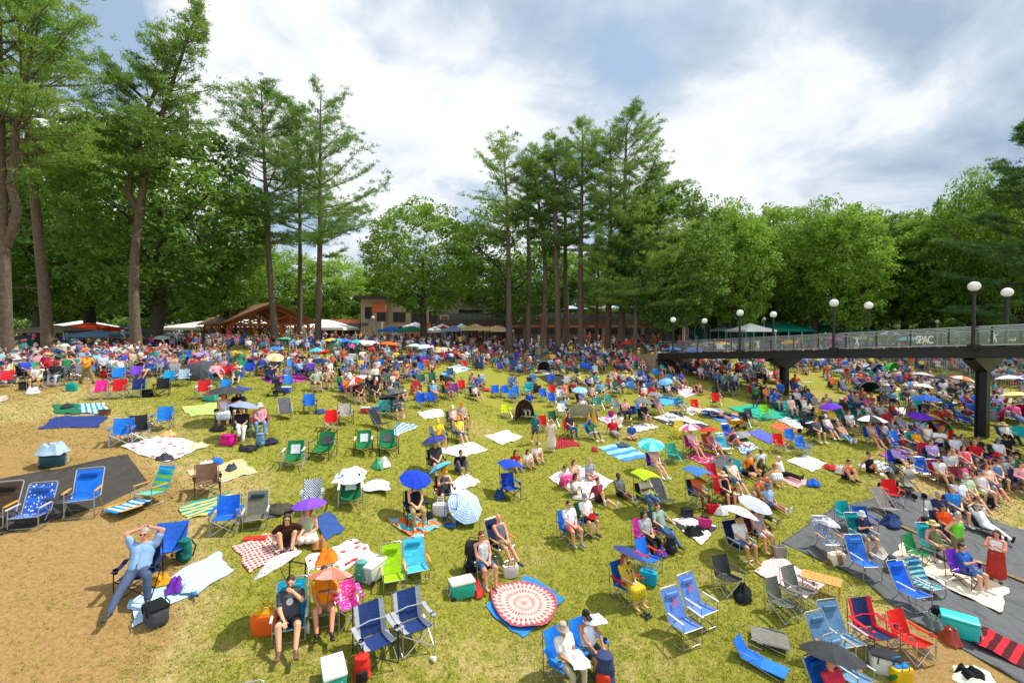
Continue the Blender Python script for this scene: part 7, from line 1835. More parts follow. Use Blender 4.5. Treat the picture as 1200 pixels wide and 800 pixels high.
TB(826, 618, -20, '#e0408e', '#2a2a2e', 'hot pink basket tote bag with dark clothes inside')
TB(1056, 800, 10, '#e0b41e', '#2a80c8', 'colourful fruit printed tote bag stuffed with tissue', 1.0, ('#3a8a3a', 'floral', 7))
TB(980, 662, 6, '#a8785a', '#d8c8b0', 'tan striped tote bag hanging by the grey towelled chair', 1.1, ('#e8dcc8', 'stripeu', 6))
TB(84, 458, 10, '#15a09a', '#128a86', 'teal tote bag beside the man in black')
TB(835, 601, 6, '#d2202a', '#1c1c1e', 'red tote bag with a dark smile mark', 1.0)
TB(913, 652, 10, '#8a857c', '#6f6a62', 'grey brown tote bag beside the woman with bare feet')
TB(598, 676, 20, '#d8d2c4', '#8a7a60', 'canvas tote bag under the bald man in the grey vest')
TB(516, 604, 0, '#f0efec', '#e6e4e0', 'white tote bag hanging between the two seated women', 1.1)
K(heap(X(38, 461), .3, '#dfe2e8', 'plastic_bag', 4, .3, mat('plastic', '#dfe2e8')), 'bag', 'white plastic bag beside the man eating', 'white plastic bag')
for px, py, c, lab, sd in ((442, 548, '#3aa06a', 'green and blue printed plastic bag under the third hammock chair', 5), (451, 547, '#e9e6e4', 'white plastic bag beside the printed one under the hammock chairs', 6), (844, 602, '#eceae6', 'white plastic bag next to the red smile bag', 7), (557, 696, '#c8341e', 'crumpled red snack bag beside the teal cool box', 8), (1113, 752, '#a83a22', 'big red and white snack bag leaning on the turquoise cool box', 9), (984, 560 - 6, '#e6e2de', 'white bag with red print on the grass', 10)): K(plasticbag(X(px, py), c, sd, 1.25), 'bag', lab, ' '.join(lab.split(' bag')[0].split()) + ' bag')
HP = lambda px, py, r, c, lab, sd, nm='crumpled_cloth', h=.16: K(heap(X(px, py, .02), r, c, nm, sd, h), 'bag' if 'bag' in nm else 'clothing', lab, lab.split(' by ')[0].split(' on ')[0].split(' beside ')[0].split(' under ')[0])
HP(62, 545, .46, '#9fb8cc', 'faded denim shirts draped over the dark blue cool box', 21, 'draped_shirt', .3); THINGS[-1]['o'].location.z += .36
HP(253, 543, .3, '#1f62d0', 'bright blue towel heaped on the striped blanket', 22)
HP(242, 547, .28, '#e3ded4', 'white towel heaped beside the bright blue one', 23)
HP(271, 550, .22, '#3c4654', 'dark shirt lying on the striped blanket', 24)
HP(193, 538, .3, '#3a3c44', 'dark jacket on the red flowered white blanket', 25)
HP(232, 525, .3, '#e3d3a0', 'yellowish towel at the corner of the white blanket', 26)
HP(197, 511, .3, '#e8a86a', 'orange and white packets on the white blanket', 27)
HP(171, 499, .3, '#ead88a', 'pale yellow sun hat resting on a chair arm', 28, 'sun_hat')
HP(79, 478, .3, '#2c2e30', 'black bag on the dark green blanket', 29, 'bag')
HP(206, 690, .26, '#6a2a9a', 'purple bag on the pale blue towel', 30, 'bag', .2)
HP(189, 684, .2, '#e8a41e', 'yellow and orange snack packet beside the purple bag', 31)
HP(219, 690, .26, '#c3d3e6', 'light clothing bundle on the pale blue towel', 32)
HP(383, 657, .32, '#e07a1e', 'orange and brown bag on the red flowered blanket', 33, 'bag', .24)
HP(373, 640, .3, '#a8703a', 'tan bag beside the woman in the white skirt', 34, 'bag', .22)
HP(326, 598, .45, '#4a4638', 'olive jacket crumpled behind the purple umbrella', 35)
HP(256, 504, .32, '#1c1c1f', 'black bag by the green chairs under the charcoal umbrella', 36, 'bag')
HP(291, 527, .36, '#2a2b2f', 'black bag lying in front of white trousers', 37, 'bag')
HP(317, 519, .34, '#23263e', 'midnight blue bag next to jeans and white hat', 38, 'bag')
HP(375, 484, .3, '#2c4a8a', 'navy bag dropped on a small white mat', 39, 'bag')
HP(812, 626, .3, '#232427', 'black bag on the white and black blanket', 40, 'bag', .24)
HP(773, 652, .2, '#6a3fb4', 'purple flask bag beside the black backpack', 41, 'bag', .3)
HP(730, 522, .42, '#4a525e', 'dark jacket on the blue banded towel', 42)
HP(722 - 25, 528, .22, '#c83040', 'red pouch on the corner of the blue banded towel', 43)
HP(953, 568, .38, '#1f5fc0', 'bright blue bag at the end of the pink towel', 44, 'bag', .24)
HP(974, 549, .36, '#c02430', 'long red bag beside the clean white mat', 45, 'bag')
HP(1044, 614, .46, '#27406e', 'dark blue bag under the brown recliner', 46, 'bag', .3)
HP(1030, 653, .42, '#b9b2a8', 'black and white striped bag on the mesh sheet', 47, 'bag', .3)
HP(1070, 549, .32, '#c9bfa4', 'straw bag on the plain beige towel', 48, 'bag')
HP(585, 583, .3, '#1f3f7a', 'round navy bag under the blue canopy chair', 49, 'bag', .3)
HP(680, 584, .3, '#c9c2b4', 'stone coloured sun hat upside down on the grass', 50, 'sun_hat')
HP(410, 580, .75, '#d9e8e2', 'white and green towel thrown over the hammock seat', 51, 'draped_towel', .24); THINGS[-1]['o'].location.z += .55
HP(438, 569, .7, '#cfe0ea', 'pale towel on the grass behind the hammock chair', 52, 'towel', .05)
HP(971, 645, .3, '#dfe2e8', 'white floral towel over the tall grey chair', 53, 'draped_towel', .2); THINGS[-1]['o'].location.z += .85
HP(870, 700, .34, '#1e1f22', 'black jacket hanging off the black camp chair', 54, 'jacket', .35)
HP(1092, 758, .26, '#5a6a66', 'grey green jacket over the arm of the red chair', 55, 'jacket', .2); THINGS[-1]['o'].location.z += .55
HP(1143, 797, .5, '#cfd8c4', 'white and green printed bag on the dry grass', 56, 'bag', .14)
HP(1138, 796, .28, '#1d1e20', 'black pouch on top of the printed bag', 57, 'bag', .26)
def lap(key, fwd, z, side=0.0): o = WHO[key]; o.location.copy(); return o.location + Matrix.Rotation(o.rotation_euler.z, 3, 'Z') @ Vector((side, -fwd, z))
for key, fw, z, sd, r_, c, lab, nm, k in (((687, 623), .33, .60, 0, .17, '#c81e24', 'red bag on the lap of the man in white', 'bag', 60), ((663, 800), .30, .62, .08, .30, '#f1f0ee', 'crumpled white towel on the lap of the man in a stone hat', 'towel', 58), ((690, 783), -.02, .97, .2, .24, '#efeef0', 'white towel over one shoulder of the man in the black cap', 'towel', 59)): K(heap(lap(key, fw, z, sd), r_, c, nm, k, .13), 'bag' if nm == 'bag' else 'clothing', lab, lab.split(' on ')[0].split(' over ')[0])
HP(568, 457, .5, '#c8323c', 'red and white heap of clothes beside the green camp chair', 61)
HP(520, 459, .5, '#5a4a86', 'purple blanket dropped near the bending person', 62)
HP(905, 462, .6, '#c83a2c', 'red and blue heap of gear in front of the bridge column', 63)
HP(895, 456, .5, '#27406e', 'navy heap of bags beside the red gear', 64)
HP(545, 606, .3, '#3a4a8a', 'blue striped bag behind the trolley', 65, 'bag')
HP(500, 607, .25, '#1c1c1f', 'black bag under the woman with the royal blue umbrella', 66, 'bag')
K(dolly(X(528, 614), R(-10), '#1f6fd0'), 'trolley', 'blue hand trolley standing on the navy checked cloth', 'blue trolley')
K(dolly(X(347, 712), R(-16), '#232326'), 'trolley', 'black luggage trolley between the two umbrella holders', 'black trolley')
K(slat_table(X(962, 694), R(-38), '#d08a3e'), 'table', 'low orange slatted wooden table at the edge of the mesh sheet', 'slatted wooden table')
K(side_table(X(69, 606), R(10), '#3a3b3e', .5, .45, .4), 'stool', 'black topped folding stool between the two blue beach chairs', 'black folding stool')
K(side_table(X(790, 489), R(-10), '#b58a5a', .45, .7, .5), 'table', 'tan camp table with drinks on the charcoal groundsheet', 'tan camp table')
K(side_table(X(1108, 482), R(-10), '#e6e6e4', .6, 1.1, .6), 'table', 'white camp table between dark green chairs', 'white camp table')
K(side_table(X(945, 455), R(-10), '#c9c6c0', .5, .9, .6), 'table', 'grey camp table beyond the bridge column', 'grey camp table')
K(wagon(X(862, 503), R(15), '#e89a1a'), 'wagon', 'yellow folding wagon loaded with bags', 'yellow wagon')
K(wagon(X(950, 508), R(8), '#1c2c54', scale=1.1), 'wagon', 'navy folding wagon behind the seated trio', 'navy wagon')
K(stroller(X(1048, 574), R(30), '#2e3034'), 'stroller', 'dark folded stroller on the upper edge of the mesh sheet', 'dark stroller')
K(stroller(X(1065, 580), R(10), '#8a8680'), 'stroller', 'grey camouflage stroller next to the dark one', 'grey stroller')
K(stroller(X(553, 676), R(-10), '#232427', .9), 'stroller', 'black stroller beside the woman in the grey vest', 'black stroller')
K(stroller(X(324, 464), R(0), '#35373c'), 'stroller', 'charcoal stroller beside the blue cool box', 'charcoal stroller')
K(stroller(X(1098, 505), R(20), '#b8242c'), 'stroller', 'red and black stroller behind the rainbow tent', 'red stroller')
K(bottle(X(222, 696), '#2a78a8', '#2a2a2e', True, 1.2), 'bottle', 'blue bottle lying on the pale blue towel', 'blue bottle')
K(bottle(X(567, 693), '#49b8a8', '#2a2a2e', False, 1.3), 'bottle', 'mint green bottle in the hand of the woman in a vest', 'mint bottle')
K(bottle(X(361, 741), '#e6e8ec', 'white', False), 'bottle', 'clear water bottle beside the teal beach chair', 'water bottle')
K(basket(X(123, 486), 0, '#7a5238'), 'basket', 'brown wicker basket at the corner of the navy blanket', 'wicker basket')
K(shoes_pair(X(757, 722), R(40), '#1d1e20'), 'sandals', 'pair of black sandals by the bare feet of the woman in yellow', 'black sandals')
K(shoes_pair(X(338, 655), R(-20), '#1c1b1b', 'boot_pair'), 'boots', 'black boots on the red spotted blanket', 'black boots')
K(shoes_pair(X(590, 612 + 2), R(-20), '#55575c'), 'sandals', 'grey sandals on the turquoise towel', 'grey sandals') if False else None
K(obj('red_case', MB().rbox((0, 0, 0), (.55, .2, .07), .02).mesh('red_case'), mat('plastic', '#d8361e'), None, X(299, 632), R(14)), 'case', 'flat red case on the top edge of the spotted blanket', 'flat red case')
K(obj('phone', MB().rbox((0, 0, 0), (.08, .16, .01), .004).mesh('phone'), mat('plastic', '#3a6a5a'), None, X(196, 691, .03), R(60)), 'phone', 'green cased phone on the pale blue towel', 'green phone')
K(obj('paper_cup', MB().lathe([(.03, 0), (.045, .11), (.04, .11)], 12, rot=Matrix.Rotation(R(80), 3, 'X')).mesh('paper_cup'), mat('paint', '#f2f2f0'), None, X(505, 773, .05), R(60)), 'cup', 'white paper cup lying alone on the grass', 'white cup')
K(obj('rainbow_bucket', MB().lathe([(.16, 0), (.19, .36), (.18, .36), (.15, .02)], 16).mesh('rainbow_bucket'), cloth('red', pat='rainbow', s=1.0), None, X(716, 488), 0), 'bucket', 'rainbow striped bucket on the swirled mat', 'rainbow bucket')
# prints on shirts and chair backs
def print_on(o, C, up, fwd, m, mt, nm):
    s = fwd.cross(up).normalized(); M = Matrix(((s.x, up.x, fwd.x, C.x), (s.y, up.y, fwd.y, C.y), (s.z, up.z, fwd.z, C.z), (0, 0, 0, 1))); obj(nm, m.mesh(nm, False), mt, o, mtx=M)
for key, lines, c in (((340, 746), None, '#d8d4cc'), ((380, 728), 1, '#5a2a14')):
    o = WHO[key]; s = get_skel('low' if key[0] == 340 else 'low', 'eat' if key[0] == 340 else 'umb'); m = MB(); C = s.chest - s.up * .02 + s.fwd * .153
    if lines:
        for k, w in enumerate((.03, .02, .028, .022, .03, .024, .02)): m.box((-.11 + k * .036, -.03, 0), (w, .04, .006))
    else: m.lathe([(.062, -.003), (.062, .003)], 16); m.box((.0, -.005, .005), (.03, .05, .006))
    print_on(o, C, s.up, s.fwd, m, mat('paint', c), 'shirt_print')
for t in list(THINGS):
    if t['cat'] == 'chair' and any((t['o'].location - on(a, b)).length < .08 for a, b in ((802, 752), (821, 732))):
        n = Vector((0, -.62, .30)).normalized(); up = Vector((0, .30, .62)).normalized(); m = MB(); m.add([(-.07, -.05, 0), (.06, -.06, 0), (.0, .1, 0), (-.07, -.05, .004), (.06, -.06, .004), (.0, .1, .004)], [(2, 1, 0), (3, 4, 5), (0, 1, 4, 3), (1, 2, 5, 4), (2, 0, 3, 5)]); m.box((0, -.09, .002), (.15, .016, .004)); print_on(t['o'], Vector((0, .365, .78)) + n * .035, up, n, m, mat('paint', '#d8405a'), 'printed_emblem')
# umbrellas and shelters standing on their own
def U(px, py, c1, c2, rad, tilt, how, h=.35, kind='hand', pat=None): p = X(px, py, h); HAND.append((p.x, p.y)); return add_umb(p, c1, c2, rad, tilt, kind, how, pat)
def G(px, py, c1, c2, rad, tilt, how, pat=None): return U(px, py, c1, c2, rad, tilt, how, rad * .93 * math.sin(min(abs(tilt[0]) + abs(tilt[1]), 1.5)) + .03, 'hand', pat)
G(545, 612, '#cfe0f0', None, .62, (-.75, .35), 'standing on its rim beside the blue trolley', ('#6fa0d0', 'dots', 9))
G(236, 445, '#4a4c50', None, .75, (-.85, -.1), 'lying on the grass in front of the coral vest top')
U(327, 738, '#f0eeee', None, .47, (.3, -.42), 'held over the man in dark grey', 1.32, 'hand', ('#d8483a', 'floral', 7))
U(1191, 482, '#ecd588', None, .9, (.2, .1), 'shading people behind the bridge column', 1.0, 'pole')
U(1182, 462, '#e6e4f0', None, .8, (.1, .1), 'beside the bridge column', 1.2, 'pole'); U(1201, 462, '#d8d6ee', '#5a5ab0', .8, (.1, -.1), 'at the edge of the view', 1.2, 'pole')
U(866, 513, '#8d9096', None, .62, (.2, -.1), 'lying behind the woman in a plum vest', .12); U(985, 446, '#8a8d92', None, .7, (0, .1), 'over a reclining group past the column', .8)
U(915, 456, '#d8301e', None, .6, (.1, .1), 'beside the bridge column foot', .7); U(905, 447, '#ec5a1e', '#e8e4dc', .8, (.3, -.2), 'by the heap of red gear', .6)
K(tent_small(X(1020, 441), R(10), '#1f4fa8', '#e6ecf4', 3.0, 1.2), 'beach tent', 'blue and white windbreak tent beyond the footbridge', 'blue windbreak tent')
K(tent_small(X(1041, 441), R(20), '#3fc41e', None, 1.8, 1.3), 'beach tent', 'bright green small tent next to the blue windbreak', 'bright green tent')
K(tent_small(X(1086, 513), R(0), '#d8361e', '#1f7a4a', 2.0, 1.1), 'beach tent', 'red and green beach tent among seated families', 'red beach tent')
u_ = umbrella(X(1101, 512, .62), 'red', 'purple', .85, (-.9, .5), 'hand'); [setattr(s, 'material', cloth('red', pat='rainbow', s=1.4)) for s in u_.children[0].material_slots]; K(u_, 'umbrella', 'rainbow umbrella lying beside the red beach tent', 'rainbow umbrella')
K(tent_small(X(1186, 493), R(-10), '#c0246a', None, 1.6, 1.1), 'beach tent', 'magenta beach tent behind the bridge column', 'magenta tent')
K(tent_small(X(1012, 460), R(10), '#26324a', None, 2.0, .9), 'beach tent', 'navy low shelter behind the striped windbreak', 'navy shelter')
K(tent_small(X(683, 492), R(-10), '#efeeea', None, 1.9, 1.05), 'shelter', 'white cloth shelter slung between chairs', 'white cloth shelter')
for px, py, h, lab in ((690, 500, .9, 'small gold cone hat on the grass before the white shelter'), (696, 495, 1.05, 'taller gold cone hat against the white shelter')):
    m = MB(); m.lathe([(.24, 0), (.12, h * .45), (.05, h * .8), (.005, h)], 14); K(obj('cone_hat', m.mesh('cone_hat'), cloth('#d8a53a'), None, X(px, py), 0), 'cone', lab, lab.split(' on ')[0].split(' against')[0])
K(tent_small(X(616, 492), R(-10), '#5a4630', None, 1.25, 1.35), 'shelter', 'brown hooded sun shelter over the person in white', 'brown sun shelter')
K(tent_small(X(637, 436), R(0), '#2a2a2d', None, 1.3, 1.1), 'shelter', 'black sun shelter over two people on the cream mat', 'black sun shelter')
for px, py, c, lab in ((737, 402, '#e03a1e', 'orange red umbrella over a group by the terrace pines'), (789, 411, '#2560c0', 'royal blue umbrella beside the spreading oak trunk'), (812, 411, '#2f4a8a', 'navy umbrella near the green fence'),
                       (431, 409, '#e8501e', 'orange and white segmented umbrella deep in the crowd'), (455, 412, '#f06a1e', 'plain orange umbrella deep in the crowd'), (418, 411, '#2fb0b8', 'turquoise umbrella deep in the crowd'), (425, 414, '#e6e6e8', 'white umbrella beside the turquoise one'), (433, 414, '#dcdce0', 'pale grey umbrella deep in the crowd'), (402, 417, '#3f70b8', 'steel blue umbrella deep in the crowd'), (390, 407, '#c8b43a', 'mustard umbrella by the pavilion post'), (397, 410, '#2aa8c0', 'aqua umbrella by the pavilion'), (336, 424, '#5a9a7a', 'sage green umbrella in front of the pavilion'),
                       (487, 407, '#b9d0d8', 'pale aqua umbrella under the oak'), (497, 408, '#dfe4e6', 'off white umbrella under the oak'), (519, 416, '#c9b79a', 'beige umbrella among the rows'), (30, 418, '#3a4048', 'dark slate umbrella under the olive canopy'), (190, 412, '#b9d4d0', 'pale mint umbrella by the notice board'), (845, 404, '#e8a01a', 'amber umbrella behind the glass railing'), (924, 402, '#e89a1a', 'yellow umbrella by the large green marquee'), (977, 398, '#c83a9a', 'rainbow toned umbrella by the green marquee'), (1042, 392, '#26427a', 'dark blue parasol in the trees beyond the bridge'), (1062, 398, '#7fd0d4', 'mint parasol beyond the footbridge rail'), (1012, 397, '#8a8450', 'olive parasol beyond the footbridge rail'), (865, 418, '#2aa8c8', 'cyan umbrella seen through the glass railing')):
    p = at(px, 46 if py > 405 else 54); 
    p.z = EYE + (391 - py) / FPX * p.y; p.z = max(p.z, gz(p.x, p.y) + .95)
    w2 = 'white' if 'segmented' in lab or 'parasol in' in lab else None
    u_ = umbrella(p, c, w2, 1.0, (rp.uniform(-.15, .15), rp.uniform(-.15, .15)), 'pole' if p.z - gz(p.x, p.y) > 1.6 else 'hand', rp.random()); K(u_, 'umbrella', lab, lab.split(' umbrella')[0].split(' parasol')[0] + ' umbrella')

# ------------------------------------------------------------------ the rest of the crowd: the nearest become things, the far mass one object
TOPC = ['white', '#e3e1dc', 'navy', '#26272b', '#d8d4cc', 'grey', '#8fb4d8', 'red', '#c8303a', 'royal', '#3a7a5a', 'pink', '#e8a0a8', 'teal', 'orange', 'lilac', 'yellow', '#c9a88a', '#5a7aa8', 'black', 'maroon', 'sky', 'coral', 'khaki', 'white', 'silver', '#e9e0d0', '#2f63b8']
BOTC = ['navy', 'charcoal', 'khaki', 'denim', 'slate', 'black', 'beige', 'white', 'olive', '#8a6a52', '#5a7aa8', 'grey']
CHC = ['blue', 'royal', '#1f6fd0', 'navy', 'red', 'green', 'grey', 'black', 'teal', 'charcoal', '#2a86e0', 'maroon', 'darkgreen', '#3f94e0', 'turquoise', 'denim', 'purple', 'orange', 'silver', 'white', '#1d50c8']
q = random.Random(99)
def rnd_person(stand=False, ground=False):
    pose = q.choice(['stand', 'stand', 'stand', 'walk']) if stand else q.choice(['knees', 'cross', 'legs', 'onekneeup']) if ground else q.choice(['chair', 'chair', 'chairout', 'crossleg'])
    arms = q.choice(['side', 'phone', 'hips', 'lap']) if stand else q.choice(['knees', 'prop', 'lap']) if ground else q.choice(['lap', 'lap', 'rest', 'phone', 'shade', 'eat'])
    if pose == 'walk': arms = 'side'
    if pose == 'cross' and arms == 'knees': arms = 'lap'
    hair = (q.choice(['short', 'short', 'short', 'long', 'bob', 'pony']), q.choice(['brown', 'brown', 'black', 'blond', 'grey', 'white', 'auburn']))
    hat = (q.choice(['cap', 'cap', 'sun', 'bucket', 'straw']), q.choice(['white', 'navy', 'beige', 'cream', 'black', 'red', 'khaki', 'denim', 'grey'])) if q.random() < .45 else None
    return dict(pose=pose, arms=arms, top=(q.choice(['tee', 'tee', 'tank', 'long' if q.random() < .3 else 'tee']), q.choice(TOPC)), bot=(q.choice(['shorts', 'shorts', 'trousers', 'skirt' if q.random() < .5 else 'shorts']), q.choice(BOTC)), hair=hair, hat=hat, skin=q.choice('lllrrmmtd'))
class Grid:
    def __init__(s, c): s.c = c; s.d = {}
    def ok(s, x, y, r):
        i, j = int(x // s.c), int(y // s.c)
        return all((a - x) ** 2 + (b - y) ** 2 > r * r for u in (-1, 0, 1) for w in (-1, 0, 1) for a, b in s.d.get((i + u, j + w), ()))
    def put(s, x, y): s.d.setdefault((int(x // s.c), int(y // s.c)), []).append((x, y))
GR = Grid(1.6)
for x, y in HAND: GR.put(x, y)
def inpoly(x, y, P):
    c = False; j = len(P) - 1
    for i in range(len(P)):
        if (P[i][1] > y) != (P[j][1] > y) and x < (P[j][0] - P[i][0]) * (y - P[i][1]) / (P[j][1] - P[i][1]) + P[i][0]: c = not c
        j = i
    return c
FILL = []   # (x, y, kind)
def scatter(poly, n, r=.8, stand=.1, ground=.15, empty_=.15, clump=None):
    """poly in pixels of the lawn"""
    W = [on(*p) for p in poly]; P = [(w.x, w.y) for w in W]; x0, x1 = min(p[0] for p in P), max(p[0] for p in P); y0, y1 = min(p[1] for p in P), max(p[1] for p in P); k = 0; t = 0
    seeds = [(q.uniform(x0, x1), q.uniform(y0, y1)) for _ in range(clump)] if clump else None
    while k < n and t < n * 40:
        t += 1
        if seeds: s = q.choice(seeds); x, y = q.gauss(s[0], 1.6), q.gauss(s[1], .9)
        else: x, y = q.uniform(x0, x1), q.uniform(y0, y1)
        if not inpoly(x, y, P) or not GR.ok(x, y, r): continue
        GR.put(x, y); k += 1; u = q.random(); FILL.append((x, y, 's' if u < stand else 'g' if u < stand + ground else 'e' if u < stand + ground + empty_ else 'c'))
def scatter_w(px0, px1, d0, d1, n, r=.8, **k):
    W = [(px0, d0), (px1, d0), (px1, d1), (px0, d1)]; st, g, e = k.get('stand', .1), k.get('ground', .1), k.get('empty_', .12); c = t = 0
    while c < n and t < n * 30:
        t += 1; d = math.sqrt(q.uniform(d0 * d0, d1 * d1)); x = (q.uniform(px0, px1) - 600) / FPX * d
        if not GR.ok(x, d, r): continue
        GR.put(x, d); c += 1; u = q.random(); FILL.append((x, d, 's' if u < st else 'g' if u < st + g else 'e' if u < st + g + e else 'c'))
# bridge shade, both sides
scatter([(790, 428), (870, 428), (920, 448), (950, 470), (1010, 500), (990, 512), (930, 492), (880, 470), (800, 444)], 62, .7, .06, .22, .04)
scatter([(1040, 548), (1080, 520), (1150, 545), (1200, 548), (1200, 585), (1140, 580), (1060, 556)], 26, .75, 0, .1, .03)
scatter([(1000, 470), (1060, 500), (1100, 525), (1060, 524), (1000, 492)], 22, .8, 0, .2, .06)
# beyond the bridge
scatter([(935, 424), (1010, 424), (1060, 440), (1110, 452), (1215, 480), (1215, 512), (1100, 500), (1010, 470), (940, 440)], 120, .85, .05, .3, .14, 30)
scatter([(1020, 421), (1215, 421), (1215, 460), (1110, 436)], 90, .85, .04, .25, .2, 22)
# terrace side of the bank by the bridge end, and the packed back rows
scatter([(560, 440), (640, 436), (700, 428), (745, 426), (770, 432), (770, 424), (700, 418), (560, 424)], 70, .85, .08, .25, .08, 16)
scatter([(200, 446), (420, 446), (560, 440), (560, 424), (380, 424), (200, 424)], 110, .9, .05, .18, .12, 26)
scatter([(0, 450), (200, 442), (200, 418), (0, 420)], 115, .78, .08, .12, .08)
scatter_w(20, 790, 43, 66, 690, .76, stand=.10, ground=.12, empty_=.10)
scatter_w(200, 800, 60, 71, 120, .85, stand=.75, ground=0, empty_=0)
scatter_w(790, 1210, 44, 66, 230, .9, stand=.12, ground=.1, empty_=.2)
scatter([(600, 478), (720, 478), (720, 450), (600, 450)], 16, 1.1, 0, .4, .3, 6)
scatter([(400, 470), (600, 470), (800, 470), (800, 440), (400, 440)], 46, .95, .03, .35, .15, 14)
scatter([(822, 570), (880, 545), (940, 556), (900, 605), (835, 612)], 9, .95, 0, .4, .1)
scatter([(660, 520), (800, 520), (800, 480), (640, 480)], 12, 1.0, 0, .5, .1, 6)
scatter([(1035, 640), (1130, 690), (1180, 690), (1130, 610), (1060, 590)], 7, 1.0, 0, .2, .4)
scatter([(250, 450), (420, 450), (420, 435), (250, 435)], 14, 1.0, .05, .2, .2, 5)
FILL.sort(key=lambda f: math.hypot(f[0], f[1]))
MASS = []
for x, y, kd in FILL:
    p = Vector((x, y, gz(x, y))); seat = None
    t = q.choice(['quad', 'quad', 'quad', 'quad', 'beach', 'hammock', 'bucket', 'deck' if q.random() < .2 else 'quad']); fab = q.choice(CHC)
    a = rnd_person(kd == 's', kd == 'g') if kd != 'e' else None
    off = q.gauss(0, 22) if kd != 's' else q.uniform(-180, 180)
    room_p = n_people < 299; room_c = n_chairs < 299
    if kd == 'e':
        if room_c: add_chair(p, t, fab, None, None, False, None, off=off)
        else: MASS.append((None, p, off, (t, fab)))
    elif room_p and (kd != 'c' or room_c):
        umb = None
        if kd == 'c' and q.random() < .10: umb = (q.choice(['navy', 'black', 'sky', 'white', 'grey', 'blue', 'turquoise', 'silver', 'red', 'purple']), None, q.uniform(.5, .65))
        add_person(p, a['pose'], a['arms'], a['top'], a['bot'], a['hair'], a['hat'], a['skin'], seat=(t, fab) if kd == 'c' else None, off=off, umb=umb)
    else: MASS.append((a, p, off, (t, fab) if kd == 'c' else None))
# one mass for everyone too far off to be told apart
def mass():
    vm = bpy.data.materials.new('crowd_dyes'); vm.use_nodes = True; g = NT(vm.node_tree); at_ = g.n('ShaderNodeAttribute', attribute_name='dye'); g.n('ShaderNodeOutputMaterial', {0: g.n('ShaderNodeBsdfPrincipled', {'Base Color': at_.outputs['Color'], 'Roughness': .8}).outputs[0]})
    cache = {}
    def tiny(pose, arms, top, bot, hair, hat):
        k = (pose, arms, top, bot, hair, hat)
        if k in cache: return cache[k]
        s = get_skel(pose, arms); H = head_mtx(s); its = []
        def lo(mb, v=.05): return fuse(mb, v, 1, .55)
        if ('b', pose, arms) not in cache: cache[('b', pose, arms)] = lo(body_mb(s, False), .036)
        if ('t', pose, arms, top) not in cache: cache[('t', pose, arms, top)] = lo(shirt_mb(s, top), .04)
        if ('l', pose, arms, bot) not in cache: cache[('l', pose, arms, bot)] = lo(legs_mb(s, bot), .04)
        its = [(cache[('b', pose, arms)], None, 0), (cache[('t', pose, arms, top)], None, 1), (cache[('l', pose, arms, bot)], None, 2)]
        if ('h', hair) not in cache: cache[('h', hair)] = lo(hair_mb(hair), .03)
        its.append((cache[('h', hair)], H, 3))
        if hat: its.append((part('hat', hat), H, 4))
        m = MB(); vi = []
        for me, M, sl in its: co, fs = meshdata(me, M); m.add(co.tolist(), fs, sl); vi += [sl] * len(co)
        t = m.mesh('t', True, 5); t.calc_loop_triangles(); tri = np.empty(len(t.loop_triangles) * 3, np.int32); t.loop_triangles.foreach_get('vertices', tri)
        cache[k] = (np.array(m.v, np.float32), tri.reshape(-1, 3), np.array(vi)); return cache[k]
    ch = {}
    def tchair(t):
        if t not in ch:
            me = seat_proto(t)[1]; me.calc_loop_triangles(); tri = np.empty(len(me.loop_triangles) * 3, np.int32); me.loop_triangles.foreach_get('vertices', tri); n = len(me.vertices); co = np.empty(n * 3, np.float32); me.vertices.foreach_get('co', co)
            vi = np.zeros(n, int)
            for pl in me.polygons: vi[list(pl.vertices)] = pl.material_index
            ch[t] = (co.reshape(-1, 3), tri.reshape(-1, 3), vi)
        return ch[t]
    for nm, want in (('distant_crowd', 0), ('distant_chairs', 1)):
        V, F, Cc = [], [], []; o = 0
        for a, p, off, seat in MASS:
            fa = face_at(p, off); c, s = math.cos(fa), math.sin(fa); Rm = np.array([[c, -s, 0], [s, c, 0], [0, 0, 1]])
            if want == 0 and a:
                co, tri, vi = tiny(a['pose'], a['arms'], a['top'][0], a['bot'][0], a['hair'][0], a['hat'][0] if a['hat'] else None); cols = np.array([lin(SKIN[a['skin']]), lin(a['top'][1]), lin(a['bot'][1]), lin(HAIR[a['hair'][1]]), lin(a['hat'][1] if a['hat'] else 'black')]); k = q.uniform(.94, 1.06)
            elif want == 1 and seat:
                co, tri, vi = tchair(seat[0]); cols = np.array([lin(seat[1]), lin(seat[1]), lin('slate'), lin('slate')]); k = 1
            else: continue
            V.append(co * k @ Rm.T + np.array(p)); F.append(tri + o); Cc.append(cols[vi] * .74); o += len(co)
        if not V: continue
        V = np.concatenate(V); me = raw_mesh(nm, V, np.concatenate(F)); me.polygons.foreach_set('use_smooth', [True] * len(me.polygons))
        at_ = me.attributes.new('dye', 'FLOAT_COLOR', 'POINT'); at_.data.foreach_set('color', np.concatenate([np.concatenate(Cc), np.ones((len(V), 1))], 1).astype(np.float32).ravel())
        ob = obj(nm, me, vm); ob['kind'] = 'stuff'; ob['category'] = 'crowd' if want == 0 else 'chairs'; ob['label'] = 'packed far rows of seated and standing spectators' if want == 0 else 'folding chairs in the packed far rows'
    print('people', n_people, 'chairs', n_chairs, 'mass', len(MASS))
mass()

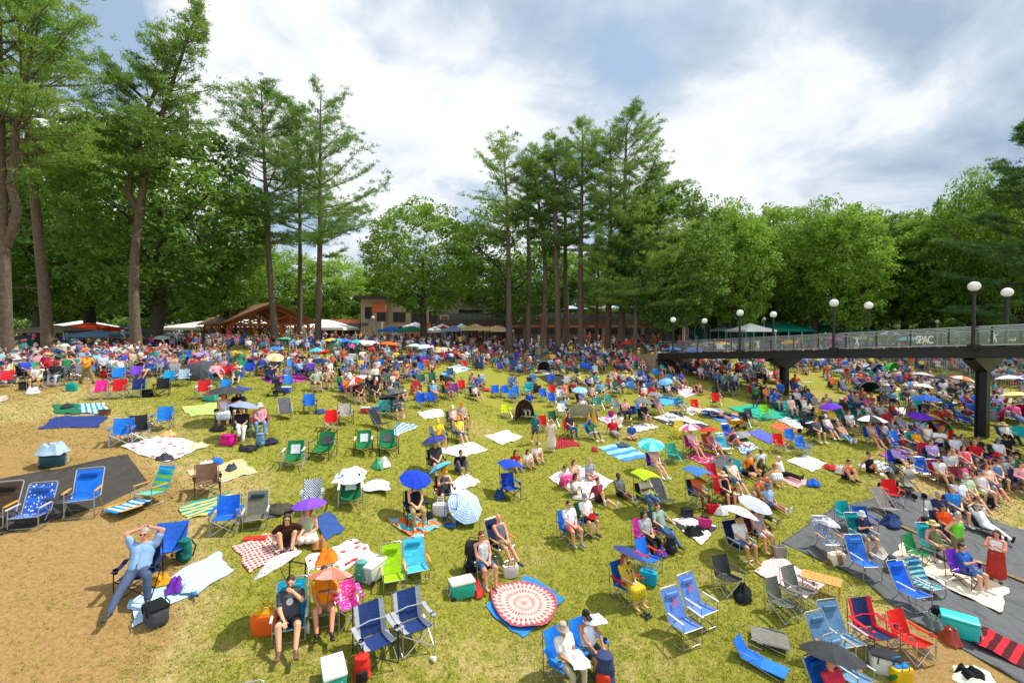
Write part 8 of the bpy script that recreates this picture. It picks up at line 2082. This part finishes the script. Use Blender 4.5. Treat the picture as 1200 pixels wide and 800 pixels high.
# ------------------------------------------------------------------ grass blades close to the viewer, kept off the cloths
def make_grass():
    r = np.random.default_rng(3); N = 130000; d = 6.5 + 24 * r.random(N) ** 1.25; x = (r.uniform(-30, 1230, N) - 600) / FPX * d
    keep = np.ones(N, bool)
    for P in POLYS:
        P = np.array(P); bx = (x > P[:, 0].min()) & (x < P[:, 0].max()) & (d > P[:, 1].min()) & (d < P[:, 1].max()); idx = np.nonzero(bx & keep)[0]
        if len(idx) == 0: continue
        c = np.zeros(len(idx), bool); j = len(P) - 1; X_, Y_ = x[idx], d[idx]
        for i in range(len(P)):
            cr = ((P[i, 1] > Y_) != (P[j, 1] > Y_)); xi = (P[j, 0] - P[i, 0]) * (Y_ - P[i, 1]) / (P[j, 1] - P[i, 1] + 1e-12) + P[i, 0]; c ^= cr & (X_ < xi); j = i
        keep[idx[c]] = False
    dryp = np.zeros(N)
    x, d = x[keep], d[keep]
    dr = sum(s_ * np.exp(-((x - a_) ** 2 + (d - b_) ** 2) / r_ ** 2) for a_, b_, r_, s_ in DRY); keep2 = r.random(len(x)) > np.clip(dr * .55, 0, .93); x, d = x[keep2], d[keep2]; n = len(x); per = 4
    z = ground_z(x, d); C = np.repeat(np.stack([x, d, z], 1), per, 0) + np.concatenate([r.normal(size=(n * per, 2)) * .035, np.zeros((n * per, 1))], 1)
    a = r.uniform(0, 6.28, n * per); L = r.uniform(.025, .06, n * per) ; wd = .004 + .0004 * np.repeat(d, per); tip = C + np.stack([np.cos(a) * L * .8, np.sin(a) * L * .8, L], 1); s = np.stack([-np.sin(a) * wd, np.cos(a) * wd, 0 * a], 1)
    C[:, 2] -= .004; V = np.stack([C - s, C + s, tip], 1).reshape(-1, 3); me = raw_mesh('grass', V, np.arange(len(V)).reshape(-1, 3))
    m = bpy.data.materials.new('grass_blades'); m.use_nodes = True; g = NT(m.node_tree); P = g.n('ShaderNodeTexCoord').outputs['Object']
    nz = g.math('ADD', g.math('MULTIPLY', g.noise(P, 2.6, 5, .65), .55), g.math('MULTIPLY', g.noise(P, 18, 3, .6), .45))
    col = g.ramp(nz, [(.34, lin('#617022')), (.48, lin('#888f32')), (.58, lin('#a49f48')), (.72, lin('#bcae6a'))])
    g.n('ShaderNodeOutputMaterial', {0: g.n('ShaderNodeBsdfPrincipled', {'Base Color': col, 'Roughness': .8, 'Specular IOR Level': .15}).outputs[0]})
    o = obj('grass', me, m); o['kind'] = 'stuff'; o['category'] = 'grass'; o['label'] = 'short patchy grass of the lawn'
make_grass()

# ------------------------------------------------------------------ labels: say what singles each thing out
def finish_labels():
    P = []
    for t in THINGS:
        w = t['o'].matrix_basis.translation; t['p'] = w; t['px'] = pix(w) if w.y > .5 else (0, 0)
    refs = [t for t in THINGS if t['ref'] and t['o'].matrix_basis.translation.y > 1]
    RX = np.array([t['p'][:2] for t in refs])
    from collections import Counter
    sc_n = Counter(t['short'] for t in refs)
    def relation(t, o):
        dx, dy = o['p'].x - t['p'].x, o['p'].y - t['p'].y
        return 'beside' if abs(dx) > abs(dy) else 'in front of' if dy > 0 else 'behind'
    for t in THINGS:
        if 'facts' not in t: t['facts'] = None
        d = np.hypot(RX[:, 0] - t['p'].x, RX[:, 1] - t['p'].y); near = np.argsort(d)[:14]; L = []
        if t['cat'] == 'tree' and not t['ref']:
            near = sorted(range(len(refs)), key=lambda i: abs(refs[i]['px'][0] - t['px'][0]) + .2 * abs(refs[i]['p'].y - t['p'].y) if refs[i]['cat'] in ('tree', 'lamp post', 'marquee', 'canopy tent', 'building', 'pavilion', 'flag') else 1e9)[:12]
        for i in near:
            o = refs[i]
            if o is t or o['o'] is t['o'] or d[i] < .12 and o['cat'] == 'chair': continue
            if t['cat'] == 'person' and d[i] < .15: continue
            L.append((sc_n[o['short']], k_ := len(L), '%s the %s' % (relation(t, o), o['short']) if not o['short'].startswith('person') else '%s a %s' % (relation(t, o), o['short'])))
        L.sort(key=lambda a: (min(a[0], 4) * 2 + a[1])); t['near'] = [a[2] for a in L]
    by = {}
    for t in THINGS: by.setdefault((t['cat'], t['label']), []).append(t)
    used = set()
    def compose(core, extra): return core + ''.join(', ' + e for e in extra)
    left = 0
    for (cat, lab), grp in by.items():
        for t in grp:
            if len(grp) == 1 and t['facts'] is None: t['final'] = lab; used.add(lab); continue
            facts = t['facts'] or []; others = [o for o in grp if o is not t]
            opts = [[f] for f in facts[:1]] if facts and len(grp) == 1 else []
            opts += [facts[:1] + [n] for n in t['near'][:6]] + [[n] for n in t['near'][:8]] + [facts[:1] + facts[1:2]] + [facts[1:2] + [n] for n in t['near'][:4]] + [facts[:1] + [n, m_] for n in t['near'][:4] for m_ in t['near'][:6] if n != m_] + [[n, m_] for n in t['near'][:6] for m_ in t['near'][:10] if n != m_]
            done = None
            for ex in opts:
                L = compose(lab, ex)
                if len(L.replace('-', ' ').split()) > 16 or L in used: continue
                S = set(ex)
                if any(S <= set((o['facts'] or []) + o['near']) for o in others): continue
                done = L; break
            if done is None:
                for ex in opts:
                    L = compose(lab, ex)
                    if len(L.replace('-', ' ').split()) <= 16 and L not in used: done = L; break
            if done is None: done = lab; left += 1
            t['final'] = done; used.add(done)
    for t in THINGS: t['o']['label'] = t['final']
    print('labels', len(THINGS), 'distinct', len(set(t['final'] for t in THINGS)), 'left', left)
finish_labels()
bpy.data.scenes.remove(_tmp)
